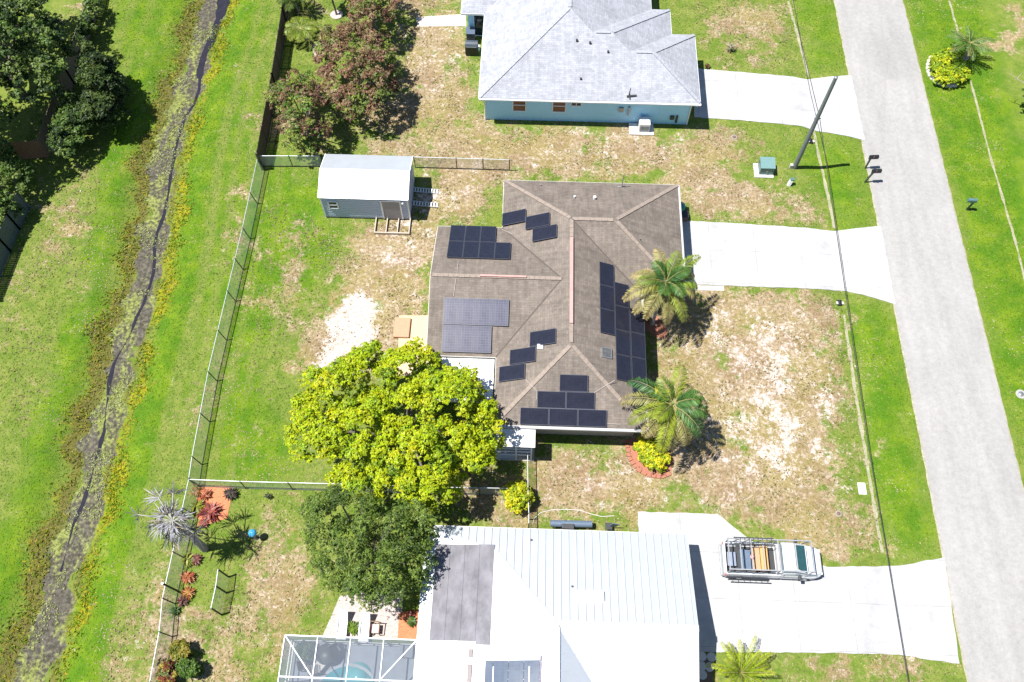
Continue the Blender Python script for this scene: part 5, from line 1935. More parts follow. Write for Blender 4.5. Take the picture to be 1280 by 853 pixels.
# azimuth in degrees from east towards north
top = at(832, 355, 4.5)
palm('coconut_palm', 'palm with leaning bare trunk between brown roof and driveway', at(814.5, 404, 0), top,
     [(40, 40, 2.7, 80, GR, YL), (105, 45, 2.2, 80, OL, BR), (68, 50, 2.0, 70, GR, OL), (165, 30, 2.2, 90, OL, BR), (205, 35, 2.9, 95, YL, BR), (222, 10, 2.6, 70, OL, BR),
      (300, 10, 2.6, 85, YL, OL), (320, -10, 2.0, 70, YL, BR), (275, -5, 2.4, 70, OL, BR), (345, 20, 2.2, 110, YL, BR), (5, 25, 2.4, 120, (0.12, 0.25, 0.02), YL), (130, 70, 1.5, 90, DG, GR), (20, 68, 1.6, 90, DG, GR), (255, 66, 1.5, 90, DG, GR), (190, 50, 2.0, 100, GR, OL), (305, 60, 1.7, 90, DG, GR), (240, 20, 2.6, 90, OL, BR), (150, 20, 2.0, 90, BR, BR), (30, 15, 2.3, 85, GR, BR), (85, 20, 2.0, 85, OL, BR), (335, -25, 1.9, 60, BR, BR), (285, -30, 2.0, 60, BR, BR)],
     seed=61, group='palms by the brown roof house', ll=0.42, lw=0.05, nl=72)
top = at(840, 507, 4.6)
palm('coconut_palm', 'shaggy palm in the brick-edged bed at the south-east house corner', at(822, 556, 0), top,
     [(75, 40, 2.5, 90, YL, OL), (150, 40, 3.0, 110, GR, DG), (170, 20, 3.3, 110, OL, BR), (200, 25, 2.8, 105, YL, OL), (225, 10, 2.5, 95, OL, BR), (255, 25, 3.0, 110, YL, YL), (270, 0, 2.5, 80, YL, BR), (295, 10, 2.6, 105, OL, BR), (315, 30, 2.6, 120, GR, DG), (345, 40, 2.3, 120, DG, GR), (20, 40, 2.0, 110, DG, GR), (50, 20, 2.2, 110, OL, BR), (240, -25, 2.2, 60, BR, BR), (285, -30, 2.0, 60, BR, BR), (320, -20, 2.2, 70, BR, BR), (120, 58, 1.6, 70, GR, OL), (230, 55, 1.8, 70, GR, YL), (0, 60, 1.5, 70, DG, GR)],
     seed=62, group='palms by the brown roof house', ll=0.46, lw=0.05, nl=72)
rj = random.Random(5)
fr_ = [(a + rj.uniform(-9, 9), rj.uniform(5, 65), rj.uniform(1.6, 2.1), rj.uniform(50, 95), (0.05, 0.12, 0.02), (0.1, 0.18, 0.04) if rj.random() < 0.8 else (0.2, 0.2, 0.06)) for a in range(0, 360, 15)]
palm('date_palm', 'small spiky green palm behind the yellow hedge across the road', at(1208, 72, 0), at(1210, 57, 1.3), fr_, (0.2, 0.16), 63, ll=0.24, lw=0.035)
fr_ = [(a + (a * 5) % 13, 25 + (a * 11) % 50, 1.7 + 0.6 * ((a * 3) % 7) / 7, 45 + (a * 7) % 40, (0.17, 0.28, 0.015), (0.3, 0.33, 0.02) if a % 60 else (0.4, 0.3, 0.05)) for a in range(5, 365, 20)]
palm('areca_palm', 'low bright green palm at the bottom edge beside the lower driveway', at(924, 850, 0), at(925, 842, 0.5), fr_, (0.2, 0.15), 64, ll=0.2, lw=0.045, nl=34, hub=False)
fr_ = [(a, 30 + (a * 13) % 40, 1.5, 70, (0.12, 0.2, 0.02), (0.2, 0.24, 0.03)) for a in range(0, 360, 40)]
palm('young_palm', 'bright young palm in the shade of the dark board fence', at(382, 50, 0), at(376, 38, 0.9), fr_, (0.1, 0.08), 65, 'young palms by the board fence', ll=0.4, lw=0.055, hub=False)
fr_ = [(a, 35 + (a * 13) % 40, 1.7, 70, (0.05, 0.1, 0.02), (0.1, 0.15, 0.03)) for a in range(10, 370, 36)]
palm('young_palm', 'darker young palm at the very top beside the dark board fence', at(372, 14, 0), at(368, 2, 1.1), fr_, (0.1, 0.08), 66, 'young palms by the board fence', ll=0.42, lw=0.055, hub=False)
# silver fan palm by the ditch fence
b, t = at(256, 686, 0), at(217, 652, 5.0)
sp = thing('silver_fan_palm', (b.x, b.y, 0), 'silver-grey fan palm with drooping pale leaves over the ditch fence', 'palm tree')
MB().tube([b - Vector((0, 0, 0.1)), b.lerp(t, 0.5) + Vector((0.05, 0, 0)), t], [0.24, 0.17, 0.15], 10).build('trunk', M_PALMBARK, sp)
rg = np.random.default_rng(67)
FANS = [(128, 25, 2.3, 1.0), (98, 20, 2.2, 0.9), (172, 8, 2.7, 1.0), (186, -10, 2.1, 1.05), (205, -18, 1.5, 1.1), (222, -30, 1.7, 1.15), (238, -40, 2.0, 1.2), (252, -45, 1.8, 1.15), (268, -48, 1.5, 1.0), (215, -45, 1.6, 1.1), (110, 50, 1.2, 0.9), (60, 35, 0.9, 0.8), (10, 20, 1.0, 0.9),
        (300, -35, 1.4, 1.0), (335, -10, 2.0, 1.1), (345, -30, 1.6, 0.9), (30, 0, 1.1, 0.8), (120, 45, 1.2, 0.9), (150, 40, 1.3, 0.95), (185, 35, 1.2, 0.95), (230, 30, 0.9, 0.9), (80, 30, 0.9, 0.8), (200, 10, 1.4, 1.0), (285, 20, 0.9, 0.8)]
for i, (az, el, ln, fan) in enumerate(FANS):
    a, e = rad(az), rad(el)
    d = Vector((math.cos(a) * math.cos(e), math.sin(a) * math.cos(e), math.sin(e)))
    q = t + Vector((0, 0, 0.1)) + d * (ln - fan * 0.75) - Vector((0, 0, 0.1 * ln))
    fo = MB().tube([t + Vector((0, 0, 0.1)), t.lerp(q, 0.6) + Vector((0, 0, 0.12)), q], 0.03, 5).build('frond', mat('silver_stem', (0.3, 0.29, 0.26), 0.6), sp)
    n_ = 34
    side = Vector((-math.sin(a), math.cos(a), 0))
    fd = (d - Vector((0, 0, 0.5))).normalized()
    up = fd.cross(side)
    if up.z < 0:
        up = -up
    C, A, Nn, L_, K_ = [], [], [], [], []
    dark = rg.random() < 0.25
    for k in range(n_):
        th = rad(-80 + 160 * k / (n_ - 1)) + rg.normal(0, 0.22)
        if rg.random() < 0.42:
            continue
        v = fd * math.cos(th) + side * math.sin(th) - up * (0.5 * abs(math.sin(th)) + rg.uniform(-0.35, 0.6))
        v.normalize()
        l = fan * rg.uniform(0.35, 1.2)
        C.append(q + v * l / 2)
        A.append(v)
        Nn.append(up + Vector(rg.normal(0, 0.4, 3)))
        L_.append(l)
        w_ = rg.uniform(0.7, 1.15) * (0.35 if dark else 1)
        K_.append((0.33 * w_, 0.325 * w_, 0.37 * w_) if rg.random() < 0.8 else (0.24 * w_, 0.2 * w_, 0.14 * w_))
    leaf_mesh('fan_blade', np.array(C), np.array(Nn), np.array(L_), np.full(len(C), 0.06), np.array(K_), M_FROND, fo, rg, np.array(A))


# ------------------------------------------------------------------ rosette plants, beds
def rosette(name, label, px, py, r, n_, colA, colB, seed, h=0.5, cat='plant', group=None, w_=0.09):
    p = at(px, py, 0.1)
    r, n_ = r * 0.82, int(n_ * 1.6)
    rg = np.random.default_rng(seed)
    z = gz(p.x, p.y)
    root = thing(name, (p.x, p.y, z), label, cat, group)
    MB().tube([(p.x, p.y, z - 0.05), (p.x, p.y, z + 0.18)], [0.06, 0.03], 6).build('stem', M_BARK, root)
    az = rg.uniform(0, 2 * PI, n_)
    el = rg.uniform(0.15, 1.2, n_)
    A = np.stack([np.cos(az) * np.cos(el), np.sin(az) * np.cos(el), np.sin(el)], 1)
    L_ = r * rg.uniform(0.75, 1.15, n_)
    C = np.array([p.x, p.y, z + 0.12]) + A * (L_ / 2)[:, None] * np.array([1, 1, h * 1.4])
    f_ = rg.random((n_, 1))
    leaf_mesh('leaves', C, A * -0.2 + np.array([0, 0, 1.0]) + rg.normal(0, 0.25, (n_, 3)), L_, np.full(n_, w_ * 0.8 + r * 0.1), (np.array(colA) * (1 - f_) + np.array(colB) * f_) * rg.uniform(0.5, 1.15, (n_, 1)), M_FROND, root, rg, A)
    return root


tag(drape('mulch_bed', pix([(246, 610), (290, 608), (288, 628), (284, 648), (262, 655), (246, 648)]), 0.02, M_ORANGE, 0.8), kind='structure')
tag(drape('mulch_bed', pix([(499, 766), (524, 762), (522, 800), (497, 799)]), 0.02, M_ORANGE, 0.8), kind='structure')
tag(drape('gravel_bed', pix([(425, 745), (505, 735), (500, 800), (402, 798), (412, 775)]), 0.012, M_PINKGRAVEL, 0.8), kind='structure')
tag(drape('mulch_bed', pix([(806, 392), (822, 396), (834, 412), (832, 424), (816, 420), (806, 410)]), 0.02, M_REDBRICK, 0.8), kind='structure')
bed = [(783, 550), (790, 548), (835, 556), (842, 575), (838, 592), (826, 597), (808, 594), (795, 586), (786, 572)]
tag(drape('mulch_bed', pix(bed), 0.02, M_REDBRICK, 0.8), kind='structure')
be = thing('brick_edging', at(812, 580), 'curved ring of reddish bricks round the palm bed at the house corner', 'edging')
bp_ = pix(bed)
ring = bp_[4:] + bp_[:1]
for (ax, ay), (bx, by) in zip(ring[:-1], ring[1:]):
    L_ = math.dist((ax, ay), (bx, by))
    k = max(1, int(L_ / 0.24))
    for i in range(k):
        t0, t1 = i / k + 0.03, (i + 1) / k - 0.03
        MB().bar((ax + (bx - ax) * t0, ay + (by - ay) * t0, 0.05), (ax + (bx - ax) * t1, ay + (by - ay) * t1, 0.05), 0.24, 0.09).build('brick', M_REDBRICK, be)
RD, DR, OR = (0.34, 0.07, 0.04), (0.14, 0.025, 0.03), (0.45, 0.18, 0.06)
rosette('bromeliad', 'yellow-green bromeliad at the west end of the orange mulch bed', 247, 636, 0.75, 46, (0.3, 0.3, 0.03), (0.14, 0.2, 0.02), 71, cat='plant')
rosette('bromeliad', 'dark red bromeliad in the middle of the orange mulch bed', 263, 641, 0.95, 60, DR, RD, 72)
rosette('bromeliad', 'orange-red bromeliad near the fence corner in the mulch bed', 256, 619, 0.6, 36, RD, OR, 73)
rosette('bromeliad', 'green and orange plant touching the fence corner', 246, 615, 0.5, 36, (0.12, 0.16, 0.02), OR, 74)
rosette('bromeliad', 'dusky dark-leaved plant at the east end of the orange mulch bed', 288, 618, 0.6, 44, (0.05, 0.035, 0.03), (0.12, 0.1, 0.08), 75, 0.9)
rosette('bromeliad', 'small pinkish plant just south of the dark red bromeliad', 254, 655, 0.45, 30, RD, (0.4, 0.16, 0.12), 76)
rosette('bromeliad', 'red-brown bromeliad hidden in the silver palm shadow', 246, 700, 0.5, 36, DR, (0.25, 0.1, 0.08), 77)
rosette('bromeliad', 'yellow-green strappy plant under the silver palm', 236, 700, 0.6, 36, (0.28, 0.28, 0.03), (0.12, 0.18, 0.03), 78)
rosette('bromeliad', 'bright orange bromeliad north of the leaning post', 235, 722, 0.6, 40, OR, RD, 79)
rosette('bromeliad', 'yellow and orange bromeliad beside the foot of the leaning post', 236, 742, 0.55, 40, (0.42, 0.3, 0.05), RD, 80)
rosette('bromeliad', 'dark maroon plant south of the leaning post', 228, 752, 0.5, 36, DR, (0.06, 0.05, 0.03), 81)
rosette('bromeliad', 'dark green plant against the ditch fence below the maroon one', 219, 764, 0.4, 36, (0.04, 0.09, 0.02), (0.08, 0.14, 0.03), 82)
rosette('bromeliad', 'small dark plant on the lawn near the blue ball', 336, 621, 0.32, 20, (0.03, 0.04, 0.02), (0.06, 0.08, 0.03), 83, 1.0)
rosette('bromeliad', 'leafy green plant in the orange bed against the white roof house', 515, 777, 0.45, 36, (0.05, 0.11, 0.02), (0.1, 0.16, 0.03), 84)
rosette('bromeliad', 'red-leaved plant in the orange bed against the white roof house', 514, 768, 0.35, 30, RD, DR, 85)
rosette('bromeliad', 'bright green potted-size plant between the white loungers on gravel', 443, 786, 0.55, 60, (0.16, 0.25, 0.015), (0.1, 0.18, 0.02), 86, 0.9)
rosette('shrublet', 'small pinkish flowering plant by the blue house driveway corner', 884, 84, 0.35, 30, (0.2, 0.05, 0.06), (0.1, 0.12, 0.03), 87, 0.9)
rosette('shrublet', 'small leafless plant on the lawn east of the blue house', 913, 62, 0.7, 26, (0.3, 0.27, 0.2), (0.2, 0.2, 0.08), 88, 0.9, w_=0.02)
# blue gazing ball on its stand
p = at(316, 667, 0.9)
gb = thing('gazing_ball', (p.x, p.y, 0), 'glossy blue gazing ball on a thin stand in the south-west yard', 'garden ornament')
MB().lathe((p.x, p.y, 0), [(0.16, 0), (0.05, 0.08), (0.04, 0.6), (0.12, 0.72)], 12).build('pedestal', M_DARK, gb)
MB().lathe((p.x, p.y, 0.72), [(0.02, 0.0)] + [(0.24 * math.sin(rad(a)), 0.24 - 0.24 * math.cos(rad(a))) for a in range(15, 180, 15)] + [(0.01, 0.48)], 20).build('ball', M_BLUEBALL, gb)
p = at(287, 690, 0)
# rosette of stepping stones beside the south-east wall
tag(drape('mulch_bed', pix([(870, 817), (891, 817), (889, 900), (870, 900)]), 0.018, M_BROWNMULCH, 0.8), kind='structure')
for i, (px, py, lab) in enumerate(((877.5, 820.8, 'round pale stepping stone nearest the driveway edge, beside the white roof wall'), (877, 832.8, 'round pale stepping stone in the middle of the wall-side row'), (878, 843.8, 'round pale stepping stone lowest in the wall-side row'), (889.5, 821.5, 'round pale stepping stone of the outer row nearest the driveway'), (887, 834, 'round pale stepping stone of the outer row, next to the low palm'))):
    p = at(px, py, 0.03)
    s = MB().lathe((p.x, p.y, 0.02), [(0.25, 0), (0.25, 0.035), (0.22, 0.045), (0.01, 0.045)], 22)
    tag(s.build('stepping_stone', M_STONE), lab, 'stepping stone', 'round stepping stones by the white roof house')
# young tree with a mulch ring, bare tree at the right edge
p = at(421, 19, 0)
tr = thing('young_tree', (p.x, p.y, 0), 'slender young tree in a pale ring near the top edge', 'tree')
MB().tube([p, p + Vector((-0.2, 0.25, 1.8)), p + Vector((-0.35, 0.5, 3.2))], [0.09, 0.07, 0.05], 8).build('trunk', M_BARK, tr)
c = crown([(p.x - 0.35 + 1.1 * math.cos(t), p.y + 0.6 + 1.1 * math.sin(t)) for t in np.linspace(0, 2 * PI, 12, endpoint=False)], 2.6, 4.0, 26, 120, 0.35, 0.15, DARK, 90)
leaf_mesh('crown', c['C'], c['N'], c['L'], c['W'], c['col'], M_LEAF, tr, c['rg'], c['ax'])
MB().lathe((p.x, p.y, 0.0), [(0.5, 0), (0.52, 0.06), (0.42, 0.07), (0.05, 0.04)], 18).build('ring', M_PINKGRAVEL, tr)
p = at(396, 48, 0)
tag(drape('sand_patch', pix([(390, 62), (394, 52), (402, 50), (406, 58), (404, 72), (396, 76)]), 0.012, M_PINKGRAVEL, 0.6), kind='structure')
p = at(1284, 138, 0)
bt = thing('bare_tree', (p.x, p.y, 0), 'pale leafless tree reaching in at the right edge of the photo', 'tree')
MB().tube([p, p + Vector((-0.2, 0, 1.4)), p + Vector((-0.5, 0.1, 2.4))], [0.18, 0.14, 0.1], 8).build('trunk', M_PALMBARK, bt)
rg2 = random.Random(91)
f0 = p + Vector((-0.4, 0.08, 2.0))
for i in range(18):
    a = rg2.uniform(0, 2 * PI)
    d = Vector((math.cos(a), math.sin(a), rg2.uniform(0.2, 1.0))).normalized()
    e1 = f0 + d * rg2.uniform(0.8, 1.4)
    e2 = e1 + (d + Vector((rg2.uniform(-.5, .5), rg2.uniform(-.5, .5), 0.1))).normalized() * rg2.uniform(0.6, 1.3)
    mb_ = MB().tube([f0, e1, e2], [0.06, 0.035, 0.012], 5)
    for k in range(3):
        s = e1.lerp(e2, rg2.random())
        mb_.tube([s, s + Vector((rg2.uniform(-.6, .6), rg2.uniform(-.6, .6), rg2.uniform(0, .4)))], [0.018, 0.006], 4)
    mb_.build('limb', M_PALMBARK, bt)
c = crown([(p.x - 0.1 + 1.3 * math.cos(t), p.y + 0.1 + 1.3 * math.sin(t)) for t in np.linspace(0, 2 * PI, 12, endpoint=False)], 1.4, 2.8, 34, 80, 0.35, 0.14, DARK, 92)
leaf_mesh('crown', c['C'], c['N'], c['L'], c['W'], c['col'], M_LEAF, bt, c['rg'], c['ax'])

# ------------------------------------------------------------------ pool cage and pool
CZ = 2.5
nw_, ne_ = at(356.5, 793, CZ), at(521, 801.5, CZ)
x0, x1, y1 = nw_.x, ne_.x, (nw_.y + ne_.y) / 2
yb = (at(349, 846, CZ).y + at(518, 852, CZ).y) / 2
dep = y1 - yb
y0 = y1 - 3 * dep
pgc = thing('pool_cage', ((x0 + x1) / 2, (y0 + y1) / 2, 0), 'white framed screened pool enclosure at the bottom left of the white roof house', 'pool enclosure')
rows = [y1 - dep * i for i in range(4)]
cols = [x0 + (x1 - x0) * i / 4 for i in range(5)]
for i, y in enumerate(rows):
    MB().bar((x0, y, CZ), (x1, y, CZ), 0.06, 0.1).build('beam', M_WHITE, pgc)
for x in cols:
    MB().bar((x, y0, CZ + 0.003), (x, y1, CZ + 0.003), 0.045, 0.094).build('beam', M_WHITE, pgc)
MB().bar((cols[0], rows[0], CZ + 0.01), (cols[1], rows[1], CZ + 0.01), 0.05, 0.05).build('brace', M_WHITE, pgc)
MB().bar((cols[4], rows[0], CZ + 0.01), (cols[3], rows[1], CZ + 0.01), 0.05, 0.05).build('brace', M_WHITE, pgc)
for x in cols:
    MB().bar((x, y1, 0.03), (x, y1, CZ - 0.05), 0.06, 0.06, (0, 1, 0)).build('post', M_WHITE, pgc)
for y in rows[1:]:
    for x in (x0, x1):
        MB().bar((x, y, 0.03), (x, y, CZ - 0.05), 0.06, 0.06, (0, 1, 0)).build('post', M_WHITE, pgc)
for z in (0.35, 1.0):
    MB().bar((x0, y1, z), (x1, y1, z), 0.05, 0.05).build('chair_rail', M_WHITE, pgc)
    MB().bar((x0, y0, z), (x0, y1, z), 0.05, 0.05).build('chair_rail', M_WHITE, pgc)
for i in range(4):
    for j in range(3):
        MB().quad((cols[i], rows[j + 1], CZ), (cols[i + 1], rows[j + 1], CZ), (cols[i + 1], rows[j], CZ), (cols[i], rows[j], CZ)).build('screen', M_SCREEN, pgc)
MB().quad((x0, y1, 0.03), (x1, y1, 0.03), (x1, y1, CZ), (x0, y1, CZ)).build('screen', M_SCREEN, pgc)
MB().quad((x0, y0, 0.03), (x0, y1, 0.03), (x0, y1, CZ), (x0, y0, CZ)).build('screen', M_SCREEN, pgc)
tag(MB().box(x0, x1, y0, y1 + 0.05, -0.02, 0.03).build('pool_deck', M_DECK), kind='structure')
pc0 = at(432, 880, 0.05)
ppool = thing('swimming_pool', (pc0.x, pc0.y, 0), 'turquoise round-ended swimming pool under the screen enclosure', 'pool')
rx, ry = 1.75, (at(432, 833, 0.05).y - pc0.y)
out = [(pc0.x + rx * math.cos(t), pc0.y + ry * math.sin(t)) for t in np.linspace(0, 2 * PI, 40, endpoint=False)]
MB().add([(x, y, 0.045) for x, y in out], [list(range(40))]).build('water', M_POOL, ppool)
inn = [(pc0.x + (rx + 0.16) * math.cos(t), pc0.y + (ry + 0.16) * math.sin(t)) for t in np.linspace(0, 2 * PI, 40, endpoint=False)]
m_ = MB()
for i in range(40):
    k = (i + 1) % 40
    m_.add([(*out[i], 0.07), (*out[k], 0.07), (*inn[k], 0.07), (*inn[i], 0.07)], [[0, 3, 2, 1]])
m_.build('coping', mat('coping', (0.34, 0.38, 0.42), 0.7), ppool)
m_ = MB()
for k, rr_ in enumerate((0.75, 0.5)):
    a0 = at(447, 846, 0.05)
    m_.lathe((a0.x, a0.y, 0.046), [(rr_, 0), (rr_, 0.004 + 0.006 * k), (0.01, 0.004 + 0.006 * k)], 24)
m_.build('entry_step', mat('pool_step', (0.1, 0.42, 0.46), 0.2, var=0.05), ppool)


def patio_chair(px, py, rot, label):
    p = at(px, py, 0.3)
    r = thing('patio_chair', (p.x, p.y, 0.03), label, 'chair', 'dark chairs inside the pool enclosure')
    Mx = Matrix.Translation((p.x, p.y, 0.03)) @ Matrix.Rotation(rad(rot), 4, 'Z')
    MB().box(-0.25, 0.25, -0.25, 0.25, 0.4, 0.45, Mx).build('seat', M_DARK, r)
    MB().box(-0.25, 0.25, 0.22, 0.27, 0.46, 0.92, Mx).build('backrest', M_DARK, r)
    for s in (-1, 1):
        for q in (-1, 1):
            MB().box(s * 0.22 - 0.02, s * 0.22 + 0.02, q * 0.22 - 0.02, q * 0.22 + 0.02, 0, 0.4, Mx).build('leg', M_DARK, r)
        MB().box(s * 0.25 - 0.02, s * 0.25 + 0.02, -0.2, 0.24, 0.6, 0.64, Mx).build('armrest', M_DARK, r)


patio_chair(420, 813, 30, 'dark patio chair at the east side of the round table')
patio_chair(393, 838, 190, 'dark patio chair at the south of the table in the enclosure')
patio_chair(380, 832, 110, 'dark patio chair nearest the west screen')
p = at(408, 818, 0.7)
tb = thing('patio_table', (p.x, p.y, 0.03), 'dark round patio table in the screened pool enclosure', 'table')
MB().lathe((p.x, p.y, 0.7), [(0.55, 0), (0.55, 0.03), (0.01, 0.035)], 24).build('table_top', M_DARK, tb)
MB().lathe((p.x, p.y, 0.03), [(0.3, 0), (0.06, 0.05), (0.05, 0.66)], 14).build('pedestal', M_DARK, tb)
p = at(399, 832.5, 0.45)
st_ = thing('side_table', (p.x, p.y, 0.03), 'small pale square side table in the pool enclosure', 'table')
Mx = Matrix.Translation((p.x, p.y, 0.03)) @ Matrix.Rotation(rad(-35), 4, 'Z')
MB().box(-0.25, 0.25, -0.25, 0.25, 0.4, 0.44, Mx).build('table_top', M_OFFWHITE, st_)
for s in (-1, 1):
    for q in (-1, 1):
        MB().box(s * 0.2 - 0.02, s * 0.2 + 0.02, q * 0.2 - 0.02, q * 0.2 + 0.02, 0, 0.4, Mx).build('leg', M_OFFWHITE, st_)
p = at(384, 815, 0.5)
pt = thing('potted_plant', (p.x, p.y, 0.03), 'leafy green potted plant inside the pool enclosure', 'potted plant')
MB().lathe((p.x, p.y, 0.03), [(0.18, 0), (0.26, 0.38), (0.23, 0.38), (0.2, 0.33)], 14).build('pot', M_REDBRICK, pt)
c = crown([(p.x + 0.5 * math.cos(t), p.y + 0.5 * math.sin(t)) for t in np.linspace(0, 2 * PI, 12, endpoint=False)], 0.4, 1.0, 16, 60, 0.2, 0.14, [(0.06, 0.13, 0.02), (0.1, 0.18, 0.03)], 93)
leaf_mesh('foliage', c['C'], c['N'], c['L'], c['W'], c['col'], M_LEAF, pt, c['rg'], c['ax'])
p = at(509, 815, 0.3)
bx_ = thing('storage_box', (p.x, p.y, 0.03), 'grey storage box against the house wall in the pool enclosure', 'box')
MB().box(p.x - 0.35, p.x + 0.3, p.y - 0.3, p.y + 0.3, 0.03, 0.5).build('box_body', mat('grey_box', (0.16, 0.18, 0.21), 0.6), bx_)
MB().box(p.x - 0.38, p.x + 0.33, p.y - 0.33, p.y + 0.33, 0.5, 0.55).build('lid', mat('grey_box_lid', (0.2, 0.22, 0.26), 0.6), bx_)
# loungers and chair on the gravel
for px, py, lab in ((428, 782, 'white lounger on the gravel west of the green plant'), (456, 785, 'white lounger on the gravel east of the green plant')):
    p = at(px, py, 0.3)
    r = thing('sun_lounger', (p.x, p.y, 0), lab, 'lounger', 'white loungers on the gravel')
    MB().box(p.x - 0.28, p.x + 0.28, p.y - 0.75, p.y + 0.25, 0.3, 0.36).build('seat', M_WHITE, r)
    MB().bar((p.x, p.y + 0.25, 0.34), (p.x, p.y + 0.75, 0.75), 0.54, 0.05).build('backrest', M_WHITE, r)
    for s in (-0.25, 0.25):
        for q in (-0.7, 0.2):
            MB().box(p.x + s - 0.02, p.x + s + 0.02, p.y + q - 0.02, p.y + q + 0.02, 0, 0.3).build('leg', M_WHITE, r)
        MB().box(p.x + s * 1.1 - 0.02, p.x + s * 1.1 + 0.02, p.y - 0.4, p.y + 0.3, 0.5, 0.54).build('armrest', M_GREYMETAL, r)
p = at(469, 786, 0.3)
r = thing('garden_chair', (p.x, p.y, 0), 'empty dark chair frame on the gravel beside the eastern lounger', 'chair')
for s in (-0.26, 0.26):
    MB().tube([(p.x + s, p.y - 0.3, 0), (p.x + s, p.y - 0.3, 0.55), (p.x + s, p.y + 0.3, 0.58), (p.x + s, p.y + 0.35, 0)], 0.03, 6).build('side_frame', M_WOODBR, r)
MB().box(p.x - 0.22, p.x + 0.22, p.y - 0.25, p.y + 0.22, 0.36, 0.4).build('seat', mat('pinkish_seat', (0.5, 0.36, 0.36), 0.7), r)
MB().bar((p.x - 0.26, p.y + 0.3, 0.75), (p.x + 0.26, p.y + 0.3, 0.75), 0.05, 0.08).build('top_bar', M_WOODBR, r)

# equipment along the north wall of the white roof house
p, q = at(688, 654.5, 0.5), at(740, 655.5, 0.5)
eq = thing('pump_equipment', ((p.x + q.x) / 2, p.y, 0), 'long dark slate pool equipment against the north wall of the white roof house', 'equipment')
MB().tube([(p.x, p.y, 0.5), (q.x, q.y, 0.5)], 0.2, 12).build('tank', mat('slate_tank', (0.1, 0.14, 0.2), 0.4, var=0.2), eq)
m0 = p.lerp(q, 0.42)
MB().box(m0.x - 0.35, m0.x + 0.35, p.y - 0.35, p.y - 0.05, 0.1, 0.75).build('pump_box', M_DARK, eq, bevel=0.03)
for t in (0.1, 0.9):
    a = p.lerp(q, t)
    MB().box(a.x - 0.08, a.x + 0.08, p.y - 0.15, p.y + 0.15, 0, 0.32).build('support', M_CONCGREY, eq)
p = at(763, 658, 0.4)
ch = thing('folding_chair', (p.x, p.y, 0), 'small slate blue folding chair beside the dark pool equipment', 'chair')
MB().box(p.x - 0.3, p.x + 0.1, p.y - 0.2, p.y + 0.2, 0.38, 0.42).build('seat', M_DARK, ch)
MB().bar((p.x + 0.12, p.y, 0.42), (p.x + 0.3, p.y, 0.9), 0.42, 0.04, (0, 1, 0)).build('backrest', MATS['slate_tank'], ch)
for s in (-0.18, 0.18):
    for q_ in (-0.26, 0.08):
        MB().box(p.x + q_ - 0.015, p.x + q_ + 0.015, p.y + s - 0.015, p.y + s + 0.015, 0, 0.38).build('leg', M_GREYMETAL, ch)
pts = [(666, 655), (668, 648), (676, 641), (690, 637.5), (708, 637), (724, 638), (740, 643), (752, 646), (768, 645)]
tag(MB().tube([Vector((*at2(*q, 0.03), 0.035)) for q in pts], 0.022, 6).build('garden_hose', mat('pale_hose', (0.55, 0.52, 0.5), 0.5)), 'pale garden hose looped over the grass north of the white roof', 'hose')

# ------------------------------------------------------------------ utility pole, cable, street furniture
pb = at(993, 210, 0)
H_ = 8.9
ptp = at(1045, 97, H_)
pole = thing('utility_pole', (pb.x, pb.y, 0), 'bare grey wooden utility pole leaning slightly beside the top driveway', 'utility pole')
MB().tube([pb - Vector((0, 0, 0.3)), pb.lerp(ptp, 0.5), ptp], [0.17, 0.15, 0.12], 12).build('shaft', M_POLE, pole)
MB().lathe((ptp.x, ptp.y, ptp.z - 0.02), [(0.125, 0), (0.125, 0.05), (0.03, 0.08)], 12).build('cap', M_GREYMETAL, pole)
w60 = pb.lerp(ptp, 0.58)
MB().tube([w60 + Vector((-0.2, 0, 0)), w60 + Vector((0.25, 0, 0))], 0.035, 6).build('cable_bracket', M_GREYMETAL, pole)
MB().box(pb.x - 0.38, pb.x - 0.18, pb.y - 0.1, pb.y + 0.12, 0, 0.35).build('ground_box', M_CONCGREY, pole)
zw = w60.z
anchor = Vector((w60.x + 0.17, w60.y, zw))
wp_ = [at(984, -40, zw), at(1001, 50, zw), anchor, at(1053, 340, zw - 0.25), at(1086, 560, zw - 0.3), at(1110, 700, zw - 0.2), at(1140, 880, zw)]
fine_ = []
for a, b in zip(wp_[:-1], wp_[1:]):
    fine_ += [a.lerp(b, i / 6) for i in range(6)]
fine_.append(wp_[-1])
tag(MB().tube(fine_, 0.026, 6).build('overhead_cable', M_CABLE), 'thin black overhead cable running the length of the street verge', 'cable')

p = at(956, 211, 0.3)
xf = thing('transformer_box', (p.x, p.y, 0), 'green utility transformer cabinet on a white pad beside the utility pole', 'utility box')
MB().box(p.x - 0.72, p.x + 0.62, p.y - 0.62, p.y + 0.62, 0, 0.1).build('pad', M_CONC, xf)
MB().box(p.x - 0.42, p.x + 0.58, p.y - 0.4, p.y + 0.5, 0.1, 0.8).build('cabinet', M_XFMR, xf, bevel=0.02)
MB().add([(p.x - 0.44, p.y - 0.42, 0.78), (p.x + 0.6, p.y - 0.42, 0.78), (p.x + 0.6, p.y + 0.52, 0.92), (p.x - 0.44, p.y + 0.52, 0.92), (p.x - 0.44, p.y - 0.42, 0.84), (p.x + 0.6, p.y - 0.42, 0.84), (p.x + 0.6, p.y + 0.52, 0.97), (p.x - 0.44, p.y + 0.52, 0.97)],
         [[0, 3, 2, 1], [4, 5, 6, 7], [0, 1, 5, 4], [1, 2, 6, 5], [2, 3, 7, 6], [3, 0, 4, 7]]).build('lid', mat('cabinet_lid', (0.13, 0.23, 0.23), 0.4), xf)
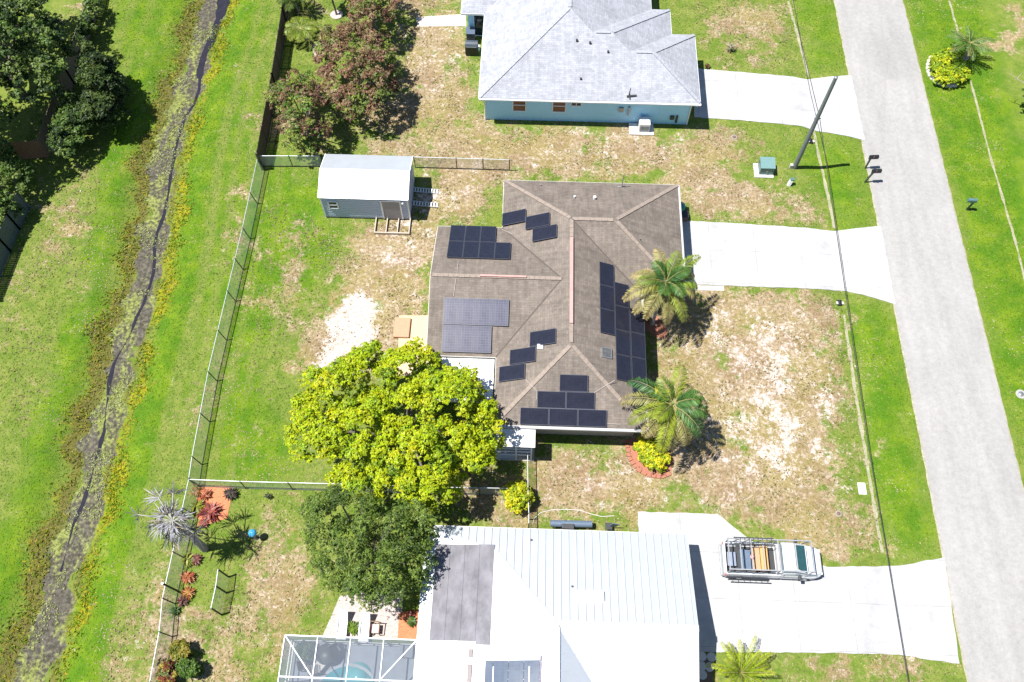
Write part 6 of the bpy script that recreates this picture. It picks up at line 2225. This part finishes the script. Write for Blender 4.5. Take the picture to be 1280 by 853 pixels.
MB().box(p.x + 0.02, p.x + 0.14, p.y - 0.43, p.y - 0.405, 0.4, 0.55).build('handle', M_GREYMETAL, xf)
p = at(987.5, 230, 0.2)
pd = thing('utility_pedestal', (p.x, p.y, 0), 'short white telecom pedestal on the lawn south of the transformer', 'utility box')
MB().bar((p.x - 0.06, p.y, 0), (p.x + 0.06, p.y + 0.12, 0.55), 0.22, 0.2, (1, 0, 0)).build('post', M_WHITE, pd)
MB().box(p.x - 0.05, p.x + 0.22, p.y + 0.0, p.y + 0.24, 0.52, 0.62).build('cap', M_XFMR, pd)


def mailbox(px, py, label, col_mat, rot, lean=0.0, h=1.1):
    p = at(px, py, 0)
    r = thing('mailbox', (p.x, p.y, gz(p.x, p.y)), label, 'mailbox', 'roadside mailboxes')
    z = gz(p.x, p.y)
    Mx = Matrix.Translation((p.x, p.y, z)) @ Matrix.Rotation(rad(rot), 4, 'Z')
    MB().bar(Mx @ Vector((0, 0, -0.1)), Mx @ Vector((lean, 0, h)), 0.1, 0.1, (0, 1, 0)).build('post', M_WIREPOST, r)
    MB().bar(Mx @ Vector((lean - 0.15, 0, h - 0.02)), Mx @ Vector((lean + 0.45, 0, h - 0.02)), 0.1, 0.08).build('arm', M_WIREPOST, r)
    prof = [(-0.12, 0), (0.12, 0), (0.12, 0.16)] + [(0.12 * math.cos(t), 0.16 + 0.1 * math.sin(t)) for t in np.linspace(0.3, PI - 0.3, 7)] + [(-0.12, 0.16)]
    n_ = len(prof)
    vs = [Mx @ Vector((lean - 0.12, a, h + 0.03 + b)) for a, b in prof] + [Mx @ Vector((lean + 0.5, a, h + 0.03 + b)) for a, b in prof]
    MB().add(vs, [[i, (i + 1) % n_, n_ + (i + 1) % n_, n_ + i] for i in range(n_)] + [list(range(n_))[::-1], list(range(n_, 2 * n_))]).build('box', col_mat, r)
    MB().bar(Mx @ Vector((lean + 0.1, -0.135, h + 0.15)), Mx @ Vector((lean + 0.1, -0.135, h + 0.36)), 0.03, 0.03, (0, 1, 0)).build('flag', M_REDBRICK, r)


mailbox(1081.5, 210.5, 'black mailbox on a post, the farther of the pair by the road', M_BLACK, 5)
mailbox(1080.5, 228, 'black mailbox on a bent post, the nearer of the pair by the road', M_BLACK, 5, 0.25)
mailbox(1208, 262.5, 'greenish black mailbox standing alone on the lawn across the road', M_XFMR, 178, -0.1, 0.95)


def cover(px, py, w_, h_, label, mt, cat='utility cover', round_=False, ring=None):
    p = at(px, py, 0)
    z = gz(p.x, p.y)
    r = thing('utility_cover', (p.x, p.y, z), label, cat)
    if round_:
        MB().lathe((p.x, p.y, z - 0.02), [(w_, 0), (w_, 0.05), (w_ * 0.92, 0.06), (w_ * 0.5, 0.06)], 18).build('collar', ring or M_CONC, r)
        MB().lathe((p.x, p.y, z + 0.0), [(w_ * 0.55, 0), (w_ * 0.55, 0.05), (0.01, 0.055)], 16).build('lid', mt, r)
    else:
        MB().box(p.x - w_ / 2, p.x + w_ / 2, p.y - h_ / 2, p.y + h_ / 2, z - 0.02, z + 0.06).build('collar', ring or M_CONC, r)
        MB().box(p.x - w_ / 2 + 0.05, p.x + w_ / 2 - 0.05, p.y - h_ / 2 + 0.05, p.y + h_ / 2 - 0.05, z + 0.06, z + 0.072).build('lid', mt, r)


cover(1078, 610.5, 0.46, 0.72, 'pale rectangular utility box lid beside the gutter line', mat('pale_green_lid', (0.33, 0.4, 0.37), 0.6))
cover(1048, 642.5, 0.2, 0, 'small round dark meter cover in a sandy ring on the dry lawn', M_BROWNMULCH, round_=True, ring=mat('old_collar', (0.24, 0.21, 0.17), 0.9, var=0.2))
cover(1276, 493, 0.32, 0, 'round concrete drain cover on the grass at the right edge', M_GREYMETAL, 'drain cover', True, mat('drain_collar', (0.3, 0.29, 0.27), 0.9, var=0.2))
cover(917.5, 172, 0.25, 0, 'small pale ringed sprinkler pit on the dry lawn south of the top driveway', M_BROWNMULCH, 'utility cover', True, MATS['old_collar'])
for px, py, lab in ((1050.5, 379, 'culvert pipe mouth at the south side of the middle driveway'), (1014, 177, 'culvert pipe mouth at the south side of the top driveway')):
    p = at(px, py, 0)
    z = gz(p.x, p.y)
    cv = thing('culvert', (p.x, p.y, z), lab, 'culvert', 'culvert pipe ends under the driveways')
    MB().box(p.x - 0.25, p.x + 0.25, p.y - 0.06, p.y + 0.14, z - 0.1, z + 0.12).build('headwall', M_CONCGREY, cv)
    MB().tube([(p.x, p.y + 0.25, z + 0.02), (p.x, p.y - 0.14, z + 0.02)], 0.16, 12).build('pipe', M_BLACK, cv)

# ------------------------------------------------------------------ work truck with ladder rack
o_ = at(903.5, 703, 0.8)
L0 = at(1027, 703, 0.8).x - o_.x
TY = (at(950, 677, 1.25).y + at(950, 723, 0.5).y) / 2
tk = thing('pickup_truck', (o_.x + L0 / 2, TY, 0.165), 'white work pickup with a metal ladder rack and loaded bed, parked on the lower driveway', 'truck')
Z0 = 0.165
HW = 0.92


def T(x, y, z):
    return Vector((o_.x + x, TY + y, Z0 + z))


def loft(secs, mt, name, parent=tk, smooth=False, bevel=0.0):
    """closed body from cross sections (x, half width low, half width high, z low, z high)"""
    m_ = MB()
    vs = []
    for (x, wl_, wh, zl, zh) in secs:
        vs += [T(x, -wl_, zl), T(x, -wl_ * 1.0, zl + (zh - zl) * 0.6), T(x, -wh, zh), T(x, wh, zh), T(x, wl_, zl + (zh - zl) * 0.6), T(x, wl_, zl)]
    fs = []
    for i in range(len(secs) - 1):
        for k in range(6):
            k2 = (k + 1) % 6
            fs.append([i * 6 + k, (i + 1) * 6 + k, (i + 1) * 6 + k2, i * 6 + k2])
    fs.append([5, 4, 3, 2, 1, 0][::-1])
    e = (len(secs) - 1) * 6
    fs.append([e + k for k in range(6)][::-1])
    m_.add(vs, fs)
    ob = m_.build(name, mt, parent, bevel=bevel)
    bm_ = bmesh.new()
    bm_.from_mesh(ob.data)
    bmesh.ops.recalc_face_normals(bm_, faces=bm_.faces)
    bm_.to_mesh(ob.data)
    bm_.free()
    return ob


# lower body with hood: bed floor open behind the cab
loft([(3.12, HW - 0.03, HW - 0.06, 0.22, 1.0), (3.3, HW, HW - 0.06, 0.22, 1.04), (4.45, HW, HW - 0.08, 0.22, 1.03), (4.75, HW, HW - 0.12, 0.22, 1.0), (L0 - 0.45, HW - 0.04, HW - 0.18, 0.24, 0.93), (L0 - 0.15, HW - 0.14, HW - 0.3, 0.27, 0.84), (L0 - 0.04, HW - 0.3, HW - 0.4, 0.3, 0.72)], M_TRUCK, 'body', bevel=0.05)
m_ = MB()
for s in (-1, 1):
    a, b = sorted((s * HW, s * (HW - 0.12)))
    m_.box(0.12, 3.11, TY * 0 + a, b, 0.3, 1.02)
m_.box(0.12, 3.11, -HW + 0.12, HW - 0.12, 0.42, 0.5)
m_.box(2.98, 3.11, -HW + 0.121, HW - 0.121, 0.501, 1.02)
m_.v = [tuple(T(*v)) for v in m_.v]
bed_ = m_.build('bed', M_TRUCK, tk, bevel=0.02)
m_ = MB().box(0.17, 2.95, -HW + 0.16, HW - 0.16, 0.505, 0.53)
m_.v = [tuple(T(*v)) for v in m_.v]
m_.build('bed_liner', M_DARK, bed_)
m_ = MB().box(0.04, 0.115, -HW + 0.02, HW - 0.02, 0.32, 1.03)
m_.v = [tuple(T(*v)) for v in m_.v]
m_.build('tailgate', M_TRUCK, tk, bevel=0.02)
m_ = MB().box(-0.1, 0.03, -HW + 0.05, HW - 0.05, 0.3, 0.45)
m_.v = [tuple(T(*v)) for v in m_.v]
m_.build('rear_bumper', M_GREYMETAL, tk, bevel=0.02)
m_ = MB().box(L0 - 0.1, L0 + 0.03, -HW + 0.22, HW - 0.22, 0.26, 0.46)
m_.v = [tuple(T(*v)) for v in m_.v]
m_.build('front_bumper', M_DARK, tk, bevel=0.03)
loft([(3.14, HW - 0.03, HW - 0.16, 1.0, 1.56), (3.25, HW - 0.03, HW - 0.2, 1.0, 1.66), (3.5, HW - 0.03, HW - 0.2, 1.0, 1.68), (3.78, HW - 0.03, HW - 0.22, 1.0, 1.66), (3.86, HW - 0.04, HW - 0.22, 1.0, 1.61), (4.56, HW - 0.06, HW - 0.1, 1.0, 1.06)], M_TRUCK, 'cab', bevel=0.03)
g = MB()
g.add([T(3.89, -HW + 0.25, 1.587), T(3.89, HW - 0.25, 1.587), T(4.53, HW - 0.14, 1.084), T(4.53, -HW + 0.14, 1.084)], [[0, 3, 2, 1]])
# lift the screen a little off the pillar surface
g.v = [(x + 0.012, y, z + 0.014) for x, y, z in g.v]
g.build('windscreen', M_CARGLASS, tk)
for s in (-1, 1):
    w1 = HW - 0.022
    MB().add([T(3.3, s * (HW - 0.085), 1.36), T(3.85, s * (HW - 0.085), 1.36), T(4.25, s * (w1 - 0.005), 1.09), T(3.3, s * (w1 - 0.005), 1.09), T(3.8, s * (HW - 0.17), 1.58), T(3.34, s * (HW - 0.15), 1.58)], [[0, 3, 2, 1], [5, 0, 1, 4]]).build('side_window', M_CARGLASS, tk)
    m_ = MB().box(4.0, 4.16, s * (HW + 0.12) - 0.1, s * (HW + 0.12) + 0.1, 1.0, 1.2)
    m_.v = [tuple(T(*v)) for v in m_.v]
    m_.build('wing_mirror', M_DARK, tk, bevel=0.02)
    m_ = MB().box(L0 - 0.16, L0 - 0.05, s * (HW - 0.36) - 0.14, s * (HW - 0.36) + 0.14, 0.56, 0.7)
    m_.v = [tuple(T(*v)) for v in m_.v]
    m_.build('headlight', mat('lamp_glass', (0.6, 0.62, 0.65), 0.1), tk)
    m_ = MB().box(0.03, 0.125, s * (HW - 0.05) - 0.06, s * (HW - 0.05) + 0.06, 0.55, 0.85)
    m_.v = [tuple(T(*v)) for v in m_.v]
    m_.build('tail_light', mat('red_lamp', (0.4, 0.02, 0.03), 0.2), tk)
    for x in (0.95, 4.55):
        wh = MB().tube([T(x, s * (HW - 0.2), 0.33 - 0.13), T(x, s * (HW + 0.01), 0.33 - 0.13)], 0.33, 18).build('wheel', M_RUBBER, tk)
        MB().tube([T(x, s * (HW + 0.005), 0.2), T(x, s * (HW + 0.02), 0.2)], 0.19, 14).build('rim', M_GALV, wh)
m_ = MB().box(4.62, 4.66, -0.7, 0.7, 0.985, 1.02)
m_.v = [tuple(T(*v)) for v in m_.v]
m_.build('wiper_cowl', M_DARK, tk)
m_ = MB().box(3.115, 3.135, -HW + 0.2, HW - 0.2, 1.12, 1.5)
m_.v = [tuple(T(*v)) for v in m_.v]
m_.build('rear_window', M_CARGLASS, tk)
for x_ in (3.3, 3.8):
    MB().bar(T(x_, -HW + 0.24, 1.672), T(x_, HW - 0.24, 1.672), 0.02, 0.02).build('roof_seam', M_DARK, tk)
MB().bar(T(4.62, -HW + 0.16, 1.035), T(L0 - 0.5, -HW + 0.26, 0.955), 0.015, 0.02).build('bonnet_seam', M_DARK, tk)
MB().bar(T(4.62, HW - 0.16, 1.035), T(L0 - 0.5, HW - 0.26, 0.955), 0.015, 0.02).build('bonnet_seam', M_DARK, tk)
MB().bar(T(3.3, -HW - 0.004, 0.62), T(4.25, -HW - 0.004, 0.62), 0.02, 0.05).build('door_trim', M_DARK, tk)
MB().bar(T(3.28, -HW - 0.004, 0.35), T(3.28, -HW + 0.03, 1.0), 0.02, 0.02, (0, 1, 0)).build('door_seam', M_DARK, tk)
# ladder rack
RZ_ = 1.85
rk = MB()
for s in (-1, 1):
    rk.bar(T(0.05, s * 0.85, RZ_), T(4.7, s * 0.85, RZ_), 0.06, 0.06)
M_RACK = mat('rack_steel', (0.3, 0.31, 0.33), 0.45, metal=0.3, var=0.15)
rack = rk.build('ladder_rack', M_RACK, tk)
for x in (0.1, 0.75, 1.35, 2.0, 2.85, 4.68):
    MB().bar(T(x, -0.82, RZ_ + 0.002), T(x, 0.82, RZ_ + 0.002), 0.055, 0.055).build('crossbar', M_RACK, rack)
for x in (0.15, 1.5, 2.85):
    for s in (-1, 1):
        MB().bar(T(x, s * 0.86, 1.0), T(x, s * 0.85, RZ_ - 0.02), 0.05, 0.05, (1, 0, 0)).build('upright', M_RACK, rack)
for s in (-1, 1):
    MB().bar(T(4.68, s * 0.85, RZ_ - 0.03), T(4.4, s * 0.88, 1.0), 0.045, 0.045, (0, 1, 0)).build('front_strut', M_RACK, rack)
    for x in (0.45, 1.05, 1.75, 2.4):
        MB().bar(T(x, s * 0.86, 1.02), T(x + 0.35, s * 0.85, RZ_ - 0.03), 0.035, 0.035, (0, 1, 0)).build('brace', M_RACK, rack)


def ladder(name, label, p, q, w_, n_, mt, r=0.03, up=(0, 0, 1)):
    p, q = Vector(p), Vector(q)
    d = (q - p).normalized()
    s = d.cross(Vector(up)).normalized() * w_ / 2
    rt = thing(name, p.lerp(q, 0.5), label, 'ladder', 'ladders carried by the work pickup')
    for k in (-1, 1):
        MB().bar(p + s * k, q + s * k, r * 1.3, r * 2.2, up).build('stile', mt, rt)
    for i in range(n_):
        c_ = p.lerp(q, (i + 0.5) / n_)
        MB().tube([c_ - s, c_ + s], r * 0.55, 6).build('rung', mt, rt)


ladder('ladder', 'dark extension ladder on the north rail of the truck rack', T(0.4, 0.72, RZ_ + 0.09), T(2.6, 0.72, RZ_ + 0.09), 0.34, 9, M_DARK)
ladder('ladder', 'dark ladder hung low along the south side of the truck', T(0.2, -HW - 0.13, 0.55), T(2.5, -HW - 0.13, 0.52), 0.32, 7, M_DARK, up=(0, 0.8, 0.6))


def crate(x0_, x1_, y0_, y1_, z0_, z1_, mt, name, label, cat, lidmat=None):
    r = thing(name, T((x0_ + x1_) / 2, (y0_ + y1_) / 2, z0_), label, cat)
    m_ = MB().box(x0_, x1_, y0_, y1_, z0_, z1_ - 0.03)
    m_.v = [tuple(T(*v)) for v in m_.v]
    m_.build('box_body', mt, r, bevel=0.01)
    m_ = MB().box(x0_ - 0.015, x1_ + 0.015, y0_ - 0.015, y1_ + 0.015, z1_ - 0.03, z1_)
    m_.v = [tuple(T(*v)) for v in m_.v]
    m_.build('lid', lidmat or mt, r, bevel=0.008)


crate(2.05, 2.42, -0.66, 0.66, 0.535, 1.1, M_YELLOWWOOD, 'wooden_box', 'orange-yellow wooden box across the truck bed nearest the cab', 'box')
crate(1.62, 1.99, -0.66, 0.62, 0.535, 1.05, mat('tan_board', (0.4, 0.25, 0.14), 0.7, var=0.12), 'wooden_box', 'tan wooden box across the truck bed behind the yellow one', 'box')
crate(0.95, 1.18, -0.6, 0.5, 0.535, 0.95, MATS['slate_tank'], 'tool_box', 'slate tool box in the middle of the truck bed', 'tool box')
crate(1.22, 1.48, -0.6, 0.45, 0.535, 0.98, M_DARK, 'tool_box', 'dark tool box beside the tan box in the truck bed', 'tool box', MATS['slate_tank'])
crate(0.25, 0.7, -0.4, 0.35, 0.535, 0.8, mat('blue_grey_bin', (0.2, 0.23, 0.3), 0.5), 'tool_box', 'blue-grey bin at the tail of the truck bed', 'tool box')
bp2 = T(1.53, 0.1, 0.99)
bk_ = thing('bucket', T(1.56, -0.1, 0.535), 'pinkish bucket wedged in the truck bed beside the tan box', 'bucket')
c2 = T(1.555, 0.05, 0.535)
MB().lathe((c2.x, c2.y, c2.z + 0.45), [(0.04, 0), (0.12, 0.1), (0.13, 0.22), (0.11, 0.22), (0.1, 0.14)], 14).build('pail', mat('pink_pail', (0.55, 0.3, 0.28), 0.5), bk_)
MB().tube([(c2.x - 0.12, c2.y, c2.z + 0.66), (c2.x, c2.y - 0.08, c2.z + 0.72), (c2.x + 0.12, c2.y, c2.z + 0.66)], 0.01, 5).build('handle', M_GREYMETAL, bk_)

# ------------------------------------------------------------------ grass, weeds and reeds (nobody could count them)
def sample(f, x, y):
    i = np.clip(((y - Y0) / STEP).astype(int), 0, f.shape[0] - 1)
    j = np.clip(((x - X0) / STEP).astype(int), 0, f.shape[1] - 1)
    return f[i, j]


hard = np.zeros(GX.shape, bool)
for poly in (pix(DRIVE_MID), pix(DRIVE_TOP), pix(DRIVE_LOW), [(xl - 0.05, -60), (xr + 0.05, -60), (xr + 0.05, 160), (xl - 0.05, 160)],
             wp, [(-3.5, 45.0), (11.5, 45.0), (11.5, 50.95), (9.8, 53.5), (9.8, 67), (-5.3, 67), (-5.3, 53.6), (-3.5, 53.6)], [(-4.6, 13.0), (8.8, 13.0), (8.8, -3), (-4.6, -3)],
             [(x0 - 12, -10), (x0 - 12, -9), (x0 - 11, -9)], [(px0, py0), (px1, py0), (px1, py1), (px0, py1)], pix([(499, 395), (536, 395), (536, 470), (497, 470)]),
             [(nw_.x, y0), (ne_.x, y0), (ne_.x, y1), (nw_.x, y1)], pix([(425, 745), (505, 735), (522, 800), (402, 798), (412, 775)]), pix(bed), [(ux0, uy0), (ux1, uy0), (ux1, uy1), (ux0, uy1)],
             pix([(520, 22), (582, 18), (583, 33), (522, 34)])):
    hard |= inside(poly, GX, GY)
nz = blur(RNG.random(GX.shape), 2)
nz = (nz - nz.mean()) / nz.std()
nz2 = blur(RNG.random(GX.shape), 6)
nz2 = (nz2 - nz2.mean()) / nz2.std()

Q = np.column_stack([RNG.uniform(-38, 42, 420000), RNG.uniform(2, 64, 420000)])
# only where the photograph or a step aside from it looks
vis = np.abs(Q[:, 0] + Q[:, 1] * 0.03) < 31 + Q[:, 1] * 0.12
Q = Q[vis]
dry_, sand_, lush_, weed_, bed_f, brown_ = (sample(f, Q[:, 0], Q[:, 1]) for f in (f_dry, f_sand, f_lush, f_weed, f_bed, f_brown))
h_ = sample(hard, Q[:, 0], Q[:, 1])
n1_, n2_ = sample(nz, Q[:, 0], Q[:, 1]), sample(nz2, Q[:, 0], Q[:, 1])
pk = np.clip(1.0 - 0.55 * dry_ - 0.95 * sand_ + 0.25 * n1_ * (0.3 + dry_), 0.02, 1)
ok = (~h_) & (bed_f < 0.4) & (RNG.random(len(Q)) < pk)
Q, dry_, sand_, lush_, weed_, brown_, n1_, n2_ = (a[ok] for a in (Q, dry_, sand_, lush_, weed_, brown_, n1_, n2_))
m = len(Q)
hz = height(Q[:, 0], Q[:, 1])
sz = RNG.uniform(0.04, 0.1, m) * (1 + 0.9 * np.clip(weed_, 0, 1) + 0.25 * dry_)
short_c, lush_c, dry_c, weed_c, reed_c = (np.array(c) for c in ((0.125, 0.185, 0.024), (0.1, 0.195, 0.006), (0.31, 0.245, 0.145), (0.29, 0.23, 0.012), (0.16, 0.14, 0.04)))
u1 = RNG.random((m, 1))
col = np.where(u1 < np.clip(lush_ + 0.12 * n2_, 0, 1)[:, None], lush_c, short_c)
u2 = RNG.random((m, 1))
col = np.where(u2 < np.clip(dry_ * 0.95 - 0.12 + 0.25 * n2_ + 0.16 * n1_, 0, 0.92)[:, None], dry_c, col)
u3 = RNG.random((m, 1))
col = np.where(u3 < np.clip(weed_ * 0.7 + 0.1 * n1_ * (weed_ > 0.1), 0, 1)[:, None], weed_c, col)
u4 = RNG.random((m, 1))
col = np.where(u4 < np.clip(brown_ * 0.7, 0, 1)[:, None], reed_c, col)
col = col * RNG.uniform(0.7, 1.3, (m, 1)) * (1 + 0.07 * n2_[:, None])
az = RNG.uniform(0, 2 * PI, m)
lean = RNG.uniform(0.5, 1.2, m)
A = np.stack([np.cos(az) * lean, np.sin(az) * lean, np.full(m, 0.35)], 1)
Nn = np.stack([np.cos(az + 1.2), np.sin(az + 1.2), RNG.uniform(1.2, 3.0, m)], 1)
C = np.column_stack([Q, hz + sz * 0.18])
g_ = leaf_mesh('grass', C, Nn, sz * 1.5, sz * 0.55, col, M_BLADE, None, RNG, A)
tag(g_, kind='stuff')
# low olive weeds scattered over the dry yards
Q = np.column_stack([RNG.uniform(-34, 34, 150000), RNG.uniform(3, 62, 150000)])
dry_, sand_ = sample(f_dry, Q[:, 0], Q[:, 1]), sample(f_sand, Q[:, 0], Q[:, 1])
n1_, n2_ = sample(nz, Q[:, 0], Q[:, 1]), sample(nz2, Q[:, 0], Q[:, 1])
ok = (~sample(hard, Q[:, 0], Q[:, 1])) & (dry_ > 0.25) & (RNG.random(len(Q)) < np.clip(0.12 + 0.3 * n1_ + 0.2 * n2_, 0, 0.8) * (1 - 0.75 * (sand_ > 0.85)))
Q = Q[ok]
m = len(Q)
sz = RNG.uniform(0.06, 0.16, m)
az = RNG.uniform(0, 2 * PI, m)
A = np.stack([np.cos(az), np.sin(az), np.full(m, 0.35)], 1)
Nn = np.stack([np.cos(az + 1.2), np.sin(az + 1.2), RNG.uniform(1.0, 2.5, m)], 1)
col = np.array([(0.13, 0.14, 0.03), (0.1, 0.125, 0.02), (0.19, 0.15, 0.07), (0.24, 0.18, 0.1)])[RNG.choice(4, m)] * RNG.uniform(0.7, 1.2, (m, 1))
C = np.column_stack([Q, height(Q[:, 0], Q[:, 1]) + sz * 0.25])
tag(leaf_mesh('lawn_weeds', C, Nn, sz * 1.2, sz * 0.6, col, M_BLADE, None, RNG, A), kind='stuff')
# taller weeds and reeds along the banks
yy = RNG.uniform(-2, 62, 38000)
dl = np.array(DITCH)
xx = np.interp(yy, dl[:, 1], dl[:, 0]) + np.where(RNG.random(38000) < 0.5, RNG.uniform(0.7, 2.6, 38000), RNG.uniform(-2.9, -0.7, 38000))
wd = sample(f_weed, xx, yy)
br_ = sample(f_brown, xx, yy)
bd = sample(f_bed, xx, yy)
ok = (RNG.random(38000) < np.maximum(wd, br_ * 0.7) * 0.75 * (0.6 + 0.4 * sample(nz2, xx, yy))) & (bd < 0.55)
xx, yy, wd, br_ = xx[ok], yy[ok], wd[ok], br_[ok]
m = len(xx)
sz = RNG.uniform(0.1, 0.24, m)
az = RNG.uniform(0, 2 * PI, m)
A = np.stack([np.cos(az) * 0.6, np.sin(az) * 0.6, np.full(m, 0.8)], 1)
Nn = np.stack([np.cos(az + 1.3), np.sin(az + 1.3), RNG.uniform(0.3, 1.2, m)], 1)
pal = np.array([(0.36, 0.29, 0.015), (0.25, 0.28, 0.012), (0.15, 0.23, 0.008), (0.19, 0.165, 0.05)])
side = np.sign(xx - np.interp(yy, dl[:, 1], dl[:, 0]))
pick = np.where(side > 0, RNG.choice(3, m, p=[0.14, 0.3, 0.56]), RNG.choice(4, m, p=[0.03, 0.2, 0.55, 0.22]))
col = pal[pick] * RNG.uniform(0.7, 1.3, (m, 1))
C = np.column_stack([xx, yy, height(xx, yy) + sz * 0.35])
tag(leaf_mesh('bank_weeds', C, Nn, sz * 1.3, sz * 0.35, col, M_BLADE, None, RNG, A), kind='stuff')
# mats of pale algae lying on the mud
yy = RNG.uniform(-2, 62, 16000)
xx = np.interp(yy, dl[:, 1], dl[:, 0]) + RNG.uniform(-1.2, 1.2, 16000)
bd = sample(f_bed, xx, yy)
n1_ = sample(nz2, xx, yy) + 0.5 * sample(nz, xx, yy)
ok = (bd > 0.5) & (n1_ > 0.6)
xx, yy = xx[ok], yy[ok]
m = len(xx)
sz = RNG.uniform(0.04, 0.13, m)
col = np.array([(0.24, 0.27, 0.09), (0.16, 0.2, 0.04), (0.3, 0.31, 0.16)])[RNG.choice(3, m)] * RNG.uniform(0.7, 1.2, (m, 1))
C = np.column_stack([xx, yy, height(xx, yy) + 0.045])
tag(leaf_mesh('algae', C, np.array([0, 0, 1.0]) + RNG.normal(0, 0.35, (m, 3)), sz, sz * 0.8, col, M_BLADE, None, RNG), kind='stuff')

# ------------------------------------------------------------------ light, sky, camera
AZ, EL = rad(6.0), rad(66.5)
sun_d = Vector((math.cos(EL) * math.cos(AZ), math.cos(EL) * math.sin(AZ), -math.sin(EL)))
sl = bpy.data.lights.new('sun', 'SUN')
sl.energy = 5.0
sl.angle = rad(0.53)
sl.color = (1.0, 0.965, 0.9)
so = bpy.data.objects.new('sun', sl)
COL.objects.link(so)
so.location = (0, 0, 60)
so.rotation_euler = sun_d.to_track_quat('-Z', 'Y').to_euler()
w = bpy.data.worlds.new('World')
SC.world = w
w.use_nodes = True
nt = w.node_tree
sky = nt.nodes.new('ShaderNodeTexSky')
sky.sky_type = 'NISHITA'
sky.sun_disc = False
sky.ozone_density = 2.5
sky.dust_density = 0.3
sky.air_density = 1.0
sky.sun_elevation = EL
sky.sun_rotation = math.atan2(-sun_d.x, -sun_d.y)
nt.links.new(sky.outputs['Color'], nt.nodes['Background'].inputs['Color'])
nt.nodes['Background'].inputs['Strength'].default_value = 0.066

cd = bpy.data.cameras.new('camera')
cd.sensor_width = 36
cd.lens = FPX / 1280 * 36
cd.clip_start = 0.5
cd.clip_end = 4000
co = bpy.data.objects.new('camera', cd)
COL.objects.link(co)
co.location = (0, 0, CAM_H)
co.rotation_euler = (PI / 2 - PITCH, 0, YAW)
SC.camera = co
SC.view_settings.view_transform = 'Standard'
SC.view_settings.look = 'None'
SC.view_settings.exposure = 0.95
SC.view_settings.gamma = 1
SC.view_settings.use_curve_mapping = False
SC.render.film_transparent = False
SC.cycles.max_bounces = 6
SC.cycles.transparent_max_bounces = 12
